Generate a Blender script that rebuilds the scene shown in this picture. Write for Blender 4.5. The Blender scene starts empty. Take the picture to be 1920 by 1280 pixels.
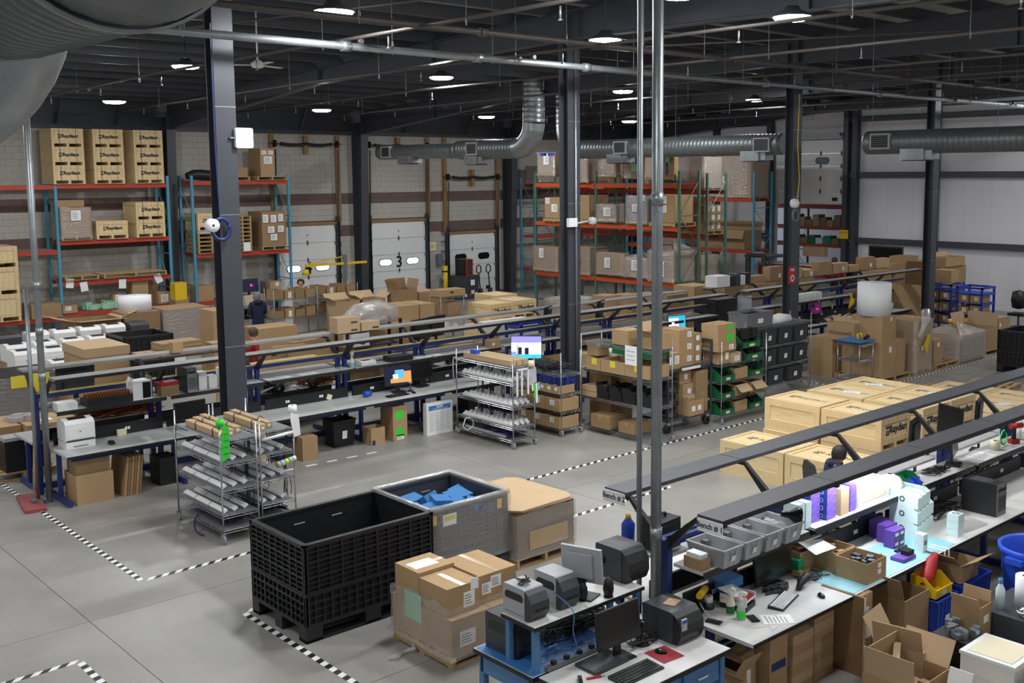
import bpy, bmesh, math, random
from mathutils import Vector, Matrix, Euler
from math import pi, sin, cos, radians as R

random.seed(7)
ORD = ('first', 'second', 'third', 'fourth', 'fifth', 'sixth', 'seventh', 'eighth', 'ninth', 'tenth', 'eleventh', 'twelfth', 'thirteenth', 'fourteenth')
SC = bpy.context.scene
COL = SC.collection

# ---------------------------------------------------------------- camera, world, exposure
cd = bpy.data.cameras.new('camera')
cam = bpy.data.objects.new('camera', cd)
COL.objects.link(cam)
cd.sensor_width = 36.0
cd.lens = 36.0 * 2010.7 / 1920
cd.shift_x = -0.05688
cd.shift_y = -0.04349
cd.clip_start = 0.05
cd.clip_end = 300
_y, _p, _r = R(46.901), R(6.579), R(-0.299)
_f = Vector((cos(_y)*cos(_p), sin(_y)*cos(_p), -sin(_p)))
_rt = Vector((sin(_y), -cos(_y), 0))
_up = _rt.cross(_f)
_a = _rt*cos(_r) + _up*sin(_r)
_b = -_rt*sin(_r) + _up*cos(_r)
cam.matrix_world = Matrix(((_a.x, _b.x, -_f.x, 0), (_a.y, _b.y, -_f.y, 0), (_a.z, _b.z, -_f.z, 5.0), (0, 0, 0, 1)))
SC.camera = cam
W = bpy.data.worlds.new('world')
SC.world = W
W.use_nodes = True
W.node_tree.nodes['Background'].inputs[0].default_value = (0.8, 0.9, 1.0, 1)
W.node_tree.nodes['Background'].inputs[1].default_value = 1.0
SC.view_settings.view_transform = 'Standard'
SC.view_settings.look = 'None'
SC.view_settings.gamma = 1
SC.view_settings.use_curve_mapping = False
SC.view_settings.exposure = 0.0
LAMP = 235.0          # emission of each high-bay lens

# ---------------------------------------------------------------- materials
MATS = {}
def lin(c):
    c = c / 255.0
    return c / 12.92 if c <= 0.04045 else ((c + 0.055) / 1.055) ** 2.4
def rgb(h):
    return (lin(int(h[0:2], 16)), lin(int(h[2:4], 16)), lin(int(h[4:6], 16)), 1)
def mat(name, hexc, rough=0.6, metal=0.0, noise=0.0, scale=8.0, hex2=None, stretch=None, bump=0.0, emit=0.0, alpha=None, trans=0.0, spec=None, tex='noise'):
    if name in MATS:
        return MATS[name]
    m = bpy.data.materials.new(name)
    m.use_nodes = True
    nt = m.node_tree
    b = nt.nodes['Principled BSDF']
    c = rgb(hexc)
    b.inputs['Base Color'].default_value = c
    b.inputs['Roughness'].default_value = rough
    b.inputs['Metallic'].default_value = metal
    if spec is not None:
        b.inputs['Specular IOR Level'].default_value = spec
    if trans:
        b.inputs['Transmission Weight'].default_value = trans
        b.inputs['IOR'].default_value = 1.2
    if alpha is not None:
        b.inputs['Alpha'].default_value = alpha
    if emit:
        b.inputs['Emission Color'].default_value = c
        b.inputs['Emission Strength'].default_value = emit
    if noise or bump:
        tc = nt.nodes.new('ShaderNodeTexCoord')
        mp = nt.nodes.new('ShaderNodeMapping')
        if stretch:
            mp.inputs['Scale'].default_value = stretch
        nt.links.new(tc.outputs['Object'], mp.inputs['Vector'])
        nz = nt.nodes.new('ShaderNodeTexNoise' if tex == 'noise' else 'ShaderNodeTexWave')
        nz.inputs['Scale'].default_value = scale
        nz.inputs['Detail'].default_value = 4
        if tex != 'noise':
            nz.inputs['Distortion'].default_value = 6
        nt.links.new(mp.outputs[0], nz.inputs['Vector'])
        fac = nz.outputs['Fac']
        if noise:
            mx = nt.nodes.new('ShaderNodeMix')
            mx.data_type = 'RGBA'
            c2 = rgb(hex2) if hex2 else tuple(v * 0.5 for v in c[:3]) + (1,)
            rmp = nt.nodes.new('ShaderNodeMapRange')
            rmp.inputs[1].default_value = 0.3
            rmp.inputs[2].default_value = 0.7
            rmp.inputs[4].default_value = noise
            nt.links.new(fac, rmp.inputs[0])
            nt.links.new(rmp.outputs[0], mx.inputs[0])
            mx.inputs[6].default_value = c
            mx.inputs[7].default_value = c2
            nt.links.new(mx.outputs[2], b.inputs['Base Color'])
        if bump:
            bp = nt.nodes.new('ShaderNodeBump')
            bp.inputs['Strength'].default_value = bump
            bp.inputs['Distance'].default_value = 0.01
            nt.links.new(fac, bp.inputs['Height'])
            nt.links.new(bp.outputs[0], b.inputs['Normal'])
    MATS[name] = m
    return m

def film_mat(name, tint, opac):
    # clear stretch film: mostly see-through, a glossy coat with wrinkles
    m = bpy.data.materials.new(name)
    m.use_nodes = True
    nt = m.node_tree
    nt.nodes.clear()
    out = nt.nodes.new('ShaderNodeOutputMaterial')
    tr = nt.nodes.new('ShaderNodeBsdfTransparent')
    gl = nt.nodes.new('ShaderNodeBsdfGlossy')
    gl.inputs['Roughness'].default_value = 0.18
    df = nt.nodes.new('ShaderNodeBsdfDiffuse')
    df.inputs['Color'].default_value = rgb(tint)
    m1 = nt.nodes.new('ShaderNodeMixShader')
    m2 = nt.nodes.new('ShaderNodeMixShader')
    tc = nt.nodes.new('ShaderNodeTexCoord')
    mp = nt.nodes.new('ShaderNodeMapping')
    mp.inputs['Scale'].default_value = (1, 1, 3)
    nz = nt.nodes.new('ShaderNodeTexNoise')
    nz.inputs['Scale'].default_value = 5
    nz.inputs['Detail'].default_value = 6
    bp = nt.nodes.new('ShaderNodeBump')
    bp.inputs['Strength'].default_value = 0.9
    bp.inputs['Distance'].default_value = 0.05
    nt.links.new(tc.outputs['Object'], mp.inputs[0])
    nt.links.new(mp.outputs[0], nz.inputs['Vector'])
    nt.links.new(nz.outputs['Fac'], bp.inputs['Height'])
    nt.links.new(bp.outputs[0], gl.inputs['Normal'])
    m1.inputs[0].default_value = 0.35
    nt.links.new(df.outputs[0], m1.inputs[1])
    nt.links.new(gl.outputs[0], m1.inputs[2])
    m2.inputs[0].default_value = opac
    nt.links.new(tr.outputs[0], m2.inputs[1])
    nt.links.new(m1.outputs[0], m2.inputs[2])
    nt.links.new(m2.outputs[0], out.inputs[0])
    MATS[name] = m
    return m

def slab_mat():
    m = bpy.data.materials.new('polished_concrete')
    m.use_nodes = True
    nt = m.node_tree
    b = nt.nodes['Principled BSDF']
    tc = nt.nodes.new('ShaderNodeTexCoord')
    n1 = nt.nodes.new('ShaderNodeTexNoise')
    n1.inputs['Scale'].default_value = 0.55
    n1.inputs['Detail'].default_value = 8
    n1.inputs['Roughness'].default_value = 0.62
    n2 = nt.nodes.new('ShaderNodeTexNoise')
    n2.inputs['Scale'].default_value = 35
    n2.inputs['Detail'].default_value = 4
    cr = nt.nodes.new('ShaderNodeValToRGB')
    cr.color_ramp.elements[0].position = 0.3
    cr.color_ramp.elements[0].color = rgb('8a8780')
    cr.color_ramp.elements[1].position = 0.72
    cr.color_ramp.elements[1].color = rgb('a5a39d')
    mx = nt.nodes.new('ShaderNodeMix')
    mx.data_type = 'RGBA'
    mx.blend_type = 'MULTIPLY'
    mx.inputs[0].default_value = 0.22
    rr = nt.nodes.new('ShaderNodeMapRange')
    rr.inputs[3].default_value = 0.28
    rr.inputs[4].default_value = 0.5
    nt.links.new(tc.outputs['Object'], n1.inputs['Vector'])
    nt.links.new(tc.outputs['Object'], n2.inputs['Vector'])
    nt.links.new(n1.outputs['Fac'], cr.inputs[0])
    nt.links.new(cr.outputs[0], mx.inputs[6])
    nt.links.new(n2.outputs['Color'], mx.inputs[7])
    nt.links.new(mx.outputs[2], b.inputs['Base Color'])
    nt.links.new(n1.outputs['Fac'], rr.inputs[0])
    nt.links.new(rr.outputs[0], b.inputs['Roughness'])
    MATS['concrete'] = m
    return m

slab_mat()
mat('steel_dark', '43464d', 0.45, 0.1, 0.25, 3, '383b41')
mat('roof_steel', '474a52', 0.5, 0.1)
mat('roof_deck', 'b5b2ac', 0.8)
mat('galv', 'a4aaac', 0.38, 0.75, 0.45, 6, '7d8486')
mat('duct', '7d8386', 0.42, 0.6, 0.35, 5, '666c6f')
mat('chrome', 'b9bbbd', 0.25, 0.9)
mat('iron_pipe', '55524f', 0.55, 0.4, 0.4, 12, '5f544b')
mat('block', 'b7b3ab', 0.9, 0, 0.5, 2.2, 'aaa59d', bump=0.2)
mat('block_brown', '6e5b55', 0.9, 0, 0.5, 3, '5d4b46', bump=0.3)
mat('mortar', 'aba69d', 0.95)
mat('wall_white', 'dcdce0', 0.6, 0, 0.3, 0.6, 'cfcfd4', (1, 1, .1))
mat('door_white', 'e3e4e4', 0.45, 0, 0.25, 3, 'd5d7d6')
mat('black', '17181a', 0.5)
mat('black_gloss', '101113', 0.22)
mat('plastic_black', '1e1f22', 0.42, 0, 0.3, 20, '2a2b2e')
mat('grey_dark', '3a3d42', 0.5)
mat('grey_mid', '6d7074', 0.5)
mat('grey_light', 'a9acae', 0.5)
mat('white', 'e8e8e6', 0.5)
mat('white_gloss', 'eceeee', 0.25)
mat('paper', 'eff0ee', 0.8)
mat('ink', '26272b', 0.8)
mat('card', 'ae9069', 0.85, 0, 0.35, 3, '9b7d59')
mat('card2', '9e825f', 0.85, 0, 0.35, 4, '8b704f')
mat('card3', 'b99f7d', 0.85, 0, 0.3, 3, 'ac8f69')
mat('card_in', '8f7150', 0.9)
mat('card_edge', '8a6b49', 0.9, 0, 0.9, 60, '5f482f', (0.05, 0.05, 6))
mat('tape', 'b79a72', 0.2)
mat('pine', 'e2cb9e', 0.65, 0, 0.4, 2.2, 'cfae78', (1, 1, 7), tex='wave')
mat('pine2', 'dcc394', 0.65, 0, 0.4, 2.2, 'c9a771', (1, 6, 1), tex='wave')
mat('pallet_wood', 'b99c70', 0.75, 0, 0.6, 4, '967a54', (1, 5, 5))
mat('post_wood', '99774a', 0.7, 0, 0.5, 4, '7c5d36', (4, 4, 1))
mat('mdf', 'b0946c', 0.8, 0, 0.3, 3, '9f845d')
mat('rack_red', 'b53a26', 0.45)
mat('rack_orange', 'd0501f', 0.45)
mat('rack_blue', '4a93ad', 0.45)
mat('rack_green', '4e7060', 0.5)
mat('rack_dark', '2e3a3a', 0.5)
mat('bench_blue', '22336f', 0.4)
mat('bench_blue2', '4e7fae', 0.4)
mat('laminate', 'b4b4b2', 0.45, 0, 0.35, 3, 'a5a6a6', (.3, 2, 1))
mat('laminate_white', 'd2d1cd', 0.4)
mat('canopy_grey', '918f8a', 0.55, 0, 0.4, 6, '6e6e6c')
mat('canopy_black', '3d3e42', 0.5, 0, 0.5, 5, '4a4b4f', (.6, 3, 1))
mat('mat_cyan', '8fc6d0', 0.5)
mat('mat_blue', '3a78b8', 0.5)
mat('yellow', 'e2bd1d', 0.45)
mat('yellow_trim', 'b5aa4a', 0.5)
mat('yellow_paper', 'e5d13c', 0.7)
mat('green_label', '3bd43f', 0.6)
mat('green_bin', '14683c', 0.42)
mat('green_paper', '9fd0ae', 0.8)
mat('blue_tub', '1f3fa8', 0.4)
mat('blue_bright', '2a52c4', 0.4)
mat('blue_foam', '2f6fa6', 0.8, 0, 0.3, 12, '255a8a')
mat('red', 'a8201f', 0.5)
mat('red_mat', '8e1f2b', 0.7)
mat('mop_red', '8f4746', 0.8)
mat('purple', '5c3a94', 0.5)
mat('box_blue', '2f4fae', 0.45)
mat('box_violet', '6d3fae', 0.45, 0, 0.9, 9, '8f7bdd', (1, 1, 2))
mat('mint_white', 'd3e8e6', 0.5)
mat('teal', '18925f', 0.45)
mat('foam_white', 'eceeee', 0.55)
mat('skin', 'c79877', 0.6)
mat('hair_dark', '1c1714', 0.6)
mat('hair_brown', '4a3526', 0.6)
mat('shirt_red', 'a3121f', 0.85)
mat('cloth_navy', '1c2340', 0.9)
mat('cloth_olive', '3a3c34', 0.9)
mat('copper', '9a5a30', 0.45, 0.5)
mat('cable', '121214', 0.5)
mat('cable_purple', '3d2a63', 0.5)
mat('cable_orange', 'b1441f', 0.5)
mat('cream', 'e0d6b8', 0.6)
mat('rubber_grey', '8b9094', 0.5)
mat('scr_white', 'f4f8ff', 0.4, emit=1.0)
mat('scr_cyan', '37b6dc', 0.4, emit=0.9)
mat('scr_lilac', '8a83d8', 0.4, emit=0.9)
mat('scr_sky', '4da0dd', 0.4, emit=0.9)
mat('scr_sand', 'c48f4c', 0.4, emit=0.8)
mat('scr_purple', '5a1e4a', 0.4, emit=0.6)
mat('scr_dark', '1a1c38', 0.3, emit=0.25)
mat('scr_pink', 'd23a9c', 0.4, emit=0.9)
mat('daylight', 'f6f6ff', 0.4, emit=3.2)
mat('lens', 'f5f7fa', 0.4, emit=LAMP)
mat('strip_lens', 'eef4ff', 0.4, emit=75.0)
mat('glass', 'dfe8ea', 0.05, trans=0.9)
mat('clear_plastic', 'dfe3e4', 0.2, alpha=0.45)
film_mat('film', 'd9d4cf', 0.30)
film_mat('film_heavy', 'cfcbc8', 0.48)

# ---------------------------------------------------------------- mesh helpers
class MB:
    __slots__ = ('v', 'f', 'm', 's')
    def __init__(self):
        self.v = []; self.f = []; self.m = []; self.s = []
    def box(self, x0, y0, z0, x1, y1, z1, m=0):
        b = len(self.v)
        self.v += [(x0, y0, z0), (x1, y0, z0), (x1, y1, z0), (x0, y1, z0), (x0, y0, z1), (x1, y0, z1), (x1, y1, z1), (x0, y1, z1)]
        self.f += [(b, b+3, b+2, b+1), (b+4, b+5, b+6, b+7), (b, b+1, b+5, b+4), (b+1, b+2, b+6, b+5), (b+2, b+3, b+7, b+6), (b+3, b, b+4, b+7)]
        self.m += [m]*6; self.s += [False]*6
        return self
    def quad(self, a, b_, c, d, m=0):
        b = len(self.v)
        self.v += [tuple(a), tuple(b_), tuple(c), tuple(d)]
        self.f.append((b, b+1, b+2, b+3)); self.m.append(m); self.s.append(False)
        return self
    def poly(self, pts, ext, m=0):
        # prism: polygon pts (3d) extruded by vector ext
        b = len(self.v); n = len(pts); e = Vector(ext)
        self.v += [tuple(p) for p in pts] + [tuple(Vector(p)+e) for p in pts]
        self.f.append(tuple(range(b+n-1, b-1, -1))); self.f.append(tuple(range(b+n, b+2*n)))
        for i in range(n):
            j = (i+1) % n
            self.f.append((b+i, b+j, b+n+j, b+n+i))
        self.m += [m]*(n+2); self.s += [False]*(n+2)
        return self
    def tube(self, pts, r, n=6, m=0, cap=True, smooth=True):
        pts = [Vector(p) for p in pts]
        rs = r if isinstance(r, (list, tuple)) else [r]*len(pts)
        b = len(self.v); k = len(pts)
        up = None
        for i, p in enumerate(pts):
            d = (pts[min(i+1, k-1)] - pts[max(i-1, 0)])
            if d.length < 1e-9: d = Vector((0, 0, 1))
            d.normalize()
            if up is None:
                up = Vector((0, 0, 1)) if abs(d.z) < 0.9 else Vector((1, 0, 0))
            u = d.cross(up)
            if u.length < 1e-6:
                u = d.cross(Vector((0.3, 1, 0.2)))
            u.normalize(); w = u.cross(d); w.normalize(); up = w
            for j in range(n):
                a = 2*pi*j/n
                self.v.append(tuple(p + (u*cos(a) + w*sin(a))*rs[i]))
        for i in range(k-1):
            for j in range(n):
                j2 = (j+1) % n
                self.f.append((b+i*n+j, b+i*n+j2, b+(i+1)*n+j2, b+(i+1)*n+j)); self.m.append(m); self.s.append(smooth and n > 5)
        if cap:
            self.f.append(tuple(b+j for j in range(n-1, -1, -1))); self.f.append(tuple(b+(k-1)*n+j for j in range(n)))
            self.m += [m]*2; self.s += [False]*2
        return self
    def cyl(self, x, y, z0, z1, r, n=12, m=0, r1=None):
        return self.tube([(x, y, z0), (x, y, z1)], [r, r if r1 is None else r1], n, m)
    def lathe(self, prof, n=20, m=0, c=(0, 0, 0), smooth=True, ax='z'):
        b = len(self.v); k = len(prof)
        for (r, z) in prof:
            for j in range(n):
                a = 2*pi*j/n
                if ax == 'z': self.v.append((c[0]+r*cos(a), c[1]+r*sin(a), c[2]+z))
                elif ax == 'x': self.v.append((c[0]+z, c[1]+r*cos(a), c[2]+r*sin(a)))
                else: self.v.append((c[0]+r*sin(a), c[1]+z, c[2]+r*cos(a)))
        for i in range(k-1):
            for j in range(n):
                j2 = (j+1) % n
                self.f.append((b+i*n+j, b+i*n+j2, b+(i+1)*n+j2, b+(i+1)*n+j)); self.m.append(m); self.s.append(smooth)
        return self
    def xform(self, M, start=0):
        self.v[start:] = [tuple(M @ Vector(p)) for p in self.v[start:]]
        return self
    def rot(self, ang, ax='Z', piv=(0, 0, 0), start=0):
        P = Matrix.Translation(Vector(piv))
        return self.xform(P @ Matrix.Rotation(ang, 4, ax) @ P.inverted(), start)
    def mesh(self, name, mats):
        me = bpy.data.meshes.new(name)
        me.from_pydata(self.v, [], self.f)
        for mm in mats:
            me.materials.append(MATS[mm])
        if len(mats) > 1:
            me.polygons.foreach_set('material_index', self.m)
        if any(self.s):
            me.polygons.foreach_set('use_smooth', self.s)
        me.update()
        return me

def link(name, data, parent=None, loc=(0, 0, 0), rz=0.0):
    o = bpy.data.objects.new(name, data)
    COL.objects.link(o)
    o.location = loc
    if rz: o.rotation_euler = (0, 0, rz)
    if parent is not None: o.parent = parent
    return o
def obj(name, mb, mats, parent=None, loc=(0, 0, 0), rz=0.0, kind=None, label=None):
    if isinstance(mats, str): mats = (mats,)
    o = link(name, mb.mesh(name, mats), parent, loc, rz)
    if kind: o['kind'] = kind
    if label: o['label'] = label
    return o
def tag(o, label, cat, group=None):
    o['label'] = label; o['category'] = cat
    if group: o['group'] = group
    return o
def thing(name, label, cat, loc=(0, 0, 0), rz=0.0, group=None):
    o = link(name, None, None, loc, rz)
    o.empty_display_size = 0.1
    return tag(o, label, cat, group)
KIDS = {}
def dup(root, loc, rz=None, label=None, group=None, scale=None):
    # a copy of a thing with copies of its parts and their sub-parts
    r = root.copy(); COL.objects.link(r); r.location = loc
    if rz is not None: r.rotation_euler = (0, 0, rz)
    if scale: r.scale = scale
    if label: r['label'] = label
    if group: r['group'] = group
    for ch in list(root.children):
        c = ch.copy(); COL.objects.link(c); c.parent = r
        for g in list(ch.children):
            d = g.copy(); COL.objects.link(d); d.parent = c
    return r
def struct(name, mb, mats, parent=None, loc=(0, 0, 0)):
    o = obj(name, mb, mats, parent, loc)
    if parent is None: o['kind'] = 'structure'
    return o
TXT = {}
def text(s, size, m, parent, loc, rot, name='lettering', bold=0.0, center=True):
    # flat printed lettering turned into mesh
    k = (s, size, m, bold, center)
    if k not in TXT:
        cu = bpy.data.curves.new('t', 'FONT'); cu.body = s; cu.size = size; cu.offset = bold
        cu.align_x = 'CENTER' if center else 'LEFT'; cu.align_y = 'CENTER'; cu.resolution_u = 2
        to = bpy.data.objects.new('t', cu); COL.objects.link(to)
        bpy.context.view_layer.update()
        dg = bpy.context.evaluated_depsgraph_get()
        me = bpy.data.meshes.new_from_object(to.evaluated_get(dg))
        me.materials.clear(); me.materials.append(MATS[m])
        bpy.data.objects.remove(to); bpy.data.curves.remove(cu)
        TXT[k] = me
    o = link(name, TXT[k], parent, loc)
    o.rotation_euler = rot
    return o
# text facing -Y (reads along +X): rot (pi/2,0,0); facing -X (reads along -Y): rot (pi/2,0,-pi/2)
FY = (pi/2, 0, 0)
FX = (pi/2, 0, -pi/2)

# ================================================================ the hall
XW, YW = 37.5, 35.2           # right wall and dock wall planes
# floor: base plus sawn slabs, each a part
fl_ = struct('floor', MB().box(-10, -10, -0.12, 47, 36, -0.03), 'mortar')
sx = [-10] + [3.96 + 3.65*k for k in range(-3, 10)] + [47]
sy = [-10] + [12.2 + 3.45*k for k in range(-6, 7)] + [36]
slabs = {}
for i in range(len(sx)-1):
    for j in range(len(sy)-1):
        w, d = sx[i+1]-sx[i], sy[j+1]-sy[j]
        k = (round(w, 3), round(d, 3))
        if k not in slabs:
            slabs[k] = MB().box(0.004, 0.004, -0.03, w-0.004, d-0.004, 0).mesh('slab', ['concrete'])
        link('slab', slabs[k], fl_, (sx[i], sy[j], 0))

# dock wall of concrete blocks, doors left open
DOORS = [(18.58, 20.92, 3.15), (22.46, 24.98, 3.15), (26.13, 28.54, 2.55)]
wd = MB().box(-10, YW+0.09, -0.1, XW+0.2, YW+0.3, 8.2)
wall_dock = struct('wall_back', wd, 'mortar')
blk = MB().box(-0.1975, 0, -0.0975, 0.1975, 0.09, 0.0975).mesh('block', ['block'])
blkb = MB().box(-0.195, 0, -0.095, 0.195, 0.09, 0.095).mesh('block', ['block_brown'])
rest = [MB(), MB()]
nb = 0
for r_ in range(32):
    z = 0.1 + 0.1 + 0.2*r_
    br = r_ in (13, 14, 19, 20)
    for c_ in range(78):
        x = 5.6 + 0.4*c_ + (0.2 if r_ % 2 else 0)
        if x > XW: continue
        if any(a-0.2 < x < b+0.2 and z < t+0.1 for a, b, t in DOORS): continue
        dy = random.uniform(0, 0.006)
        if nb < 300 and 17.6 < x < 29.2 and z > 4.35 and z < 6.4 and not br:
            link('block', blk, wall_dock, (x, YW+dy, z)); nb += 1
        else:
            rest[br].box(x-0.1975, YW+dy, z-0.0975, x+0.1975, YW+0.09, z+0.0975)
rest[0].box(-10, YW, 0, 5.4, YW+0.09, 6.5)
obj('block_courses', rest[0], 'block', wall_dock, kind='stuff')
obj('brown_block_courses', rest[1], 'block_brown', wall_dock, kind='stuff', label='two bands of brown blocks')

# eave beam and dark band on top of the dock wall
st = MB().box(-10, YW-0.22, 6.46, XW, YW-0.02, 6.58).box(-10, YW-0.06, 6.58, XW, YW, 7.5)
for x in (2.5, 5.6, 8.7, 11.2, 13, 16.5, 19.5, 24, 27, 31, 34):
    st.poly([(x, YW-0.75, 7.35), (x, YW-0.7, 7.4), (x, YW-0.15, 6.6), (x, YW-0.2, 6.55)], (0.06, 0, 0))
struct('trim_1', st, 'roof_steel')

# right wall: white liner between dark girts, with an opening to the next room
OY0, OY1, OZ = 24.0, 27.3, 6.25
wr = MB()
wr.box(XW, -10, 0, XW+0.15, OY0, 9.2); wr.box(XW, OY1, 0, XW+0.15, YW, 9.2); wr.box(XW, OY0, OZ, XW+0.15, OY1, 9.2)
wall_right = struct('wall_right', wr, 'wall_white')
for y in [OY0-0.9-1.05*k for k in range(30)]:
    obj('liner_seam', MB().box(XW-0.012, -0.02, 0.1, XW, 0.02, 9.1), 'wall_white', wall_right, (0, y, 0))
def girt(y0, y1, z):
    m = MB()
    m.box(XW-0.2, y0, z-0.11, XW-0.19, y1, z+0.11).box(XW-0.19, y0, z+0.1, XW, y1, z+0.11).box(XW-0.19, y0, z-0.11, XW, y1, z-0.1)
    obj('girt', m, 'steel_dark', wall_right)
for (a, b) in ((-10, OY0-0.25), (OY1+0.3, YW)):
    for z in (2.3, 4.88, 7.05):
        girt(a, b, z)
for y in (OY0-0.22, OY0-0.62, OY1+0.2, 30.4, 20.0, 12.5, 5.0):
    m = MB().box(XW-0.3, y-0.1, 0, XW-0.02, y-0.09, 8.6).box(XW-0.3, y+0.09, 0, XW-0.02, y+0.1, 8.6).box(XW-0.31, y-0.11, 0, XW-0.3, y+0.11, 8.6)
    obj('wall_post', m, 'steel_dark', wall_right)
# neighbouring room seen through the opening
m = MB().box(46.5, 19, -0.02, 46.7, YW, 5.5).box(XW+0.15, 19, 5.0, 46.5, YW, 5.2).box(XW+0.15, 18.8, -0.02, 46.7, 19, 5.5)
struct('wall_far', m, 'wall_white')
# closing walls behind the camera and to the left
struct('wall_front', MB().box(-10.2, -10.2, 0, XW+0.2, -10, 9.6), 'wall_white')
struct('wall_left', MB().box(-10.2, -10, 0, -10, YW+0.2, 9.6), 'wall_white')

# roof deck with a slight fall to the dock wall
def roofz(y): return 7.55 + (YW-y)*0.042
rf = MB()
rf.poly([(-10, -10, roofz(-10)), (-10, YW+0.3, roofz(YW+0.3)), (-10, YW+0.3, roofz(YW+0.3)+0.2), (-10, -10, roofz(-10)+0.2)], (XW+10.2, 0, 0))
roof = struct('ceiling', rf, 'roof_deck')
pm = MB().box(-10, -0.004, -0.26, XW, 0.004, 0).box(-10, 0, -0.26, XW, 0.09, -0.25).mesh('purlin', ['roof_steel'])
y = 34.3
while y > -9:
    link('purlin', pm, roof, (0, y, roofz(y)-0.002)); y -= 1.3
# rafters: tapered web with flanges, along Y
XF = (0.0, 7.3, 14.6, 21.9, 29.2, 36.9)
def low(y):
    if y > 25: return 7.33 - (y-25)*0.0905
    if y > 15.5: return 7.33 + (25-y)*0.0265
    return 7.58 - (15.5-y)*0.012
ys = [34.75, 32, 29, 25, 20, 15.5, 10, 5, 0, -9.5]
for x in XF:
    m = MB()
    for a, b in zip(ys[:-1], ys[1:]):
        la, lb, ta, tb = low(a), low(b), roofz(a)-0.27, roofz(b)-0.27
        m.poly([(x-0.006, a, la), (x-0.006, b, lb), (x-0.006, b, tb), (x-0.006, a, ta)], (0.012, 0, 0))
        for (p, q) in ((la, lb), (ta, tb)):
            m.poly([(x-0.11, a, p), (x-0.11, b, q), (x-0.11, b, q+0.02), (x-0.11, a, p+0.02)], (0.22, 0, 0))
    for yy in (30, 25, 20, 15.6, 15.3, 10, 5):
        m.box(x-0.1, yy-0.006, low(yy)+0.02, x+0.1, yy+0.006, roofz(yy)-0.3)
    obj('rafter', m, 'roof_steel', roof)
    # dark wall column under the knee
    m = MB()
    m.poly([(x-0.15, YW-0.45, 0), (x-0.15, YW-0.7, 6.9), (x-0.15, YW-0.68, 6.9), (x-0.15, YW-0.43, 0)], (0.3, 0, 0))
    m.box(x-0.15, YW-0.03, 0, x+0.15, YW-0.01, 7.2)
    m.poly([(x-0.006, YW-0.44, 0), (x-0.006, YW-0.68, 6.9), (x-0.006, YW-0.02, 6.9), (x-0.006, YW-0.02, 0)], (0.012, 0, 0))
    if x > 3:
        tag(obj('steel_column', m, 'steel_dark'), {7.3: 'dark steel wall column behind the left blue pallet rack', 14.6: 'dark steel wall column between the two blue pallet racks', 21.9: 'dark steel wall column between dock doors 4 and 3',
            29.2: 'dark steel wall column right of the door with dark windows', 36.9: 'dark steel wall column in the far corner behind wrapped pallets'}[x], 'column')
# interior columns: wide flange, row at Y = 15.5
def hcol(x, y, label):
    t = thing('steel_column', label, 'column', (x, y, 0))
    m = MB().box(-0.16, -0.13, 0.02, 0.16, -0.115, 7.6).box(-0.16, 0.115, 0.02, 0.16, 0.13, 7.6).box(-0.007, -0.115, 0.02, 0.007, 0.115, 7.6)
    obj('shaft', m, 'steel_dark', t)
    obj('base_plate', MB().box(-0.22, -0.2, 0, 0.22, 0.2, 0.02), 'steel_dark', t)
    m = MB()
    for z in (0.5, 2.4, 4.4, 6.0): m.box(-0.165, -0.133, z, 0.165, -0.13, z+0.012)
    obj('strap', m, 'galv', t)
    return t
hcol(7.3, 15.4, 'tall dark steel column nearest the camera with white wireless box')
hcol(14.6, 15.6, 'dark steel column with thin conduit behind two galvanised poles')
hcol(21.9, 15.46, 'dark steel column beside the grey stacking totes')
hcol(29.2, 15.75, 'rightmost dark steel column behind the yellow bin')

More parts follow.
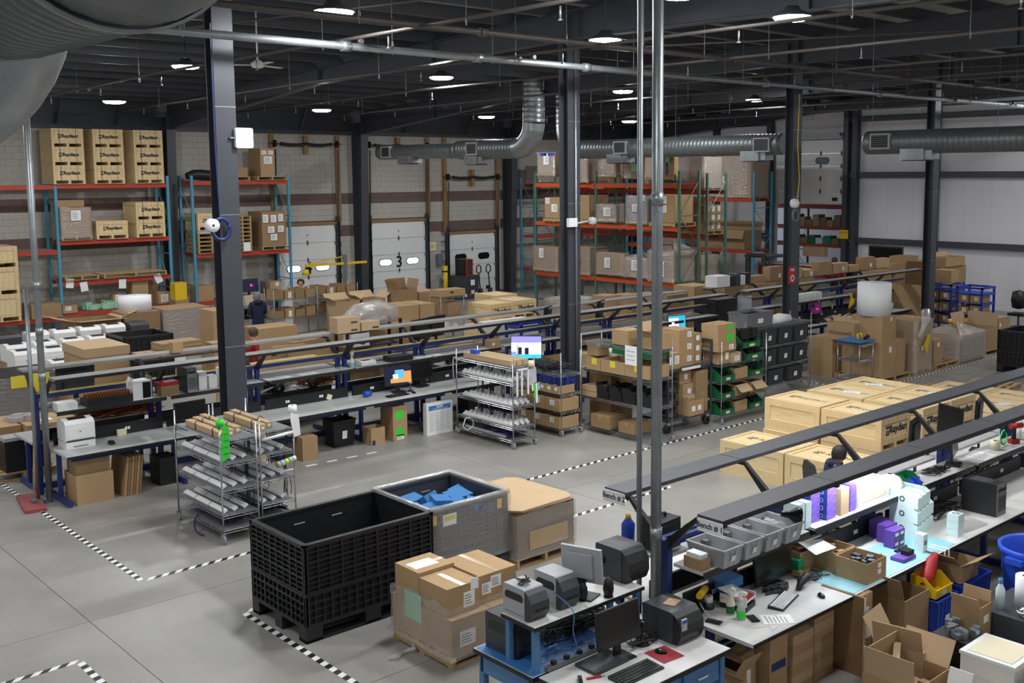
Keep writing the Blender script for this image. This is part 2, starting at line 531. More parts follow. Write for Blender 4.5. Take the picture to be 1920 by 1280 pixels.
# dock doors on the back wall
def dock_door(n, a, b, top, num, lit, black):
    d = link('door_%d' % n, None, None, (a, YW-0.06, 0)); d['kind'] = 'structure'
    w = b-a; ns = round(top/0.6); h = top/ns
    for i in range(ns):
        obj('door_panel', MB().box(0, 0, i*h+0.006, w, 0.05, (i+1)*h-0.006), 'door_white', d)
    hm = MB().box(w/2-0.02, -0.015, -0.09, w/2+0.02, 0, 0.09).box(w/2-0.04, -0.02, -0.02, w/2+0.04, 0, 0.02).mesh('hinge', ['grey_dark'])
    for i in range(1, ns): link('hinge', hm, d, (0, 0, i*h))
    em = MB().box(-0.03, -0.03, -0.05, 0.05, 0, 0.05).mesh('roller_bracket', ['grey_mid'])
    for i in range(1, ns+1):
        link('roller_bracket', em, d, (0, 0, i*h-0.06)); link('roller_bracket', em, d, (w-0.02, 0, i*h-0.06))
    for cxx in (0.25*w, 0.75*w):
        pr = []
        for k in range(16):
            t = 2*pi*k/16
            pr.append((cxx + (0.16 if cos(t) > 0 else -0.16) + 0.14*cos(t), -0.012, 1.6 + 0.14*sin(t)))
        fr = obj('window_frame', MB().poly(pr, (0, 0.012, 0)), 'black', d)
        pr2 = [(cxx + (p[0]-cxx)*0.9, -0.016, 1.6+(p[2]-1.6)*0.82) for p in pr]
        obj('pane', MB().poly(pr2, (0, 0.003, 0)), 'daylight' if lit else 'black_gloss', fr)
    if num: text(num, 0.62, 'black', d, (w/2, -0.008, 1.58), FY, 'door_number', 0.012)
    obj('red_dot', MB().lathe([(0, 0), (0.03, 0)], 10, ax='y', c=(w/2, -0.004, top-0.35)), 'red', d)
    obj('vent', MB().box(w-0.5, -0.02, 0.2, w-0.3, 0, 0.34), 'black', d)
    for (x0, x1) in ((-0.14, -0.03), (w+0.03, w+0.14)):
        obj('track', MB().box(x0, -0.12, 0, x0+0.02, 0.02, top+0.3).box(x1-0.02, -0.12, 0, x1, 0.02, top+0.3).box(x0, 0, 0, x1, 0.02, top+0.3), 'grey_dark', d)
    obj('header_board', MB().box(-0.1, -0.05, top+0.01, w+0.1, 0.03, top+0.1), 'post_wood', d)
    for x in (-0.22, w+0.1):
        obj('side_board', MB().box(x, -0.05, top+0.1, x+0.16, 0.04, 6.42), 'post_wood', d)
    zs = top + 2.95 if top > 3 else top + 2.32
    pts = [(0.15+(w-0.3)*k/12, -0.16, zs + (0.05*abs(sin(k/12*2*pi))*-1)) for k in range(13)]
    obj('torsion_spring', MB().tube(pts, 0.055, 8), 'black', d)
    obj('torsion_shaft', MB().tube([(-0.3, -0.16, zs), (w+0.3, -0.16, zs)], 0.014, 6), 'black', d)
    for x in (-0.08, w+0.08):
        obj('cable_drum', MB().lathe([(0.02, -0.03), (0.13, -0.03), (0.13, 0.03), (0.02, 0.03)], 12, ax='x', c=(x, -0.16, zs)), 'black', d)
        obj('lift_track', MB().tube([(x, -0.1, top+0.2), (x, -0.16, top+1.2), (x, -0.2, zs-0.2)], 0.03, 4), 'grey_dark', d)
    obj('centre_board', MB().box(w/2-0.08, -0.14, zs-0.36, w/2+0.08, -0.02, zs+0.3), 'post_wood', d)
dock_door(1, *DOORS[0], '4', True, 0)
dock_door(2, *DOORS[1], '3', True, 0)
dock_door(3, *DOORS[2], '', False, 1)

# raised sectional door in the right wall opening
d = link('door_4', None, None, (XW-0.06, OY0, 0)); d['kind'] = 'structure'
for i in range(5):
    z0 = 3.7+0.51*i
    obj('door_panel', MB().box(0, 0.03, z0+0.005, 0.05, OY1-OY0-0.03, z0+0.505), 'door_white', d)
hm = MB().box(-0.02, -0.02, -0.1, 0, 0.02, 0.1).box(-0.025, -0.05, -0.02, 0, 0.05, 0.02).mesh('hinge', ['grey_dark'])
for i in range(1, 5):
    for y in (0.1, 1.07, 2.2): link('hinge', hm, d, (0, y, 3.7+0.51*i))
for y0 in (1.0, 2.35):
    pr = []
    for k in range(16):
        t = 2*pi*k/16
        pr.append((-0.012, y0 + (0.19 if cos(t) > 0 else -0.19) + 0.14*cos(t), 5.45 + 0.14*sin(t)))
    fr = obj('window_frame', MB().poly(pr, (0.012, 0, 0)), 'grey_dark', d)
    obj('pane', MB().poly([(-0.016, y0+(p[1]-y0)*0.9, 5.45+(p[2]-5.45)*0.8) for p in pr], (0.003, 0, 0)), 'grey_mid', fr)
obj('vent', MB().box(-0.02, 0.25, 3.83, 0, 0.5, 3.97), 'black', d)
obj('header_box', MB().box(-0.35, -0.1, 6.3, 0.03, OY1-OY0+0.3, 6.55), 'grey_light', d)
pts = [(-0.06, -0.06, 0), (-0.06, -0.06, 6.0), (-0.12, -0.06, 6.3), (-0.4, -0.06, 6.5)]
obj('track', MB().tube(pts, 0.05, 4), 'grey_dark', d)
obj('track', MB().tube([(p[0], p[1]+OY1-OY0+0.12, p[2]) for p in pts], 0.05, 4), 'grey_dark', d)
# dark window low in the right wall
w_ = link('window_1', None, None, (XW-0.02, 21.3, 1.55)); w_['kind'] = 'structure'
obj('frame', MB().box(0, 0, 0, 0.03, 1.5, 0.06).box(0, 0, 0.5, 0.03, 1.5, 0.56).box(0, 0, 0.06, 0.03, 0.06, 0.5).box(0, 1.44, 0.06, 0.03, 1.5, 0.5), 'grey_dark', w_)
obj('pane', MB().box(0.005, 0.06, 0.06, 0.015, 1.44, 0.5), 'black_gloss', w_)

# ---------------------------------------------------------------- floor marking tape
def floor_tape(x0, y0, x1, y1, label, w=0.075, p=0.17, mats=('white', 'black'), dash=False):
    L = math.hypot(x1-x0, y1-y0); a = math.atan2(y1-y0, x1-x0)
    m = MB(); n = int(L/p*2)
    for i in range(n):
        if dash and i % 2: continue
        u0, u1 = L*i/n, L*(i+1)/n; s = 0 if dash else (0.035 if abs(x1-x0) > abs(y1-y0) else -0.012)
        m.poly([(u0-s, -w/2, 0.0004), (u1-s, -w/2, 0.0004), (u1+s, w/2, 0.0004), (u0+s, w/2, 0.0004)], (0, 0, 0.0009), i % 2 if not dash else 0)
    m.rot(a)
    o = obj('floor_tape', m, mats, None, (x0, y0, 0)); tag(o, label, 'tape', 'striped aisle tape'); return o
floor_tape(4.87, 13.05, 4.87, 21.5, 'black and white floor tape running beside the red dust mop')
floor_tape(4.95, 13.02, 8.0, 13.02, 'black and white floor tape leading behind the open black bulk bin')
floor_tape(5.335, 11.2, 5.335, 6.2, 'black and white floor tape below the front corner of the black bulk bin')
floor_tape(5.4, 11.24, 6.6, 11.24, 'black and white floor tape hidden under the black bulk bin')
floor_tape(3.5, 11.25, -1.0, 11.25, 'black and white floor tape at the lower left corner of the photo')
floor_tape(3.52, 11.2, 3.52, 8.0, 'short black and white floor tape turning down at the lower left')
floor_tape(10.4, 13.02, 18.9, 13.02, 'black and white floor tape along the shelf carts, left of the crates')
floor_tape(21.45, 13.08, 21.45, 15.6, 'black and white floor tape in front of the grey tote shelves')
floor_tape(21.5, 13.08, 36.0, 13.08, 'black and white floor tape in front of the pallets of wrapped cartons')
floor_tape(9.6, 11.13, 12.6, 11.13, 'black and white floor tape between cardboard stack and crates')
floor_tape(8.2, 16.33, 10.4, 16.28, 'dashed white floor tape beside the bench feet', 0.07, 0.4, ('white',), True)

# ---------------------------------------------------------------- high-bay lamps
hous = MB().lathe([(0.001, 0.16), (0.1, 0.16), (0.13, 0.1), (0.3, 0.03), (0.31, 0.0), (0.28, 0.0)], 20).mesh('housing', ['grey_dark'])
lens = MB().lathe([(0.28, 0.004), (0.26, -0.03), (0.2, -0.05), (0.001, -0.06)], 20).mesh('lens', ['lens'])
rod = MB().tube([(0, 0, 0.16), (0, 0, 0.75)], 0.012, 6).mesh('hanger', ['grey_dark'])
def lamp(x, y, z, label):
    t = thing('high_bay_lamp', label, 'lamp', (x, y, z), 0, 'high-bay ceiling lamps')
    link('housing', hous, t); link('lens', lens, t)
    link('hanger', rod, t).scale = (1, 1, max(0.3, (roofz(y)-0.25-z)/0.75))
for (x, y, z, lb) in (
    (10.9, 29.3, 6.95, 'round ceiling lamp over the stacked crates at the left rack'),
    (17.1, 29.3, 6.95, 'round ceiling lamp in front of dock door 4'),
    (23.5, 29.3, 6.95, 'round ceiling lamp left of the vertical duct elbow'),
    (30.3, 29.0, 6.98, 'round ceiling lamp over the orange rack, lowest in the picture'),
    (9.9, 22.5, 7.3, 'round ceiling lamp just left of the nearest steel column'),
    (15.64, 21.2, 7.3, 'round ceiling lamp at mid ceiling above the horizontal grey duct'),
    (22.2, 21.5, 7.3, 'round ceiling lamp right of the conduit column, above the duct vent'),
    (28.1, 21.35, 7.3, 'round ceiling lamp near the raised white door'),
    (8.24, 13.7, 7.3, 'round ceiling lamp nearest the camera, top left of centre'),
    (13.5, 13.5, 7.3, 'round ceiling lamp at the top of the conduit column'),
    (13.65, 9.7, 7.3, 'round ceiling lamp at the upper right against a dark rafter'),
    (11.2, 9.8, 7.38, 'round ceiling lamp cut by the top edge, beside the thick pole')):
    lamp(x, y, z, lb)
for i, (x, y) in enumerate(((4, 29.3), (4, 21.5), (2, 13.6), (8, 9.0), (-4, 21.5), (-4, 13.6), (3, 5), (9, 4.5), (15, 4.2), (23, 4.2), (32, 9.7), (34, 3), (-4, 5), (3, -3), (12, -3), (24, -3), (-4, 29.3), (33, 13.6))):
    lamp(x, y, 7.3 if y < 25 else 6.95, 'round ceiling lamp outside the picture, row %s, lamp %s' % (ORD[i//6], ORD[i % 6]))

# ---------------------------------------------------------------- sprinkler pipes, conduits, ducts
def hang(m, p, z1, r=0.008):
    m.tube([p, (p[0], p[1], z1)], r, 4)
def pipe_run(name, pts, r, label, hangers, mm='iron_pipe', sprink=(), rings=()):
    t = thing(name, label, 'pipe', pts[0])
    o = Vector(pts[0])
    q = [tuple(Vector(p)-o) for p in pts]
    obj('pipe', MB().tube(q, r, 10), mm, t)
    a, b = Vector(q[0]), Vector(q[-1])
    for h in hangers:
        p = a.lerp(b, h); m = MB(); z = roofz((o+p).y)-0.25-o.z
        m.tube([(p.x, p.y, p.z+r), (p.x, p.y, z)], 0.007, 4)
        obj('hanger', m, 'grey_mid', t)
        obj('clevis', MB().tube([p+Vector((0.6*r, 0.6*r, r*2.4)), p+Vector((r*1.15, r*1.15, 0)), p+Vector((0, 0, -r*1.2)), p+Vector((-r*1.15, -r*1.15, 0)), p+Vector((-0.6*r, -0.6*r, r*2.4)), p+Vector((0.6*r, 0.6*r, r*2.4))], 0.008, 4), 'galv', t)
    for h in rings:
        p = a.lerp(b, h); d = (b-a).normalized()*r*1.3
        obj('coupling', MB().tube([p-d, p+d], r*1.35, 10), mm, t)
    for h in sprink:
        p = a.lerp(b, h)
        obj('sprinkler_head', MB().cyl(p.x, p.y, p.z-0.16, p.z, 0.012, 6).lathe([(0.001, 0), (0.03, 0.005), (0.03, 0.012), (0.012, 0.03)], 8, c=(p.x, p.y, p.z-0.18)), 'galv', t)
    return t
pipe_run('sprinkler_main', [(-6, 14.62, 6.97), (36.8, 14.62, 6.93)], 0.06, 'thick sprinkler main crossing in front of the steel columns', [.2, .29, .37, .43, .5, .58, .66, .74, .82, .9], rings=(.35, .41, .47, .6, .71, .8, .9), mm='galv')
pipe_run('sprinkler_main', [(-6, 12.85, 7.1), (36.8, 12.85, 7.1)], 0.045, 'thinner sprinkler main running just above the thick one', [.25, .33, .42, .5, .6, .72, .85], rings=(.38, .52, .55, .66, .67))
for (x, lb) in ((9.1, 'sprinkler branch pipe crossing by the nearest lamp'), (12.6, 'sprinkler branch pipe rising from above the ceiling fan'), (15.85, 'thin sprinkler branch pipe left of the vertical duct'), (19.3, 'sprinkler branch pipe behind the two galvanised poles'),
                (22.4, 'sprinkler branch pipe over the long horizontal duct'), (25.7, 'sprinkler branch pipe at upper right before the white wall'), (28.9, 'sprinkler branch pipe farthest right against the white wall'), (32.1, 'sprinkler branch pipe beside the far right wall posts')):
    pipe_run('sprinkler_branch', [(x, 33.5, 6.95), (x, 22, 7.08), (x, -4, 7.08)], 0.028, lb, [.08, .18, .28, .38, .48, .58, .68, .78], sprink=(.05, .13, .22, .31, .42, .53, .63, .74), rings=(.2, .5, .51))
for (x0, y0, x1, y1, lb) in ((7.3, 18, 9.6, 12, 'diagonal roof brace rod left of the nearest lamp'), (14.6, 15, 18.5, 9.5, 'diagonal roof brace rod right of the conduit column'), (22, 15.4, 26.5, 9.5, 'diagonal roof brace rod at upper right')):
    tag(obj('brace_rod', MB().tube([(0, 0, 0), (x1-x0, y1-y0, 0.15)], 0.02, 6), 'iron_pipe', None, (x0, y0, 7.35)), lb, 'brace')

def pole(x, y, r, h, label, name='conduit_pole', clamps=()):
    t = thing(name, label, 'pole', (x, y, 0))
    obj('shaft', MB().cyl(0, 0, 0.01, h, r, 12), 'galv', t)
    obj('base_plate', MB().box(-0.09, -0.09, 0, 0.09, 0.09, 0.01), 'galv', t)
    for z in clamps:
        obj('coupling', MB().cyl(0, 0, z, z+0.12, r*1.12, 12), 'galv', t)
    return t
pole(7.3, 6.63, 0.052, 8.65, 'thick galvanised pole right of centre, rising from bench 1', clamps=(1.55, 4.7))
pole(7.27, 6.82, 0.027, 8.65, 'thin galvanised pole just left of the thick one')
pole(5.12, 17.26, 0.05, 7.9, 'galvanised pole at the left, by the end of the printer bench', clamps=(1.9, 2.6, 3.3))
pole(5.0, 17.4, 0.03, 3.3, 'short thin conduit strapped beside the left pole')
pole(26.2, 10.7, 0.03, 8.5, 'left of two thin conduits dropping in front of the white wall')
pole(26.8, 10.6, 0.022, 8.5, 'right of two thin conduits dropping in front of the white wall')
tag(obj('conduit', MB().tube([(0, 0, 0.6), (0, 0, 7.4)], 0.022, 8), 'galv', None, (14.6, 15.42, 0)), 'thin conduit running up the face of the second steel column', 'conduit')

def duct_tube(m, pts, r, ribs=True):
    pts = [Vector(p) for p in pts]
    P = []; RR = []
    if ribs:
        L = sum((b-a).length for a, b in zip(pts[:-1], pts[1:])); n = max(2, int(L/0.14))
        a, b = pts[0], pts[-1]
        for i in range(n):
            for (t, rr) in ((i/n, r*1.012), ((i+0.12)/n, r*1.012), ((i+0.16)/n, r), ((i+0.96)/n, r)):
                P.append(a.lerp(b, t)); RR.append(rr)
        m.tube(P, RR, 24)
    else:
        m.tube(pts, r, 24)
def arc(c, u, v, R_, a0, a1, n=9):
    c, u, v = Vector(c), Vector(u), Vector(v)
    return [c + u*R_*cos(a0+(a1-a0)*i/n) + v*R_*sin(a0+(a1-a0)*i/n) for i in range(n+1)]
def vent_box(t, x, y, z, r):
    # square grille on the camera side of a duct that runs along Y
    m = MB().box(x-r-0.04, y-0.28, z-0.2, x-r+0.12, y-0.24, z+0.2).box(x-r-0.04, y+0.24, z-0.2, x-r+0.12, y+0.28, z+0.2).box(x-r-0.04, y-0.24, z-0.2, x-r+0.12, y+0.24, z-0.16).box(x-r-0.04, y-0.24, z+0.16, x-r+0.12, y+0.24, z+0.2)
    g = obj('vent_frame', m, 'grey_light', t)
    s = MB().box(x-r-0.02, y-0.24, z-0.16, x-r+0.1, y+0.24, z+0.16)
    obj('vent_void', s, 'black', g)
    sl = MB()
    for k in range(6): sl.box(x-r-0.035, y-0.24, z-0.14+0.053*k, x-r-0.02, y+0.24, z-0.128+0.053*k)
    obj('vent_slat', sl, 'grey_mid', g, kind='stuff')
def under_box(t, x, y, z, r):
    obj('damper_box', MB().box(x-0.25, y-0.35, z-r-0.16, x+0.25, y+0.3, z-r+0.12).box(x-0.2, y-0.55, z-r-0.14, x+0.2, y-0.35, z-r+0.1), 'galv', t)
    obj('damper_outlet', MB().box(x-0.22, y-0.3, z-r-0.18, x+0.22, y+0.25, z-r-0.16), 'black', t)

# ---------------------------------------------------------------- ducts
t = thing('spiral_duct', 'grey spiral duct with elbow and two vents, left of the second column', 'duct', (21.6, 24.4, 5.77))
m = MB(); duct_tube(m, [(0, 1.0, 0), (0, 3.9, 0)], 0.31); obj('wide_run', m, 'duct', t)
obj('reducer', MB().tube([(0, 3.9, 0), (0, 4.2, -0.02)], [0.31, 0.25], 24), 'duct', t)
m = MB(); duct_tube(m, [(0, 4.2, -0.02), (0, 8.6, 0)], 0.25); obj('narrow_run', m, 'duct', t)
obj('elbow', MB().tube(arc((0, 1.0, 0.75), (0, -1, 0), (0, 0, -1), 0.75, 0, pi/2, 6)[::1], 0.33, 24, smooth=False), 'galv', t)
m = MB(); duct_tube(m, [(0, 0.25, 0.75), (0, 0.25, 2.2)], 0.33); obj('riser', m, 'galv', t)
vent_box(t, 0, 2.9, 0.02, 0.31); under_box(t, 0, 3.1, 0, 0.31); vent_box(t, 0, 7.9, 0, 0.25); under_box(t, 0, 6.9, 0, 0.25)
t = thing('spiral_duct', 'long grey spiral duct with two vents, right of the second column', 'duct', (25.0, 26.9, 5.78))
m = MB(); duct_tube(m, [(0, -0.7, 0), (0, -9.0, 0)], 0.30); obj('wide_run', m, 'duct', t)
obj('elbow', MB().tube(arc((0, -0.7, 0.75), (0, 1, 0), (0, 0, -1), 0.75, 0, pi/2, 6), 0.3, 24, smooth=False), 'galv', t)
m = MB(); duct_tube(m, [(0, 0.05, 0.75), (0, 0.05, 2.1)], 0.3); obj('riser', m, 'galv', t)
vent_box(t, 0, -2.86, 0.02, 0.3); under_box(t, 0, -2.5, 0, 0.3); vent_box(t, 0, -8.4, -0.02, 0.3); under_box(t, 0, -7.9, 0, 0.3)
for y in (-2, -5.2):
    obj('hanger', MB().tube([(-0.31, y, 0.1), (-0.3, y, 1.9)], 0.006, 4), 'grey_mid', t)
t = thing('spiral_duct', 'grey spiral duct end with one vent at the right, before the white wall', 'duct', (25.0, 15.3, 5.745))
m = MB(); duct_tube(m, [(0, 0, 0), (0, -9.0, 0)], 0.30); obj('wide_run', m, 'duct', t)
obj('end_cap', MB().lathe([(0.3, 0), (0.28, 0.03), (0.001, 0.03)], 24, ax='y'), 'galv', t)
vent_box(t, 0, -0.52, 0.02, 0.3); under_box(t, 0, -1.35, 0, 0.3)
for y in (-0.3, -3.6): obj('hanger', MB().tube([(-0.31, y, 0.1), (-0.3, y, 2.2)], 0.006, 4), 'grey_mid', t)
t = thing('main_duct', 'huge dark spiral duct with elbow filling the upper left corner', 'duct', (2.29, 6.0, 6.53))
m = MB(); duct_tube(m, [(0, 0, 0), (0, 6.5, 0)], 0.74); obj('wide_run', m, 'duct', t)
obj('joint_ring', MB().lathe([(0.745, -0.03), (0.765, -0.03), (0.765, 0.03), (0.745, 0.03)], 40, ax='y', c=(0, -0.0, 0)), 'galv', t)
obj('elbow', MB().tube(arc((0, 0, 1.15), (0, 0, -1), (0, -1, 0), 1.15, 0, pi/2, 8), 0.735, 32), 'duct', t)
obj('drop_elbow', MB().tube([(0, 2.6, -0.2)] + arc((-0.75, 2.6, -0.2), (1, 0, 0), (0, 0, -1), 0.75, 0.05, pi/2, 10) + [(-1.6, 2.6, -0.95)], 0.62, 32), 'galv', t)
obj('collar', MB().box(-1.7, 1.93, -1.32, -0.62, 2.1, -0.35), 'galv', t)

# ---------------------------------------------------------------- cartons, crates, pallets
def prism_carton(dx, dy, dz, along):
    # closed carton: one prism with a groove where the two top flaps meet
    g = 0.006; m = MB()
    if along == 'x':
        w = dy; m.poly([(0, 0, 0), (0, 0, dz), (0, w/2-g, dz), (0, w/2, dz-0.012), (0, w/2+g, dz), (0, w, dz), (0, w, 0)], (dx, 0, 0))
    else:
        w = dx; m.poly([(0, 0, 0), (w, 0, 0), (w, 0, dz), (w/2+g, 0, dz), (w/2, 0, dz-0.012), (w/2-g, 0, dz), (0, 0, dz)], (0, dy, 0))
    return m
def stickers(o, dx, dy, dz, labels, prop=True):
    for L in labels:
        f, u, v, w, h = L[:5]; mm = L[5] if len(L) > 5 else 'paper'
        nm = L[6] if len(L) > 6 else 'paper_label'
        if f == 'L':   # on the face towards -X ; u runs to the right in the picture
            y1 = dy*(1-u)
            s = obj(nm, MB().box(-0.003, y1-w, v*dz, 0, y1, v*dz+h), mm, o)
            if mm in ('paper', 'white') and w > 0.1:
                q = MB()
                for k in range(4): q.box(-0.004, y1-w*0.9, v*dz+h*(0.2+0.18*k), -0.003, y1-w*(0.25+0.1*(k % 2)), v*dz+h*(0.26+0.18*k))
                obj('print', q, 'grey_mid', s, kind='stuff')
        elif f == 'R':  # on the face towards -Y
            x0 = dx*u
            s = obj(nm, MB().box(x0, -0.003, v*dz, x0+w, 0, v*dz+h), mm, o)
            if mm in ('paper', 'white') and w > 0.1:
                q = MB()
                for k in range(4): q.box(x0+w*0.1, -0.004, v*dz+h*(0.2+0.18*k), x0+w*(0.75-0.1*(k % 2)), -0.003, v*dz+h*(0.26+0.18*k))
                obj('print', q, 'grey_mid', s, kind='stuff')
        else:           # on top
            obj(nm, MB().box(dx*u, dy*v, dz, dx*u+w, dy*v+h, dz+0.003), mm, o)
def carton(B, label, group=None, m='card', labels=(), tape=True, rz=0, along=None, name='carton', cat='box', text_=None, parent=None):
    x, y, z, dx, dy, dz = B
    along = along or ('x' if dx >= dy else 'y')
    o = obj(name, prism_carton(dx, dy, dz, along), m, parent, (x, y, z), rz)
    if parent is None: tag(o, label, cat, group)
    if tape and parent is None:
        t, d, w = 0.002, min(0.07, dz*0.3), 0.025
        if along == 'x': P = [(-t, 0, dz-d), (-t, 0, dz+t), (dx+t, 0, dz+t), (dx+t, 0, dz-d), (dx, 0, dz-d), (dx, 0, dz), (0, 0, dz), (0, 0, dz-d)]; o2 = (0, dy/2-w, 0); e = (0, 2*w, 0)
        else: P = [(0, -t, dz-d), (0, -t, dz+t), (0, dy+t, dz+t), (0, dy+t, dz-d), (0, dy, dz-d), (0, dy, dz), (0, 0, dz), (0, 0, dz-d)]; o2 = (dx/2-w, 0, 0); e = (2*w, 0, 0)
        obj('packing_tape', MB().poly([(p[0]+o2[0], p[1]+o2[1], p[2]) for p in P], e), 'tape', o)
    if labels: stickers(o, dx, dy, dz, labels)
    if text_:
        f, s, u, v, size = text_[:5]; mm = text_[5] if len(text_) > 5 else 'ink'
        if f == 'L': text(s, size, mm, o, (-0.004, dy*(1-u), dz*v), FX)
        elif f == 'R': text(s, size, mm, o, (dx*u, -0.004, dz*v), FY)
        else: text(s, size, mm, o, (dx*u, dy*v, dz+0.003), (0, 0, pi/2 if f == 'T2' else 0))
    return o
def tray(dx, dy, dz, t=0.008):
    # open-topped shell in one connected mesh
    m = MB()
    m.v = [(0, 0, 0), (dx, 0, 0), (dx, dy, 0), (0, dy, 0), (0, 0, dz), (dx, 0, dz), (dx, dy, dz), (0, dy, dz),
           (t, t, dz), (dx-t, t, dz), (dx-t, dy-t, dz), (t, dy-t, dz), (t, t, t), (dx-t, t, t), (dx-t, dy-t, t), (t, dy-t, t)]
    m.f = [(0, 3, 2, 1)] + [(i, (i+1) % 4, 4+(i+1) % 4, 4+i) for i in range(4)] + [(4+i, 4+(i+1) % 4, 8+(i+1) % 4, 8+i) for i in range(4)] + [(8+i, 8+(i+1) % 4, 12+(i+1) % 4, 12+i) for i in range(4)] + [(12, 13, 14, 15)]
    m.m = [0]*14; m.s = [False]*14
    return m
def open_carton(B, label, flaps=(), group=None, m='card', labels=(), rz=0, fill=None, name='open_carton', cat='box', flen=None, text_=None):
    x, y, z, dx, dy, dz = B
    o = tag(obj(name, tray(dx, dy, dz), m, None, (x, y, z), rz), label, cat, group)
    for f, a in flaps:
        a = R(a); t = 0.006
        L = flen or min(dx, dy)/2
        if f[0] == 'x':
            s = -1 if f[1] == '0' else 1; X = 0 if s < 0 else dx
            fm = MB().poly([(X, 0.01, dz), (X+s*L*cos(a), 0.01, dz+L*sin(a)), (X+s*L*cos(a)-s*t*sin(a), 0.01, dz+L*sin(a)+t*cos(a)), (X-s*t*sin(a), 0.01, dz+t*cos(a))], (0, dy-0.02, 0))
        else:
            s = -1 if f[1] == '0' else 1; Y = 0 if s < 0 else dy
            fm = MB().poly([(0.01, Y, dz), (0.01, Y+s*L*cos(a), dz+L*sin(a)), (0.01, Y+s*L*cos(a)-s*t*sin(a), dz+L*sin(a)+t*cos(a)), (0.01, Y-s*t*sin(a), dz+t*cos(a))], (dx-0.02, 0, 0))
        obj('flap', fm, m if m != 'card' else 'card3', o)
    if fill:
        obj('contents', clutter_mb(0.02, 0.02, dx-0.04, dy-0.04, dz*0.55, dz*0.4, 14, abs(hash(label)) % 999), fill, o, kind='stuff')
    if labels: stickers(o, dx, dy, dz, labels)
    if text_:
        f, s, u, v, size = text_[:5]
        text(s, size, 'ink', o, (-0.004, dy*(1-u), dz*v) if f == 'L' else (dx*u, -0.004, dz*v), FX if f == 'L' else FY)
    return o
def clutter_mb(x, y, w, d, z, h, n, seed=1):
    rd = random.Random(seed); m = MB()
    for i in range(n):
        s = len(m.v)
        a, b, c = rd.uniform(.1, .3)*w, rd.uniform(.1, .3)*d, rd.uniform(.3, 1)*h
        px, py = x+rd.uniform(0, w-a), y+rd.uniform(0, d-b)
        m.box(px, py, z, px+a, py+b, z+c)
        m.rot(rd.uniform(-.4, .4), 'Z', (px+a/2, py+b/2, z), s)
    return m

def pallet_parts(t, dx, dy, h=0.13, m='pallet_wood', z=0):
    sm = MB().box(0, 0, 0, 0.045, dy, h-0.036).mesh('stringer', [m])
    bm = MB().box(0, 0, 0, dx, 0.09, 0.018).mesh('deck_board', [m])
    for x in (0, dx/2-0.0225, dx-0.045): link('stringer', sm, t, (x, 0, z+0.018))
    n = max(5, int(dy/0.16))
    for i in range(n): link('deck_board', bm, t, (0, (dy-0.09)*i/(n-1), z+h-0.018))
    for y in (0, dy/2-0.045, dy-0.09): link('base_board', bm, t, (0, y, z))
def pallet(x, y, z, dx, dy, label, rz=0, h=0.13, group=None):
    t = thing('pallet', label, 'pallet', (x, y, z), rz, group); pallet_parts(t, dx, dy, h); return t
def film_mb(dx, dy, dz, seed=1, flare=0.03, top=0.0):
    # wavy sleeve round a load
    rd = random.Random(seed); m = MB(); nx, ny, nz = 8, 8, 7
    per = [(i/nx, 0) for i in range(nx)] + [(1, i/ny) for i in range(ny)] + [(1-i/nx, 1) for i in range(nx)] + [(0, 1-i/ny) for i in range(ny)]
    k = len(per); e = 0.008
    for j in range(nz+1):
        for (u, v) in per:
            o = e + rd.uniform(0, 0.014) + (flare*rd.uniform(.4, 1) if j == 0 else 0)
            X = u*dx + (o if u >= 1 else -o if u <= 0 else 0); Y = v*dy + (o if v >= 1 else -o if v <= 0 else 0)
            m.v.append((X, Y, dz*j/nz + (rd.uniform(-.03, .03) if j == nz else 0)))
    for j in range(nz):
        for i in range(k):
            i2 = (i+1) % k
            m.f.append((j*k+i, j*k+i2, (j+1)*k+i2, (j+1)*k+i)); m.m.append(0); m.s.append(True)
    if top:
        b = len(m.v); m.v += [(dx*.3, dy*.3, dz+top), (dx*.7, dy*.7, dz+top*.5)]
        for i in range(k):
            m.f.append((nz*k+i, nz*k+(i+1) % k, b + (i//(k//2)) % 2)); m.m.append(0); m.s.append(False)
    return m
def wrapped(B, label, nx=1, ny=1, nz=2, m='card', labels=(), film='film', ph=0.13, group=None, seed=1, pal=True, top=0.0, name='wrapped_pallet', gaps=True, rz=0):
    # pallet, cartons and film that move as one load
    x, y, z, dx, dy, dz = B
    t = thing(name, label, 'pallet load', (x, y, z), rz, group)
    if pal: pallet_parts(t, dx, dy, ph)
    else: ph = 0
    h = (dz-ph)/nz; w = dx/nx; d = dy/ny
    cm = prism_carton(w-0.008, d-0.008, h-0.004, 'x' if w > d else 'y').mesh('carton', [m])
    for k in range(nz):
        for i in range(nx):
            for j in range(ny):
                if nx > 2 and ny > 2 and 0 < i < nx-1 and 0 < j < ny-1 and k < nz-1: continue
                link('carton', cm, t, (i*w+0.004, j*d+0.004, ph+k*h))
    if film:
        fo = obj('stretch_film', film_mb(dx, dy, dz-ph*0.4, seed, top=top), film, t, (0, 0, ph*0.4))
    if labels: stickers(t, dx+0.03, dy, dz, [(l[0], l[1], l[2], l[3], l[4]) + tuple(l[5:]) for l in labels])
    for c in t.children:
        if c.name.startswith('paper_label'): c.location = (-0.03, -0.03, 0)
    return t

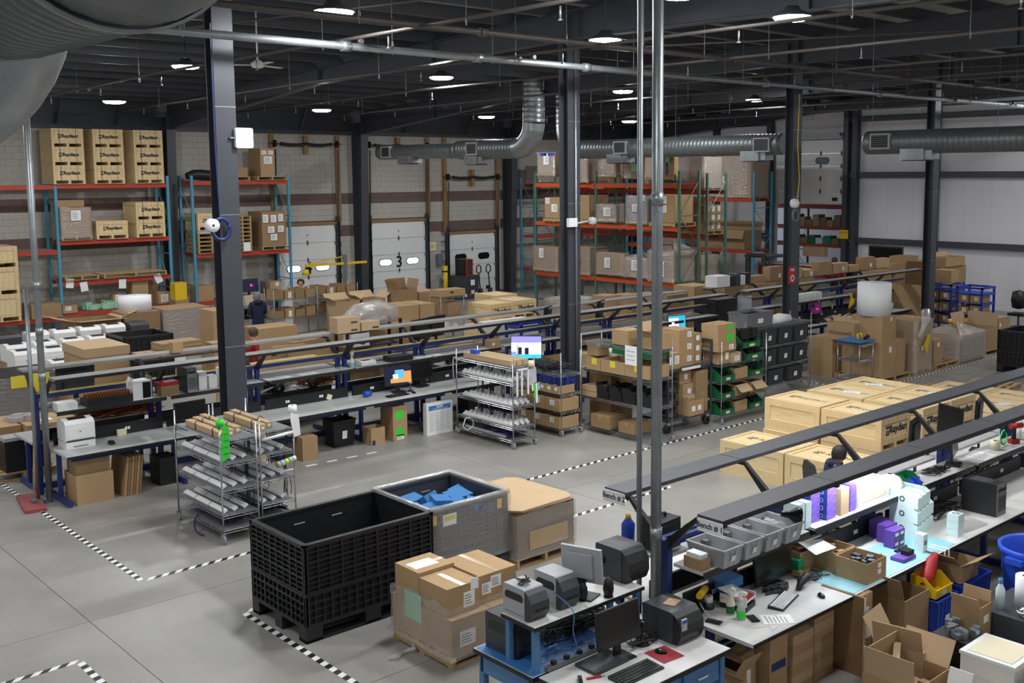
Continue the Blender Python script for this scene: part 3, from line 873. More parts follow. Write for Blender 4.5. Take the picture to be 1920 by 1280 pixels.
CR = {}
def crate(x, y, z, dx, dy, dz, label, group=None, logo='R', skid=0.11, straps=False, lid_logo=False, name='wooden_crate', logo_size=None, rz=0):
    k = (round(dx, 2), round(dy, 2), round(dz, 2), logo, straps, lid_logo)
    if k in CR:
        return dup(CR[k], (x, y, z), rz, label, group)
    t = thing(name, label, 'crate', (x, y, z), rz, group)
    e, b = 0.02, min(0.1, dz*0.16)
    H = dz
    obj('side_panel', MB().box(e, e, skid, dx-e, dy-e, H-0.02), 'pine', t)
    hx = MB().box(0, 0, 0, dx-0.002, e, b).mesh('batten', ['pine2']); hy = MB().box(0, 0, 0, e, dy-2*e, b).mesh('batten', ['pine2'])
    vx = MB().box(0, 0, 0, b, e, H-skid-0.02-2*b).mesh('batten', ['pine2']); vy = MB().box(0, 0, 0, e, b, H-skid-0.02-2*b).mesh('batten', ['pine2'])
    for zz in (skid, H-0.02-b):
        link('batten', hx, t, (0.001, 0, zz)); link('batten', hx, t, (0.001, dy-e, zz)); link('batten', hy, t, (0, e, zz)); link('batten', hy, t, (dx-e, e, zz))
    for xx in (0, dx-b): link('batten', vx, t, (xx, 0, skid+b)); link('batten', vx, t, (xx, dy-e, skid+b))
    for yy in (e, dy-e-b): link('batten', vy, t, (0, yy, skid+b)); link('batten', vy, t, (dx-e, yy, skid+b))
    obj('lid', MB().box(0.002, 0.002, H-0.02, dx-0.002, dy-0.002, H-0.004), 'pine', t)
    lx = MB().box(0, 0, 0, dx, 0.08, 0.014).mesh('lid_batten', ['pine2']); ly = MB().box(0, 0, 0, 0.08, dy-0.16, 0.014).mesh('lid_batten', ['pine2'])
    for yy in (0, dy-0.08): link('lid_batten', lx, t, (0, yy, H-0.004))
    for xx in (0, dx-0.08): link('lid_batten', ly, t, (xx, 0.08, H-0.004))
    if skid:
        sm = MB().box(0, 0, 0, 0.07, dy, skid).mesh('skid', ['pine2'])
        for xx in (0, dx/2-0.035, dx-0.07): link('skid', sm, t, (xx, 0, 0))
        bm = MB().box(0, 0, 0, dx, 0.07, 0.014).mesh('base_board', ['pine2'])
        link('base_board', bm, t, (0, 0.001, 0.0005)); link('base_board', bm, t, (0, dy-0.071, 0.0005))
    if logo:
        s = logo_size or (H-skid)*0.3
        lg = logo_mark(t, (dx*0.28, -0.003+e, skid+(H-skid)*0.5), s, FY)
        text('Raydiant', s*1.05, 'ink', t, (dx*0.36+s*1.55, e-0.004, skid+(H-skid)*0.5), FY, 'logo_lettering', 0.006)
    if lid_logo:
        s = 0.16
        logo_mark(t, (dx*0.55, dy*0.75, H+0.001-0.004), s, (0, 0, -pi/2))
        text('Raydiant', s*1.1, 'ink', t, (dx*0.55, dy*0.42, H+0.001-0.004), (0, 0, -pi/2), 'logo_lettering')
    if straps:
        for u in (0.24, 0.76):
            obj('strap', MB().box(dx*u-0.006, -0.004, 0.02, dx*u+0.006, 0, H+0.01), 'black', t)
    CR[k] = t
    return t
LG = {}
def logo_mark(t, loc, s, rot):
    if s not in LG:
        m = MB(); q = s/3
        for i in range(3):
            for j in range(3):
                if (i, j) in ((2, 0),): continue
                w = q*0.8; h = q*(0.8 if j != 1 else 0.45)
                m.box((i-1.5)*q, (j-1.5)*q, -0.0005, (i-1.5)*q+w, (j-1.5)*q+h, 0.0005)
        LG[s] = m.mesh('logo_mark', ['ink'])
    o = link('logo_mark', LG[s], t, loc); o.rotation_euler = rot; o['kind'] = 'stuff'
    return o

# ---------------------------------------------------------------- pallet racks
def rack_frame(t, x, y0, y1, h, m, axis='y'):
    # two posts and bracing in the plane across the rack
    f = link('upright_frame', None, t, (x, y0, 0) if axis == 'y' else (y0, x, 0), 0 if axis == 'y' else -pi/2)
    if axis != 'y': f.scale = (-1, 1, 1)
    d = y1-y0
    pm = MB().box(-0.04, 0, 0, 0.04, 0.07, h).mesh('post', [m])
    link('post', pm, f); link('post', pm, f, (0, d-0.07, 0))
    z, k = 0.3, 0
    while z < h-0.4:
        n = min(z+1.1, h-0.1)
        obj('brace', MB().tube([(0, 0.05, z if k % 2 else n), (0, d-0.05, n if k % 2 else z)], 0.014, 4), m, f)
        obj('brace', MB().box(-0.015, 0.07, z-0.015, 0.015, d-0.07, z+0.015), m, f)
        z = n; k += 1
    obj('foot', MB().box(-0.07, -0.03, 0, 0.07, 0.1, 0.01), m, f)
def beam_x(t, x0, x1, y0, y1, z, m, deck=True, h=0.12):
    for y in (y0-0.02, y1-0.03):
        obj('beam', MB().box(x0+0.04, y, z-h, x1-0.04, y+0.05, z), m, t)
    if deck: deck_wire(t, x0+0.05, y0, x1-0.05, y1, z)
def beam_y(t, x0, x1, y0, y1, z, m, deck=True, h=0.13):
    for x in (x0-0.02, x1-0.03):
        obj('beam', MB().box(x, y0+0.04, z-h, x+0.05, y1-0.04, z), m, t)
    if deck: deck_wire(t, x0, y0+0.05, x1, y1-0.05, z)
def deck_wire(t, x0, y0, x1, y1, z):
    m = MB(); n = int((x1-x0)/0.1)
    for i in range(n+1): m.box(x0+(x1-x0)*i/n-0.003, y0, z, x0+(x1-x0)*i/n+0.003, y1, z+0.006)
    for k in range(9): m.box(x0, y0+(y1-y0)*k/8-0.003, z+0.006, x1, y0+(y1-y0)*k/8+0.003, z+0.012)
    obj('wire_deck', m, 'grey_mid', t, kind='stuff')

# ---------------------------------------------------------------- wire shelving on castors
SH = {}
def wire_shelf_mesh(w, d, m='chrome'):
    k = (round(w, 2), round(d, 2), m)
    if k in SH: return SH[k]
    b = MB(); r = 0.0045
    for z in (0, -0.035):
        b.tube([(0, 0, z), (w, 0, z), (w, d, z), (0, d, z), (0, 0, z)], r, 4, cap=False)
    def zig(p, q):
        p, q = Vector(p), Vector(q); L = (q-p).length; n = int(L/0.05)
        b.tube([p.lerp(q, i/n) + Vector((0, 0, -0.033 if i % 2 else -0.002)) for i in range(n+1)], 0.004, 3, cap=False)
    zig((0, 0, 0), (w, 0, 0)); zig((0, 0, 0), (0, d, 0)); zig((w, 0, 0), (w, d, 0)); zig((0, d, 0), (w, d, 0))
    if w < d:
        n = int(d/0.03)
        for i in range(1, n): b.box(0, d*i/n-0.002, 0.002, w, d*i/n+0.002, 0.006)
        for u in (.33, .66): b.box(w*u-0.003, 0, -0.006, w*u+0.003, d, 0.002)
    else:
        n = int(w/0.03)
        for i in range(1, n): b.box(w*i/n-0.002, 0, 0.002, w*i/n+0.002, d, 0.006)
        for u in (.33, .66): b.box(0, d*u-0.003, -0.006, w, d*u+0.003, 0.002)
    SH[k] = b.mesh('wire_shelf', [m]); return SH[k]
POST = {}
def caster_parts(t, pts, r=0.062, m='rubber_grey'):
    key = ('cas', r, m)
    if key not in POST:
        POST[key] = (MB().lathe([(0.012, -0.016), (r*0.8, -0.016), (r, -0.01), (r, 0.01), (r*0.8, 0.016), (0.012, 0.016)], 14, ax='x', c=(0, 0, r)).mesh('wheel', [m]),
                     MB().box(-0.024, -0.02, r, -0.019, 0.03, 2*r+0.02).box(0.019, -0.02, r, 0.024, 0.03, 2*r+0.02).box(-0.024, -0.02, 2*r+0.012, 0.024, 0.03, 2*r+0.022).mesh('fork', ['chrome']))
    for (x, y) in pts:
        c = link('caster', POST[key][1], t, (x, y, 0)); link('wheel', POST[key][0], c)
def wire_cart(x, y, w, d, levels, h, label, rz=0, m='chrome', cast=0.15, group=None, liner=False, name='wire_shelf_cart', posts_h=None):
    t = thing(name, label, 'shelf cart', (x, y, 0), rz, group)
    pm = MB().cyl(0, 0, cast, h, 0.0125, 8).mesh('post', [m])
    for (px, py) in ((0.02, 0.02), (w-0.02, 0.02), (w-0.02, d-0.02), (0.02, d-0.02)): link('post', pm, t, (px, py, 0))
    sm = wire_shelf_mesh(w-0.04, d-0.04, m)
    for z in levels:
        s = link('wire_shelf', sm, t, (0.02, 0.02, z)); s['kind'] = 'stuff'
        if liner: obj('shelf_liner', MB().box(0.01, 0.01, 0.006, w-0.05, d-0.05, 0.009), 'grey_mid', s)
    if cast: caster_parts(t, [(0.02, 0.02), (w-0.02, 0.02), (w-0.02, d-0.02), (0.02, d-0.02)])
    return t

# ---------------------------------------------------------------- workbenches
def bench_unit(name, label, L, top_m, can_m, y_front=-1.085, trim=None, cz=1.86, sz=1.265):
    t = thing(name, label, 'workbench')
    yf, yb = y_front, -0.17
    obj('tabletop', MB().box(0.003, yf, 0.775, L-0.003, yb, 0.81), top_m, t)
    obj('edge_band', MB().box(0.002, yf-0.004, 0.77, L-0.002, yf, 0.806), 'black', t)
    obj('table_apron', MB().box(0.1, yf+0.12, 0.7, L-0.1, yf+0.15, 0.775), 'bench_blue', t)
    fm = MB().box(-0.03, -0.98, 0.01, 0.03, 0.0, 0.09).mesh('foot_rail', ['bench_blue'])
    lm = MB().box(-0.03, -0.035, 0.09, 0.03, 0.035, 0.775).mesh('leg', ['bench_blue'])
    um = MB().box(-0.035, -0.05, 0.0, 0.035, 0.03, sz+.235).mesh('upright', ['bench_blue'])
    for x in (0.05, L-0.05) if False else (0.05,):
        link('foot_rail', fm, t, (x, 0, 0)); link('leg', lm, t, (x, -0.55, 0)); link('upright', um, t, (x, 0, 0))
    obj('stretcher', MB().box(0.08, -0.04, 0.1, L+0.003, 0.0, 0.17), 'bench_blue', t)
    obj('top_rail', MB().box(0.085, -0.035, sz+.165, L+0.003, 0.015, sz+.235), 'bench_blue', t)
    if trim: obj('yellow_trim', MB().box(0.085, -0.037, sz+.235, L+0.003, 0.005, sz+.241), trim, t)
    am = MB().poly([(-0.025, -0.02, sz+.155), (-0.025, -0.05, sz+.155), (-0.025, -0.4, cz-0.075), (-0.025, -0.72, cz-0.075), (-0.025, -0.72, cz-0.04), (-0.025, -0.39, cz-0.04), (-0.025, 0.0, sz+.235)], (0.05, 0, 0)).mesh('canopy_arm', [can_m if can_m == 'canopy_grey' and False else 'black'])
    link('canopy_arm', am, t, (0.05, 0, 0))
    cb = obj('canopy_board', MB().box(0.006, -0.72, cz-0.04, L-0.006, -0.42, cz), can_m, t)
    obj('canopy_edge', MB().box(0.006, -0.724, cz-0.05, L-0.006, -0.72, cz-0.004), 'black', cb)
    sh = obj('shelf', MB().box(0.1, -0.42, sz-.03, L-0.01, -0.05, sz), top_m, t)
    obj('shelf_edge', MB().box(0.1, -0.43, sz-.065, L-0.01, -0.42, sz-.003), 'black', sh)
    pp = obj('power_panel', MB().box(0.1, -0.2, 0.815, L-0.005, -0.165, 1.0), 'black', t)
    om = MB().box(0, -0.006, 0, 0.035, 0, 0.045).mesh('outlet', ['white'])
    for x in (0.5, 0.545, 1.2, 1.245): link('outlet', om, pp, (x, -0.2, 0.885))
    return t

# ---------------------------------------------------------------- office machines
def monitor(x, y, z, rz, label, w=0.52, h=0.31, screen='black_gloss', stand='plate', group=None, tilt=0.12, back='plastic_black', pic=None, zc=0.14):
    # local frame: screen faces -Y
    t = thing('monitor', label, 'monitor', (x, y, z), rz, group)
    s = MB().box(-w/2, 0, zc, w/2, 0.03, zc+h).poly([(-w*.3, 0.03, zc+h*.15), (w*.3, 0.03, zc+h*.15), (w*.3, 0.03, zc+h*.85), (-w*.3, 0.03, zc+h*.85)], (0, 0.03, 0)).rot(-tilt, 'X', (0, 0, zc))
    b = obj('casing', s, back, t)
    p = MB().box(-w/2+0.012, -0.002, zc+0.016, w/2-0.012, 0, zc+h-0.012).rot(-tilt, 'X', (0, 0, zc))
    sc = obj('screen', p, screen, b)
    if pic:
        for (u0, v0, u1, v1, mm) in pic:
            q = MB().box(-w/2+0.012+(w-.024)*u0, -0.0035, zc+.016+(h-.028)*v0, -w/2+0.012+(w-.024)*u1, -0.002, zc+.016+(h-.028)*v1).rot(-tilt, 'X', (0, 0, zc))
            obj('picture', q, mm, b)
    if stand == 'plate':
        obj('stand_neck', MB().box(-0.04, 0.035, 0.012, 0.04, 0.06, zc+h*.45), 'black', t)
        obj('stand_base', MB().box(-0.13, -0.07, 0, 0.13, 0.12, 0.014), 'black', t)
    elif stand == 'arm':
        obj('stand_neck', MB().tube([(0, 0.06, 0.0), (0, 0.06, zc+h*.5)], 0.022, 8), 'black', t)
        obj('stand_base', MB().cyl(0, 0.06, 0, 0.015, 0.1, 14), 'black', t)
    return t
def keyboard(x, y, z, rz, label, m='black', km='grey_dark', w=0.44, d=0.15):
    t = thing('keyboard', label, 'keyboard', (x, y, z), rz)
    obj('tray', MB().poly([(-w/2, -d/2, 0), (-w/2, d/2, 0), (-w/2, d/2, 0.026), (-w/2, -d/2, 0.014)], (w, 0, 0)), m, t)
    k = MB()
    for r_ in range(5):
        for c in range(17):
            if r_ == 0 and 3 < c < 9: continue
            xx, yy = -w/2+0.015+c*(w-0.03)/17, -d/2+0.012+r_*(d-0.024)/5
            zz = 0.015+0.0115*(r_+0.5)/5
            k.box(xx, yy, zz, xx+(w-.03)/17*.82, yy+(d-.024)/5*.82, zz+0.006)
        if r_ == 0: k.box(-w/2+0.015+4*(w-.03)/17, -d/2+.012, .016, -w/2+.015+8.8*(w-.03)/17, -d/2+.012+(d-.024)/5*.82, .023)
    obj('keys', k, km, t, kind='stuff')
    return t
def mouse(x, y, z, rz, label):
    t = thing('computer_mouse', label, 'mouse', (x, y, z), rz)
    m = MB(); n = 10; prof = [(0, 1, 0.0), (0.9, 1, 0.012), (0.75, .85, 0.028), (0.4, .5, 0.036), (0.0, 0.0, 0.038)]
    m.lathe([(0.001, 0), (0.03, 0.0), (0.032, 0.012), (0.026, 0.026), (0.013, 0.034), (0.001, 0.036)], 14); m.v = [(v[0], v[1]*1.8, v[2]) for v in m.v]
    obj('shell', m, 'black_gloss', t); obj('wheel', MB().lathe([(0.002, -0.004), (0.008, -0.004), (0.008, 0.004), (0.002, 0.004)], 8, ax='x', c=(0, 0.028, 0.032)), 'grey_dark', t)
    return t
def tower_pc(x, y, z, rz, label, w=0.17, d=0.42, h=0.38, front='grey_mid', body='plastic_black', group=None):
    # front faces -Y
    t = thing('computer_tower', label, 'computer', (x, y, z), rz, group)
    obj('case', MB().box(0, 0.012, 0, w, d, h), body, t)
    f = obj('front_panel', MB().box(0.004, 0, 0.006, w-0.004, 0.012, h-0.004), front, t)
    g = MB()
    for k in range(9): g.box(0.02, -0.002, h*.14+k*h*.055, w-0.02, 0, h*.14+k*h*.055+h*.03)
    obj('grille', g, 'grey_dark', f, kind='stuff')
    obj('drive_bay', MB().box(0.015, -0.003, h*.78, w-0.015, 0, h*.86), 'black', f)
    obj('power_button', MB().lathe([(0.001, -0.004), (0.012, -0.004), (0.012, 0)], 10, ax='y', c=(w*.5, 0, h*.92)), 'grey_light', f)
    obj('top_vent', MB().box(0.03, 0.1, h, w-0.03, d-0.08, h+0.003), 'grey_dark', t)
    return t
def label_printer(x, y, z, rz, label, w=0.28, d=0.46, h=0.38, body='grey_light', front='grey_dark', disp=True, group=None, win=True):
    # front faces -Y, window on the side facing -X
    t = thing('label_printer', label, 'printer', (x, y, z), rz, group)
    obj('housing', MB().poly([(0, 0.06, 0), (0, d, 0), (0, d, h-0.012), (0, d-0.012, h), (0, 0.075, h), (0, 0.06, h-0.012)], (w, 0, 0)), body, t)
    f = obj('front_cover', MB().poly([(0.006, 0.06, 0), (0.006, 0.06, h-0.01), (0.006, 0.02, h-0.04), (0.006, -0.025, h*.62), (0.006, -0.03, h*.3), (0.006, 0.0, 0.02), (0.006, 0.02, 0)], (w-0.012, 0, 0)), front, t)
    obj('label_slot', MB().box(0.05, -0.034, h*.34, w-0.03, -0.02, h*.39), 'black', f)
    if win:
        obj('side_window', MB().poly([(-0.003, d*.24, h*.56), (-0.003, d*.9, h*.56), (-0.003, d*.92, h*.7), (-0.003, d*.85, h*.8), (-0.003, d*.28, h*.8), (-0.003, d*.22, h*.7)], (0.004, 0, 0)), 'black_gloss', t)
        obj('side_seam', MB().box(-0.002, 0.07, h*.12, 0, d-.02, h*.13), 'grey_dark', t)
    if disp:
        p = obj('control_panel', MB().box(0.02, -0.038, h*.5, 0.085, -0.02, h*.86), 'grey_light', f)
        obj('display', MB().box(0.026, -0.041, h*.74, 0.079, -0.038, h*.83), 'box_blue', f)
    return t
def laser_printer(x, y, z, rz, label, w=0.40, d=0.42, h=0.34, tray=True, group=None, m='white'):
    t = thing('laser_printer', label, 'printer', (x, y, z), rz, group)
    h0 = 0
    if tray:
        obj('paper_drawer', MB().box(0.004, 0.0, 0, w-0.004, d, h*.32), m, t); h0 = h*.33
        obj('drawer_handle', MB().box(w*.25, -0.01, h*.1, w*.75, 0.0, h*.13), 'grey_mid', t)
    obj('body', MB().poly([(0, 0.0, h0+0.01), (0, d, h0+0.01), (0, d, h0+h*.93), (0, d*.6, h0+h), (0, d*.15, h0+h*.95), (0, 0.0, h0+h*.8)], (w, 0, 0)), m, t)
    obj('paper_slot', MB().poly([(w*.2, d*.25, h0+h*.965), (w*.2, d*.6, h0+h*1.004), (w*.2, d*.6, h0+h*1.01), (w*.2, d*.25, h0+h*.972)], (w*.6, 0, 0)), 'black', t)
    obj('front_door', MB().box(w*.06, -0.008, h0+h*.12, w*.94, 0, h0+h*.62), m, t)
    obj('skirt', MB().box(w*.02, -0.004, h0+0.005, w*.98, 0.0, h0+h*.08), 'grey_dark', t)
    obj('badge', MB().box(w*.46, -0.011, h0+h*.42, w*.52, -0.008, h0+h*.47), 'grey_mid', t)
    return t
def tote(x, y, z, dx, dy, dz, label, m='grey_light', rz=0, group=None, fill=None, name='tote', cat='bin', taper=0.04, ribs=True):
    # tapered plastic bin with rim, ribs and label
    t = thing(name, label, cat, (x, y, z), rz, group)
    k = taper; e = 0.008; b = MB()
    def ring(o, zz): return [(o, o, zz), (dx-o, o, zz), (dx-o, dy-o, zz), (o, dy-o, zz)]
    R_ = [ring(k, 0), ring(0.012, dz-0.02), ring(0, dz-0.02), ring(0, dz), ring(0.02, dz), ring(k+e, e)]
    for r_ in R_: b.v += r_
    b.f.append((3, 2, 1, 0))
    for i in range(5):
        for j in range(4): b.f.append((i*4+j, i*4+(j+1) % 4, (i+1)*4+(j+1) % 4, (i+1)*4+j))
    b.f.append((20, 21, 22, 23)); b.m = [0]*22; b.s = [False]*22
    obj('shell', b, m, t)
    if ribs:
        rb = MB(); n = max(2, int(dx/0.09)); n2 = max(2, int(dy/0.09))
        for i in range(n+1):
            xx = 0.03+(dx-0.06)*i/n
            rb.poly([(xx-.006, k-.004, .01), (xx-.006, 0.004, dz-.02), (xx-.006, 0.02, dz-.02), (xx-.006, k+.002, .01)], (.012, 0, 0))
        for i in range(n2+1):
            yy = 0.03+(dy-0.06)*i/n2
            rb.poly([(k-.004, yy-.006, .01), (0.004, yy-.006, dz-.02), (0.02, yy-.006, dz-.02), (k+.002, yy-.006, .01)], (0, .012, 0))
        obj('ribs', rb, m, t, kind='stuff')
    obj('paper_label', MB().poly([(dx*.4, k*.55-.004, dz*.3), (dx*.6, k*.55-.004, dz*.3), (dx*.6, k*.3-.006, dz*.6), (dx*.4, k*.3-.006, dz*.6)], (0, -.002, 0)), 'paper', t)
    if fill: obj('contents', clutter_mb(k+.02, k+.02, dx-2*k-.04, dy-2*k-.04, dz*.35, dz*.6, 12, abs(int(x*97+y*13))), fill, t, kind='stuff')
    return t
def hopper_bin(x, y, z, dx, dy, dz, label, m='green_bin', rz=0, group=None, fill='black', scoop='x'):
    # stacking bin with a low front lip; front faces -Y
    t = thing('hopper_bin', label, 'bin', (x, y, z), rz, group); e = 0.006; lo = dz*.45
    b = MB()
    P = [(0, 0, 0), (0, dy, 0), (0, dy, dz), (0, dy*.45, dz), (0, 0, lo)]
    b.poly(P, (e, 0, 0)).poly([(p[0]+dx-e, p[1], p[2]) for p in P], (e, 0, 0)).box(e, 0, 0, dx-e, dy, e).box(e, dy-e, e, dx-e, dy, dz).box(e, 0, e, dx-e, e, lo)
    o = obj('shell', b, m, t); o['kind'] = 'stuff'
    obj('rim', MB().box(0, -0.012, lo-.01, dx, 0, lo+.01), m, t)
    obj('paper_label', MB().box(dx*.35, -.003, lo*.2, dx*.65, 0, lo*.7), 'cream', t)
    if fill: obj('contents', clutter_mb(.02, .04, dx-.04, dy-.06, lo*.5, dz*.55, 12, abs(int(x*91+y*17+z*7))), fill, t, kind='stuff')
    return t
def cable_mb(pts, r=0.006, n=5):
    # a smooth cable through the points
    P = []
    V = [Vector(p) for p in pts]
    for i in range(len(V)-1):
        p0, p1, p2, p3 = V[max(i-1, 0)], V[i], V[i+1], V[min(i+2, len(V)-1)]
        for k in range(4):
            t = k/4
            P.append(0.5*((2*p1)+(p2-p0)*t+(2*p0-5*p1+4*p2-p3)*t*t+(3*p1-p0-3*p2+p3)*t**3))
    P.append(V[-1])
    return MB().tube(P, r, n)
def cable(pts, label, m='cable', r=0.006, name='cable'):
    o = Vector(pts[0])
    return tag(obj(name, cable_mb([Vector(p)-o for p in pts], r), m, None, pts[0]), label, 'cable')
def tangle(x, y, z, w, d, label, m='cable', n=8, seed=3, h=0.05, r=0.005):
    # a heap of loose cable nobody could count
    rd = random.Random(seed); mb = MB()
    for i in range(n):
        p = [(rd.uniform(0, w), rd.uniform(0, d), rd.uniform(.008, h)) for _ in range(5)]
        q = cable_mb(p, r, 4); b = len(mb.v); mb.v += q.v; mb.f += [tuple(a+b for a in f_) for f_ in q.f]; mb.m += q.m; mb.s += q.s
    o = obj('cable_tangle', mb, m, None, (x, y, z), kind='stuff'); return tag(o, label, 'cables')
def paper(x, y, z, w, d, rz, label, m='paper', name='paper_sheet', lines=True):
    o = tag(obj(name, MB().box(-w/2, -d/2, 0, w/2, d/2, 0.002), m, None, (x, y, z), rz), label, 'paper')
    if lines:
        q = MB()
        for k in range(6): q.box(-w*.4, d*(.32-.12*k), .002, w*(.4-.1*(k % 3)), d*(.35-.12*k), .0024)
        obj('print', q, 'grey_mid', o, kind='stuff')
    return o
def bottle(x, y, z, label, r=0.035, h=0.2, m='white', cap='grey_dark', name='bottle', prof=None):
    t = thing(name, label, 'bottle', (x, y, z))
    obj('body', MB().lathe(prof or [(0.001, 0), (r, 0), (r, h*.62), (r*.45, h*.8), (r*.4, h*.86)], 14), m, t)
    obj('cap', MB().lathe([(r*.48, h*.84), (r*.48, h), (0.001, h)], 12), cap, t)
    return t
def spray_bottle(x, y, z, label, liquid='clear_plastic', lab='green_paper', rz=0, h=0.27):
    t = thing('spray_bottle', label, 'bottle', (x, y, z), rz); r = 0.042
    obj('body', MB().lathe([(0.001, 0), (r, 0), (r*1.02, h*.35), (r*.8, h*.5), (r*.34, h*.66), (r*.32, h*.72)], 16), liquid, t)
    obj('label_band', MB().lathe([(r*1.01, h*.06), (r*1.03, h*.33)], 16), lab, t)
    obj('trigger_head', MB().poly([(-.012, -.055, h*.88), (-.012, .03, h*.84), (-.012, .03, h*.94), (-.012, -.01, h), (-.012, -.055, h*.97)], (.024, 0, 0)).box(-.012, -.012, h*.7, .012, .014, h*.86), 'white', t)
    obj('trigger', MB().tube([(0, -.03, h*.88), (0, -.04, h*.8), (0, -.025, h*.72)], .005, 6), 'white', t)
    return t

# ================================================================ benches
# right-hand double bench: side 1 faces the camera, side 2 the aisle behind it
B1X, B1Y = 7.43, 6.66
b1 = bench_unit('workbench', 'first unit of bench 1 with grey totes on its shelf, white tabletop', 1.83, 'laminate_white', 'canopy_black')
b1.location = (B1X, B1Y, 0); b1['group'] = 'bench 1 units'
for i, lb in enumerate(('second unit of bench 1 lit by a strip lamp, cyan mat on its tabletop', 'third unit of bench 1 with teal-edged white boxes and loose cables', 'fourth unit of bench 1 with a black computer tower on top', 'fifth unit of bench 1 at the right picture edge')):
    dup(b1, (B1X+1.83*(i+1), B1Y, 0), None, lb)
for i, lb in enumerate(('end unit of bench 2 with the sign on its canopy', 'second unit of bench 2, canopy before the lower crates', 'third unit of bench 2, where the seated person works', 'fourth unit of bench 2, canopy in front of the crate with black lettering', 'fifth unit of bench 2, canopy by the loose pallets', 'last visible unit of bench 2 at the right edge')):
    dup(b1, (B1X+1.83*i, B1Y+0.07, 0), None, lb, 'bench 2 units', (1, -1, 1))
def sign(x, y, z, s, label):
    o = tag(obj('bench_sign', MB().box(-0.02, -0.15, -0.06, -0.015, 0.15, 0.06), 'paper', None, (x, y, z)), label, 'sign')
    text(s, 0.075, 'ink', o, (-0.0215, 0, 0), FX, 'sign_lettering', 0.002)
sign(B1X, 6.07, 1.78, 'Bench # 1', 'white sign with bench number 1 on the near canopy end')
sign(B1X, 7.3, 1.79, 'Bench # 2', 'white sign with bench number 2 on the far canopy end')
# strip lamps under the canopies (real lamps of the place)
def strip_lamp(x, y, z, L, label):
    t = thing('strip_lamp', label, 'lamp', (x, y, z))
    obj('lamp_tray', MB().box(0, -0.04, 0.004, L, 0.04, 0.018), 'grey_light', t)
    obj('tube', MB().box(0.01, -0.03, 0, L-0.01, 0.03, 0.004), 'strip_lens', t)
    return t
strip_lamp(B1X+2.05, B1Y-0.54, 1.795, 1.45, 'lit strip lamp under the second canopy of bench 1')
# the long double bench in the middle
R1X, R1Y = 5.2, 17.69
u1 = bench_unit('workbench', 'end unit of the long bench carrying the white laser printer', 1.83, 'laminate', 'canopy_grey', trim='yellow_trim', cz=1.94, sz=1.38)
u1.location = (R1X, R1Y, 0); u1['group'] = 'long bench, near side'
for i, lb in enumerate(('second unit of the long bench, behind the nearest steel column', 'third unit of the long bench, bare grey top and outlets', 'fourth unit of the long bench with the lit landscape monitor', 'fifth unit of the long bench with keyboard and white board beneath', 'sixth unit of the long bench, behind the tall strip-filled cart', 'seventh unit of the long bench with a small carton on its shelf', 'eighth unit of the long bench behind the second steel column', 'ninth unit of the long bench behind open cartons and foam')):
    dup(u1, (R1X+1.795*(i+1), R1Y, 0), None, lb, None, (0.981, 1, 1))
for i, lb in enumerate(('far side end unit of the long bench with yellow notice', 'far side unit of the long bench before the big lidded carton', 'far side unit of the long bench behind the nearest steel column', 'far side unit of the long bench with three flat cartons on top', 'far side unit of the long bench before the plastic draped rack', 'far side unit of the long bench before two black monitors', 'far side unit of the long bench before the blue cart', 'far side unit of the long bench before the cartons marked 3', 'far side unit of the long bench, last before the black cabinet')):
    dup(u1, (R1X+1.795*i-0.1, R1Y+0.06, 0), None, lb, 'long bench, far side', (0.981, -1, 1))

# ================================================================ pallet racks
def rackx(name, label, xs, y0, y1, h, post, beam, levels):
    t = thing(name, label, 'pallet rack', (xs[0], y0, 0))
    for x in xs: rack_frame(t, x-xs[0], 0, y1-y0, h, post)
    for i, lv in enumerate(levels):
        for z in lv: beam_x(t, xs[i]-xs[0], xs[i+1]-xs[0], 0, y1-y0, z, beam)
    return t
def racky(name, label, ys, x0, x1, h, post, beam, levels):
    t = thing(name, label, 'pallet rack', (x0, ys[0], 0))
    for y in ys: rack_frame(t, y-ys[0], 0, x1-x0, h, post, 'x')
    for i, lv in enumerate(levels):
        for z in lv: beam_y(t, 0, x1-x0, ys[i]-ys[0], ys[i+1]-ys[0], z, beam)
    return t
rackx('pallet_rack', 'blue pallet rack with red beams at the left, stacked wooden crates on top', (7.58, 10.75, 14.15), 33.9, 34.9, 4.98, 'rack_blue', 'rack_red', ((4.72, 2.79, 0.78), (4.74, 3.05, 1.82, 0.88)))
rackx('pallet_rack', 'blue pallet rack with red beams between wall columns, tall carton on top', (14.95, 18.4), 33.9, 34.9, 4.98, 'rack_blue', 'rack_red', ((4.8, 2.42, 0.85),))
racky('pallet_rack', 'green and orange pallet rack in the middle, wrapped pallets on three levels', (23.05, 26.9, 30.1), 26.4, 27.45, 5.05, 'rack_green', 'rack_orange', ((4.63, 3.23, 1.37), (4.63, 3.23, 1.37)))
racky('pallet_rack', 'green pallet rack back to back behind the orange one', (23.05, 26.9, 30.1), 27.8, 28.85, 4.98, 'rack_green', 'rack_red', ((4.4, 2.9, 1.3), (4.4, 2.9, 1.3)))
rackx('pallet_rack', 'blue pallet rack against the back wall right of the last dock column', (29.6, 33.2, 36.4), 33.75, 34.7, 4.8, 'rack_blue', 'rack_red', ((4.55, 2.4, 1.0), (4.55, 2.4, 1.0)))
racky('pallet_rack', 'bright blue end frame rack near the raised white door', (25.75, 29.3, 32.6), 33.9, 35.1, 5.02, 'rack_blue', 'rack_red', ((3.97, 1.95), (3.97, 1.95)))

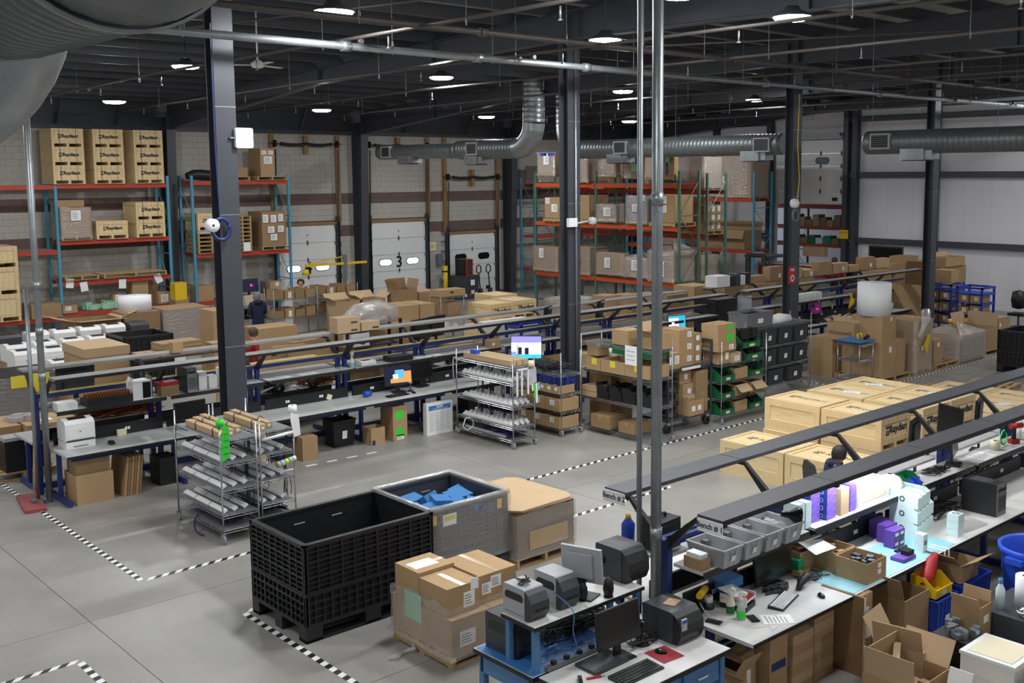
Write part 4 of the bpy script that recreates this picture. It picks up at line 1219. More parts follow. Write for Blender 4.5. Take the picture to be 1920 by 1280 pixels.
G = 'lettered crates on the left rack'
zt = 4.752
for c, (x, nm) in enumerate(((10.69, 'left'), (11.87, 'middle'), (13.1, 'right'))):
    for r_, lv in enumerate(('bottom', 'middle', 'top')):
        crate(x, 33.8, zt+0.547*r_, 0.91, 1.08, 0.545, 'lettered pine crate, %s of the %s stack on top of the left rack' % (lv, nm), G, straps=True)
crate(13.06, 33.8, 3.062, 0.91, 1.08, 0.545, 'lower strapped pine crate on the second level of the left rack', G, straps=True)
crate(13.06, 33.8, 3.609, 0.91, 1.08, 0.545, 'upper strapped pine crate on the second level of the left rack', G, straps=True)
crate(11.84, 33.8, 3.062, 0.95, 0.9, 0.545, 'single unstrapped pine crate beside the wrapped cartons, second level', G)
crate(15.05, 33.8, 3.2, 0.8, 1.0, 0.55, 'pine crate with green note behind the nearest steel column', G)
obj('green_note', MB().box(0.42, -0.006, 0.3, 0.62, -0.003, 0.52), 'green_paper', bpy.data.objects['wooden_crate.012'] if 'wooden_crate.012' in bpy.data.objects else None)
for k, lv in enumerate(('bottom', 'middle', 'top')):
    crate(8.5, 33.75, 0.792+0.79*k if k < 2 else 2.372-0.002, 1.05, 1.1, 0.6 if k == 2 else 0.785, 'big unmarked pine crate, %s of the stack at the left picture edge' % lv, 'unmarked crates at the left edge', logo='', skid=0.13)
wrapped((10.82, 33.8, 3.062, 0.88, 0.85, 1.0), 'film wrapped cartons with white sheet on the second rack level, left end', 1, 1, 2, 'card2', [('R', .35, .6, .28, .3)], seed=4)
carton((10.85, 34.2, 4.062+0.002, 0.8, 0.55, 0.2), 'plain carton lying on the wrapped cartons of the left rack')
pallet(11.99, 33.8, 1.852, 1.95, 0.95, 'long empty pallet on the third level of the left rack')
pallet(10.85, 33.8, 1.852, 0.98, 0.95, 'short empty pallet on the third level of the left rack')
for i, (x, z, a) in enumerate(((10.98, 1.63, 0.1), (11.42, 1.5, -0.12), (12.55, 1.5, 0.05), (13.75, 1.6, -0.4))):
    o = tag(obj('paper_sheet', MB().box(-0.11, -0.004, 0, 0.11, -0.001, 0.29).rot(a, 'Y'), 'paper', None, (x, 33.875, z)), 'white sheet hung from the third red beam, %s from the left' % ('first', 'second', 'third', 'fourth')[i], 'paper', 'sheets on the rack beam')
# bottom level of the left rack
carton((10.736,33.85,0.874,0.432,-.001,0.275), 'carton with white labels on the lowest shelf of the left rack', labels=[('R', .2, .3, .16, .12)])
carton((9.85, 33.8, 0.792, 0.85, 0.9, 0.42), 'dark flat cartons on the lowest shelf at the left pole', m='card2')
carton((12.33,34.1,0.938,0.247,0.313,0.369), 'tall carton with white sheet left of the white foam roll, lowest shelf', labels=[('R', .3, .2, .2, .28)])
carton((13.68,33.9,0.904,0.382,0.554,0.378), 'carton with white sheet on the lowest shelf beside the foam roll', labels=[('R', .2, .15, .24, .25)])
carton((12.9, 34.0, 0.892, 0.5, 0.5, 0.95), 'tall plain carton standing behind the foam roll on the left rack')
carton((13.35, 34.3, 0.892, 0.5, 0.4, 0.62), 'second plain carton behind the foam roll on the left rack', m='card2')
tag(obj('bagged_parts', clutter_mb(0, 0, 1.1, 0.6, 0, 0.25, 26, 5), ('green_paper'), None, (11.45, 33.95, 0.892), kind='stuff'), 'green and clear bagged parts on the lowest rack shelf', 'bags')
tag(obj('foam_roll', MB().lathe([(0.04, 0.0), (0.43, 0.0), (0.43, 0.42), (0.04, 0.42)], 28), 'foam_white', None, (11.28, 29.6, 1.3)), 'white foam roll standing on a carton in front of the left rack', 'roll')

# second blue rack
tag(obj('black_bundle', MB().tube([(0, .3, .16), (.25, .3, .2), (.5, .32, .2), (.8, .3, .17), (1.1, .3, .15), (1.25, .3, .1)], [.1, .17, .18, .17, .16, .08], 10), 'black', None, (14.95, 34.0, 4.812)), 'black wrapped bundle on top of the second blue rack', 'bundle')
tag(obj('paper_sheet', MB().box(0, 0, 0, 0.2, 0.003, 0.32), 'paper', None, (15.8, 33.86, 4.72)), 'white sheet hung beside the black bundle', 'paper')
pallet(16.0, 33.85, 4.812, 0.95, 1.0, 'empty pallet under flat cartons on top of the second rack')
carton((16.05, 33.9, 4.944, 0.85, 0.8, 0.3), 'flattened cartons on a pallet, top of the second rack', m='card2')
pallet(17.2, 33.8, 4.812, 1.1, 1.0, 'pallet under the tall carton on top of the second rack')
carton((17.35, 33.85, 4.944, 0.52, 0.85, 0.95), 'tall carton with three white labels on top of the second rack', labels=[('R', .1, .78, .17, .13), ('R', .58, .78, .17, .13), ('R', .25, .45, .3, .25)])
for k in range(5): pallet(15.05, 33.82, 2.432+0.133*k, 0.95, 1.0, 'bare pallet in the five-high stack left of the column, number %s from below' % ('one', 'two', 'three', 'four', 'five')[k], group='left pallet stack')
wrapped((15.05, 33.82, 3.1, 0.9, 0.9, 0.1), 'foil wrapped flat goods with yellow sheet on the pallet stack', 1, 1, 1, 'grey_light', [('R', .6, .1, .28, .2, 'yellow_paper')], pal=False)
for k in range(9): pallet(16.3, 33.82, 2.432+0.133*k, 0.62, 1.0, 'bare pallet in the nine-high stack right of the column, %s from below' % ORD[k], group='right pallet stack')
tag(obj('paper_sheet', MB().box(0, 0, 0, 0.25, 0.003, 0.3), 'paper', None, (16.6, 33.79, 2.45)), 'white sheet leaning on the nine-high pallet stack', 'paper')
wrapped((17.3, 33.82, 2.432, 0.9, 1.0, 1.32), 'strapped brown cartons with six white sheets on the second rack', 1, 1, 3, 'card2', [('R', .06, .72, .2, .27), ('R', .38, .72, .2, .25), ('R', .68, .74, .18, .25), ('R', .25, .45, .24, .22), ('R', .65, .46, .22, .22), ('R', .35, .25, .24, .22)], None)
# long work counter on the second rack
t = monitor(17.0, 34.3, 0.862, 0.05, 'dark monitor with pink logo on the red-beam counter', 0.7, 0.45, 'scr_dark', pic=[(.55, .4, .68, .6, 'scr_pink'), (.68, .35, .78, .5, 'scr_purple')])
carton((17.566,33.9,0.991,0.403,0.27,0.351), 'small carton with label right of the dark monitor on the counter', labels=[('R', .5, .55, .12, .12)])
tag(obj('equipment_box', MB().box(0, 0, 0, .35, .4, .45), 'grey_mid', None, (17.6, 34.3, 0.862)), 'grey equipment case behind the carton on the red-beam counter', 'case')
tag(obj('yellow_bin', MB().poly([(0, 0, 0), (0, 0, .5), (.05, 0, .55), (.38, 0, .55), (.38, 0, 0)], (0, .4, 0)), 'yellow', None, (13.98, 33.3, 1.05)), 'yellow cabinet at the right end of the left rack', 'cabinet')
carton((13.95, 33.25, 0, .45, .5, 1.048), 'brown carton carrying the yellow cabinet', m='card2')
carton((14.95, 33.95, 0.862, .6, .5, .5), 'brown carton right of the yellow cabinet')
# ---- orange rack, front row
def load(B, label, nx=1, ny=1, nz=2, **k): return wrapped(B, label, nx, ny, nz, **k)
load((26.3,28.869,4.88,0.236,0.963,0.88), 'tall pale wrapped load with blue sheet, first on the top orange beam', 1, 1, 2, m='card3', film='film_heavy', labels=[('L', .35, .5, .3, .38), ('L', .15, .86, .35, .1, 'box_blue'), ('L', .6, .86, .35, .1, 'box_blue')], seed=1)
load((26.3, 27.15, 4.643, 1.0, 1.0, 0.85), 'wrapped load right of the second steel column on the top beam', 1, 1, 1, m='card2', seed=2, labels=[('L', .1, .5, .2, .3)])
load((26.3,25.79,4.84,0.313,0.881,0.65), 'plain wrapped carton on its pallet, top orange beam', 1, 1, 1, m='card2', seed=3)
load((26.3,24.452,4.787,0.339,0.959,0.737), 'wrapped load with green sheet and blue marks on the top orange beam', 1, 2, 2, m='card', seed=4, labels=[('L', .35, .35, .35, .28, 'green_paper'), ('L', .45, .75, .1, .2, 'box_blue')])
load((26.3,23.16,4.77,0.209,0.814,0.838), 'tall carton load with green note behind the thick pole, top beam', 1, 1, 4, m='card', seed=5, film=None, labels=[('L', .5, .6, .2, .25, 'green_paper'), ('L', .55, .2, .08, .4, 'box_blue')])
load((27.85, 23.2, 4.415, 0.95, 1.25, 1.1), 'big grey wrapped load at the near end of the top beam, back row', 2, 2, 3, m='card2', film='film_heavy', seed=6)
load((27.85, 25.0, 4.415, 0.95, 1.2, 0.9), 'brown load hidden behind the green-sheet pallet, back row', 1, 1, 2, m='card2', seed=7)
carton((27.9, 29.0, 4.415, 0.8, 0.9, 0.5), 'dark carton with torn white labels at the far end, back row', m='card2', labels=[('L', .3, .3, .2, .2), ('L', .6, .2, .25, .25)])
carton((27.9, 28.0, 4.415, 0.8, 0.8, 0.62), 'plain carton beside the pale wrapped load, back row')
pallet(26.3, 28.45, 3.243, 1.05, 1.1, 'pallet under the labelled carton, middle orange beam')
carton((26.35, 28.6, 3.378, 0.95, 0.9, 0.75), 'carton with two white sheets on a pallet, far end of middle beam', labels=[('L', .05, .7, .22, .2), ('L', .4, .3, .3, .28)])
pallet(26.3, 27.05, 3.243, 1.05, 1.1, 'pallet right of the second column, middle orange beam')
carton((26.35, 27.15, 3.378, 0.95, 0.9, 0.42), 'lower of two cartons right of the second column, middle beam')
carton((26.35, 27.15, 3.8, 0.95, 0.9, 0.42), 'upper of two cartons right of the second column, middle beam', labels=[('L', .2, .3, .2, .3)])
load((26.3,25.791,3.296,0.394,0.938,0.637), 'shiny wrapped load with white sheet, middle orange beam', 1, 1, 2, m='card2', film='film_heavy', seed=8, labels=[('L', .35, .35, .35, .3)])
load((26.3,24.35,3.268,0.315,0.985,0.973), 'dark grey wrapped machine load with sheets, middle orange beam', 1, 1, 1, m='grey_mid', film='film_heavy', seed=9, labels=[('L', .3, .45, .22, .25), ('L', .7, .82, .2, .2)])
pallet(26.3, 23.12, 3.243, 1.05, 1.15, 'pallet under three flat cartons at the near end, middle beam')
for k in range(3):
    carton((26.35, 23.2, 3.378+0.3*k, 0.95, 1.0, 0.298), 'flat carton, %s of three at the near end of the middle beam' % ('bottom', 'middle', 'top')[k], 'three flat cartons', labels=[('L', .45, .1, .22, .22)] if k else ())
pallet(27.85, 23.15, 2.915, 0.95, 1.15, 'pallet under small labelled cartons, back row end')
for k in range(3):
    for j in range(3):
        carton((27.9+0.3*j, 23.2, 3.05+0.29*k, 0.29, 0.5, 0.285), 'small carton, %s row and %s in the labelled block at the rack end' % (('bottom', 'middle', 'top')[k], ('left', 'centre', 'right')[j]), 'small labelled cartons at the rack end', 'card2', [('R', .3, .25, .12, .17)], tape=False)
carton((27.9, 23.9, 3.05, 0.85, 1.0, 1.1), 'big plain carton behind the labelled block, back row')
carton((27.95, 25.3, 2.915, 0.8, 1.2, 1.2), 'grey brown load seen through the middle of the orange rack', m='card2')
load((26.3,28.76,1.399,0.265,1.359,0.916), 'slumped wrapped cartons with white sheet, low orange beam far end', 1, 1, 2, m='card2', seed=11, labels=[('L', .25, .55, .25, .35)])
load((26.3, 27.1, 1.383, 1.0, 1.1, 1.0), 'wrapped load right of the second column, low orange beam', 1, 1, 2, m='card2', seed=12, labels=[('L', .25, .3, .35, .3)])
load((26.3,25.409,1.467,0.264,1.353,0.786), 'wrapped carton with tilted white sheet, low orange beam', 1, 1, 1, m='card', seed=13, labels=[('L', .3, .35, .28, .35)])
load((26.3,24.269,1.453,0.263,1.14,0.68), 'bulging clear wrapped bags and cartons, low orange beam', 1, 1, 2, m='card3', film='film_heavy', seed=14, top=0.25, labels=[('L', .3, .4, .3, .35)])
load((26.3, 23.15, 1.383, 1.05, 1.15, 1.05), 'peaked plastic covered carton at the near end, low orange beam', 1, 1, 1, m='card', film='film_heavy', seed=15, top=0.4, labels=[('L', .5, .2, .15, .5)])
load((27.85, 23.15, 0.02, 0.95, 1.2, 1.1), 'wrapped goods on the floor at the near rack end, back row', 1, 1, 2, m='card2', film='film_heavy', seed=16)
load((27.85, 23.3, 1.315, 0.95, 1.2, 0.9), 'wrapped light load behind the peaked plastic carton, back row', 1, 1, 2, m='card3', film='film_heavy', seed=17)
carton((28.0, 26.2, 1.315, 0.8, 0.5, 0.6), 'open brown carton at the middle of the low back row', m='card2')
# racks farther back
load((29.9, 33.85, 4.565, 1.1, 0.8, 0.75), 'dark wrapped load on the blue rack by the back wall', 1, 1, 1, m='card2', film='film_heavy', seed=18)
carton((30.2, 33.9, 1.01, 1.2, .7, .5), 'carton with green label behind the last dock column', labels=[('R', .05, .3, .2, .3, 'green_label')])
carton((31.8, 33.9, 2.41, 1.2, .7, .7), 'large brown carton on the blue rack by the back wall', m='card2')
carton((34.0, 33.9, 2.41, 1.6, .7, 1.0), 'dark brown carton in the back corner rack', m='card2')
carton((33.6, 33.85, 4.56, 1.6, .8, 1.3), 'wide brown carton under the ceiling in the far corner', m='card2', labels=[('R', .4, .1, .3, 1.0)])
load((33.95,27.557,4.001,0.854,0.414,1.13), 'small wrapped load on top of the bright blue rack', 1, 1, 3, m='card', seed=19, film='film_heavy')
load((33.95, 25.9, 3.98, 1.15, 2.1, 1.75), 'tall double wrapped cartons on top of the bright blue rack', 1, 2, 1, m='card2', seed=20, labels=[('L', .3, .35, .22, .25)])
open_carton((33.95, 26.2, 1.96, 1.1, 2.3, 0.75), 'long open carton with folded front flap on the bright blue rack', [('x0', -70), ('x1', 60)], labels=[], m='card2', flen=.35)
load((34.0, 29.5, 1.96, 1.0, 1.4, 0.9), 'wrapped load left of the long open carton on the bright blue rack', 1, 1, 1, m='card2', seed=21)
carton((34.2, 26.3, 0.0, .8, .9, .8), 'carton with label on the floor below the bright blue rack', labels=[('L', .4, .4, .2, .3)])
# room behind the opening
racky('pallet_rack', 'dark rack with red beams in the room behind the raised door', (25.9, 29.4, 32.6), 42.0, 43.0, 4.2, 'rack_dark', 'rack_red', ((3.45, 2.5, 1.7), (3.45, 2.5, 1.7)))
for i, y in enumerate((26.25, 27.2, 28.2, 29.2, 30.2)):
    load((42.05, y, 3.46, .9, .95, .55), 'pale wrapped load, %s from the right above the red beam of the next room' % ('first', 'second', 'third', 'fourth', 'fifth')[i], 1, 1, 1, m='card3', film='film_heavy', seed=30+i)
for i in range(9):
    carton((42.05, 26.3+0.38*i, 2.51, .5, .34, .3+.12*(i % 3)), 'small carton, %s from the right on the middle shelf of the next room' % ORD[i], 'cartons in the next room', 'card3' if i % 2 else 'card2', tape=False)
    if i < 8: carton((42.05, 26.3+0.42*i, 1.71, .5, .38, .28+.1*(i % 2)), 'low shelf carton, %s from the right in the next room' % ORD[i], 'low shelf cartons in the next room', ('white', 'green_bin', 'card2', 'teal')[i % 4], tape=False)
open_carton((37,24.532,1.58,0.266,1.024,0.388), 'orange brown open carton on the counter of the next room', m='card3')
tag(obj('red_table', MB().box(0, 0, .9, 1.0, 4.2, .96).box(0, 0, .5, .05, 4.2, .9), 'red', None, (36.2, 23.0, 0.3)), 'dark red counter below the raised white door', 'table')
for o_ in ('red_table',):
    obj('leg', MB().box(0.1, 0.1, -0.3, 0.2, 0.2, .9).box(0.8, 4.0, -0.3, 0.9, 4.1, .9), 'red', bpy.data.objects[o_])
    obj('counter_top', MB().box(-0.05, -0.05, .96, 1.0, 4.2, .985), 'white', bpy.data.objects[o_])

# ================================================================ foreground left: bulk bins and pallets
def rib_panel(w, h, cols, rows, deep=0.03, t=0.014):
    # lattice of ribs standing proud of a wall in the XZ plane, outside towards -Y
    m = MB()
    for i in range(cols+1):
        x = w*i/cols; k = 1.6 if i % 3 == 0 else 1
        m.box(x-t/2*k, -deep, 0, x+t/2*k, 0, h)
    for j in range(rows+1):
        z = h*j/rows; k = 1.8 if j % 3 == 0 else 1
        m.box(0, -deep*.9, z-t/2*k, w, 0, z+t/2*k)
    return m
def bulk_bin(x, y, dx, dy, h, label, m='plastic_black'):
    t = thing('bulk_bin', label, 'bulk container', (x, y, 0))
    base = 0.16; d = 0.035
    # foot blocks of the built-in pallet
    fb = MB().box(0, 0, 0, 0.2, 0.16, base).mesh('foot_block', [m])
    for xx in (0, dx/2-0.1, dx-0.2):
        for yy in (0, dy/2-0.08, dy-0.16): link('foot_block', fb, t, (xx, yy, 0))
    obj('runner', MB().box(0, 0, 0, dx, 0.16, 0.035), m, t); obj('runner', MB().box(0, 0, 0, dx, 0.16, 0.035), m, t, (0, dy-0.16, 0))
    obj('floor_panel', MB().box(0, 0, base, dx, dy, base+0.03), m, t)
    hw = h-base-0.03; z0 = base+0.03
    for k, (w, loc, rz) in enumerate(((dx, (0, d, z0), 0), (dx, (dx, dy-d, z0), pi), (dy, (d, dy, z0), -pi/2), (dy, (dx-d, 0, z0), pi/2))):
        wl = obj('wall', MB().box(d, 0, 0, w-d, 0.014, hw), m, t, loc, rz)
        r1 = rib_panel(w-2*0.02, hw*0.36, round(w/0.105), 4, d)
        o = obj('rib_lattice', r1, m, wl, (0.02, 0, 0), kind='stuff')
        r2 = rib_panel(w-2*0.02, hw*0.56, round(w/0.15), 9, d)
        obj('rib_lattice', r2, m, wl, (0.02, 0, hw*0.4), kind='stuff')
        obj('corner_post', MB().box(0, -d, 0, 0.05, 0.014, hw), m, wl)
        obj('fold_line', MB().box(0.05, -d*1.15, hw*0.37, w-0.05, -d*.5, hw*0.39), m, wl)
        if w == dx:
            obj('latch_slot', MB().box(w*.3, 0.0145, hw*.8, w*.3+.14, 0.018, hw*.815).box(w*.6, 0.0145, hw*.8, w*.6+.14, 0.018, hw*.815), 'grey_light', wl, kind='stuff')
    rm = MB()
    rm.box(0, 0, h-0.03, dx, 0.06, h).box(0, dy-0.06, h-0.03, dx, dy, h).box(0, 0.06, h-0.03, 0.06, dy-0.06, h).box(dx-0.06, 0.06, h-0.03, dx, dy-0.06, h)
    obj('rim', rm, m, t)
    return t
bulk_bin(5.43, 9.96, 1.68, 1.23, 1.09, 'big empty black bulk bin with ribbed walls, nearest on the floor')
bb = bulk_bin(7.2, 10.15, 1.2, 1.22, 1.02, 'film wrapped black bulk bin holding blue foam blocks', 'grey_dark')
obj('stretch_film', film_mb(1.22, 1.24, 0.78, 5), 'film', bb, (-0.01, -0.01, 0.26))
obj('film_collar', MB().tube([(0, 0, 1.03), (1.2, 0, 1.03), (1.2, 1.22, 1.03), (0, 1.22, 1.03), (0, 0, 1.03)], 0.035, 6), 'film_heavy', bb)
stk = obj('paper_label', MB().box(0.18, -0.016, 0.8, 0.38, -0.012, 0.94), 'paper', bb); obj('yellow_mark', MB().box(0.2, -0.018, 0.87, 0.36, -0.016, 0.92), 'yellow_paper', stk)
for x in (0.02, 1.02): obj('yellow_handle', MB().box(x, -0.014, 0.84, x+0.07, -0.01, 0.96), 'yellow', bb)
rd = random.Random(3)
fb = [(7.75, 10.95, .30, .22, .45, 1.0), (7.45, 10.55, .3, .2, .1, .1), (7.62, 10.35, .28, .2, .7, .12), (7.85, 10.5, .26, .2, .3, .25), (8.05, 10.75, .34, .24, .2, .2), (8.1, 10.45, .3, .2, -.3, .15), (7.4, 10.85, .28, .2, -.2, .05), (7.95, 10.3, .3, .18, .9, .3), (8.2, 10.95, .28, .2, .4, .4), (7.6, 11.1, .26, .2, .2, .2), (7.7, 10.62, .3, .22, 1.2, .1), (8.15, 10.28, .26, .2, .1, .0)]
fn = ('standing tall at the back of the bin', 'lying flat at the left in the bin', 'tilted near the front left of the bin', 'half buried in the middle of the bin', 'lying on top at the right in the bin', 'askew at the front right in the bin', 'sunk at the left wall of the bin', 'leaning on the front wall of the bin', 'in the right back corner of the bin', 'low at the back wall of the bin', 'crosswise in the centre of the bin', 'flat in the front right corner of the bin')
for (x, y, w, d, a, tl), s in zip(fb, fn):
    m = MB().box(-w/2, -d/2, 0, w/2, d/2, 0.09).rot(tl, 'X').rot(a)
    zz = 0.8 + rd.uniform(0, .1)
    tag(obj('foam_block', m, 'blue_foam', None, (x, y, zz)), 'blue foam block ' + s, 'foam', 'blue foam blocks')
tag(obj('foam_fill', clutter_mb(0.08, 0.08, 1.0, 1.0, 0, 0.56, 60, 8), 'blue_foam', None, (7.27, 10.2, 0.2), kind='stuff'), 'heap of blue foam pieces filling the wrapped bin', 'foam')
# pallet of flat cardboard
t = thing('wrapped_pallet', 'film wrapped stack of flat cardboard sheets beside the blue foam bin', 'pallet load', (8.45, 10.04, 0))
pallet_parts(t, 1.0, 1.2)
for k in range(10):
    obj('cardboard_bundle', MB().box(rd.uniform(0, .01), rd.uniform(0, .01), 0.132+0.06*k, 1.0-rd.uniform(0, .01), 1.2-rd.uniform(0, .01), 0.19+0.06*k), 'card_edge', t)
for k in range(3):
    w = 0.02+0.01*k
    m = MB().poly([(-w, 0.1, 0), (-w+.1, -w, 0), (1.0-.08, -w, 0), (1.0+w, .1, 0), (1+w, 1.12, 0), (.93, 1.2+w, 0), (.1, 1.2+w, 0), (-w, 1.1, 0)], (0, 0, 0.012)).rot(0.02*k, 'Z')
    obj('cardboard_sheet', m, 'card3', t, (0, 0, 0.736+0.013*k))
obj('stretch_film', film_mb(1.0, 1.2, 0.6, 9, .01), 'film', t, (0, 0, 0.13))
obj('patch_sheet', MB().box(0.2, -0.02, 0.22, 0.86, -0.016, 0.46), 'card3', t)
# pallet of five wrapped cartons
t = thing('wrapped_pallet', 'film wrapped pallet of sealed cartons beside the black bin, green note on it', 'pallet load', (6.2, 8.4, 0))
pallet_parts(t, 1.02, 1.06)
def sub(B, labels=(), m='card'):
    x, y, z, dx, dy, dz = B
    o = obj('carton', prism_carton(dx, dy, dz, 'y' if dy > dx else 'x'), m, t, (x, y, z))
    tp = obj('packing_tape', MB().box(dx/2-.03, -.002, dz, dx/2+.03, dy+.002, dz+.002) if dy > dx else MB().box(-.002, dy/2-.03, dz, dx+.002, dy/2+.03, dz+.002), 'tape', o)
    stickers(o, dx, dy, dz, labels, False); return o
sub((0, 0, .135, .5, 1.06, .38), [('L', .22, .5, .3, .3, 'green_paper', 'green_note'), ('R', .2, .2, .2, .16)])
sub((.51, 0, .135, .5, 1.06, .38), [('R', .3, .6, .14, .1)])
sub((.02, .1, .52, .42, .48, .29), [('R', .5, .15, .14, .16), ('R', .72, .72, .1, .12)])
sub((.02, .59, .52, .46, .44, .33), [('T', .1, .25, .3, .2)])
sub((.47, .14, .52, .5, .66, .3), [('R', .3, .45, .14, .13), ('R', .06, .3, .12, .12)], 'card')
obj('stretch_film', film_mb(1.02, 1.06, 0.55, 12, .05), 'film', t, (0, 0, .1))
tag(obj('film_scrap', MB().tube([(0, 0, 0.02), (.08, -.05, .03), (.2, .02, .015), (.3, -.03, .04), (.36, .05, .08)], [.02, .035, .02, .03, .01], 5), 'film_heavy', None, (5.86, 9.05, 0)), 'loose strip of stretch film on the floor by the carton pallet', 'film')

# ---------------------------------------------------------------- printer tables at the lower centre
t = thing('work_table', 'blue steel table with blue mat and riser carrying the label printers', 'table', (5.6, 6.47, 0))
obj('tabletop', MB().box(0, 0, .77, 1.62, .8, .805), 'laminate_white', t)
obj('edge_band', MB().box(-.006, -.006, .765, 1.626, 0, .803).box(-.006, 0, .765, 0, .8, .803), 'black', t)
obj('blue_mat', MB().box(.01, .01, .805, 1.0, .78, .81), 'mat_blue', t)
lg = MB().box(0, 0, 0, .06, .06, .765).mesh('leg', ['bench_blue2'])
for p in ((.03, .03), (1.53, .03), (.03, .7), (1.53, .7)): link('leg', lg, t, (p[0], p[1], 0))
obj('apron', MB().box(.03, .04, .6, .05, .74, .765), 'bench_blue2', t); obj('apron', MB().box(.09, .03, .6, 1.53, .05, .765), 'bench_blue2', t)
r_ = obj('riser_shelf', MB().box(.03, .0, 1.2, 1.36, .44, 1.23), 'laminate_white', t)
obj('riser_edge', MB().box(.024, -.006, 1.195, 1.366, 0, 1.228).box(.024, 0, 1.195, .03, .44, 1.228), 'black', r_)
rl = MB().box(0, 0, .81, .05, .05, 1.2).mesh('riser_leg', ['bench_blue2'])
for p in ((.05, .02), (.05, .36), (1.28, .02), (1.28, .36)): link('riser_leg', rl, t, (p[0], p[1], 0))
t = thing('work_table', 'white topped table with blue drawer at the bottom centre', 'table', (5.64, 5.68, 0))
obj('tabletop', MB().box(0, 0, .772, 1.6, .76, .808), 'laminate_white', t)
obj('edge_band', MB().box(-.006, -.006, .766, 1.606, 0, .805).box(-.006, 0, .766, 0, .76, .805).box(1.6, 0, .766, 1.606, .76, .805), 'black', t)
for p in ((.03, .03), (1.5, .03), (.03, .66), (1.5, .66)): link('leg', lg, t, (p[0], p[1], 0))
dr = obj('drawer', MB().box(1.0, .02, .56, 1.46, .5, .74), 'bench_blue2', t); obj('handle', MB().tube([(1.17, .02, .66), (1.17, 0, .655), (1.29, 0, .655), (1.29, .02, .66)], .008, 6), 'grey_light', dr)
obj('apron', MB().box(.09, .05, .62, 1.0, .07, .77), 'bench_blue2', t)
ps = thing('power_strip', 'long grey power strip with black plugs between the two printer tables', 'power strip', (5.75, 6.44, .815))
obj('strip_body', MB().box(0, 0, 0, 1.0, .05, .04), 'grey_mid', ps)
for k in range(6): obj('plug', MB().box(.06+.15*k, .0, .04, .1+.15*k, .04, .075), 'black', ps)
obj('red_switch', MB().box(.02, .01, .04, .045, .035, .05), 'red', ps)
label_printer(5.66, 6.58, 1.231, 0, 'silver label printer with cable coil on top, left on the riser', .215, .34, .27, 'grey_light', 'grey_dark', False)
label_printer(6.02, 6.58, 1.231, 0, 'silver label printer second on the riser, beside the old silver monitor', .215, .34, .29, 'grey_light', 'grey_dark', False)
label_printer(6.86, 6.6, 1.231, 0, 'dark blue grey label printer at the riser right end, oval side window', .29, .4, .31, 'grey_dark', 'plastic_black', False, win=False)
p = bpy.data.objects['label_printer.002']
obj('side_window', MB().tube([(-.001, .3, .14), (-.001, .3, .19)], .028, 12), 'black_gloss', p)
label_printer(5.7, 6.8, .811, 0, 'dark label printer under the riser on the blue mat', .2, .42, .33, 'grey_dark', 'plastic_black', False)
label_printer(6.92, 6.02, .809, 0, 'large dark label printer with blue display on the white table', .33, .43, .29, 'grey_dark', 'plastic_black', True, win=False)
tag(obj('cardboard_scrap', MB().box(-.08, -.06, 0, .08, .06, .006), 'card3', None, (7.1, 6.25, 1.101), .3), 'piece of cardboard on the large dark label printer', 'cardboard')
tangle(5.7, 6.7, 1.503, .13, .12, 'coil of black cable on the left silver label printer', n=6, seed=11, h=.05)
m = monitor(6.42, 6.7, 1.231, 1.9, 'old silver monitor seen from its back on the riser', .4, .33, back='grey_light', stand='plate')
t = thing('speaker', 'oval black speaker on the riser in front of the silver monitor', 'speaker', (6.55, 6.52, 1.231))
obj('shell', MB().lathe([(.001, 0), (.035, .0), (.05, .07), (.045, .14), (.02, .18), (.001, .185)], 14), 'black', t); obj('foot', MB().cyl(0, 0, 0, .012, .045, 12), 'black', t)
t = thing('speaker', 'second black speaker on the riser behind the silver printer', 'speaker', (6.33, 6.62, 1.231))
obj('shell', MB().lathe([(.001, 0), (.03, .0), (.045, .06), (.04, .12), (.015, .16), (.001, .165)], 14), 'black', t); obj('foot', MB().cyl(0, 0, 0, .012, .04, 12), 'black', t)
tangle(5.95, 6.75, .812, .9, .4, 'dark tangle of cables on the table under the riser', n=34, seed=4, h=.2, r=.006)
tag(obj('network_switch', MB().box(0, 0, 0, .4, .25, .12), 'black', None, (6.45, 6.85, .812)), 'black power unit among the cables under the riser', 'electronics')
cable([(5.98, 6.62, 1.4), (6.0, 6.4, 1.3), (6.02, 6.42, 1.1), (6.05, 6.4, .95), (6.1, 6.5, .83)], 'blue network cable dropping from the riser', 'bench_blue2', .005)
monitor(6.38, 6.2, .809, .0, 'large black monitor standing on the white table', .52, .33, 'black_gloss', 'plate')
tag(obj('laptop_dock', MB().box(-.2, -.13, 0, .2, .13, .03), 'grey_dark', None, (6.2, 6.25, .809), .02), 'flat dark docking plate under the large black monitor', 'electronics')
keyboard(6.28, 5.92, .809, .0, 'black split keyboard with palm rest on the white table', 'black', 'plastic_black', .48, .2)
tag(obj('mouse_pad', MB().box(-.12, -.13, 0, .12, .13, .004), 'red_mat', None, (6.72, 6.0, .809), -.1), 'dark red mouse pad on the white table', 'mouse pad')
mouse(6.72, 6.04, .814, .5, 'black mouse on the dark red pad')
t = thing('stapler', 'black stapler at the front of the white table', 'stapler', (5.76, 6.02, .809), .9)
obj('base', MB().box(0, 0, 0, .17, .04, .015), 'black', t); obj('arm', MB().poly([(0, .003, .03), (.0, .003, .06), (.17, .003, .045), (.17, .003, .018), (.03, .003, .015)], (0, .034, 0)), 'black_gloss', t)
t = thing('box_cutter', 'red box cutter lying beside the stapler', 'knife', (5.9, 6.12, .809), -.35)
obj('handle', MB().box(0, 0, 0, .13, .025, .014), 'red', t); obj('blade', MB().box(.13, .004, .005, .17, .02, .007), 'grey_light', t)
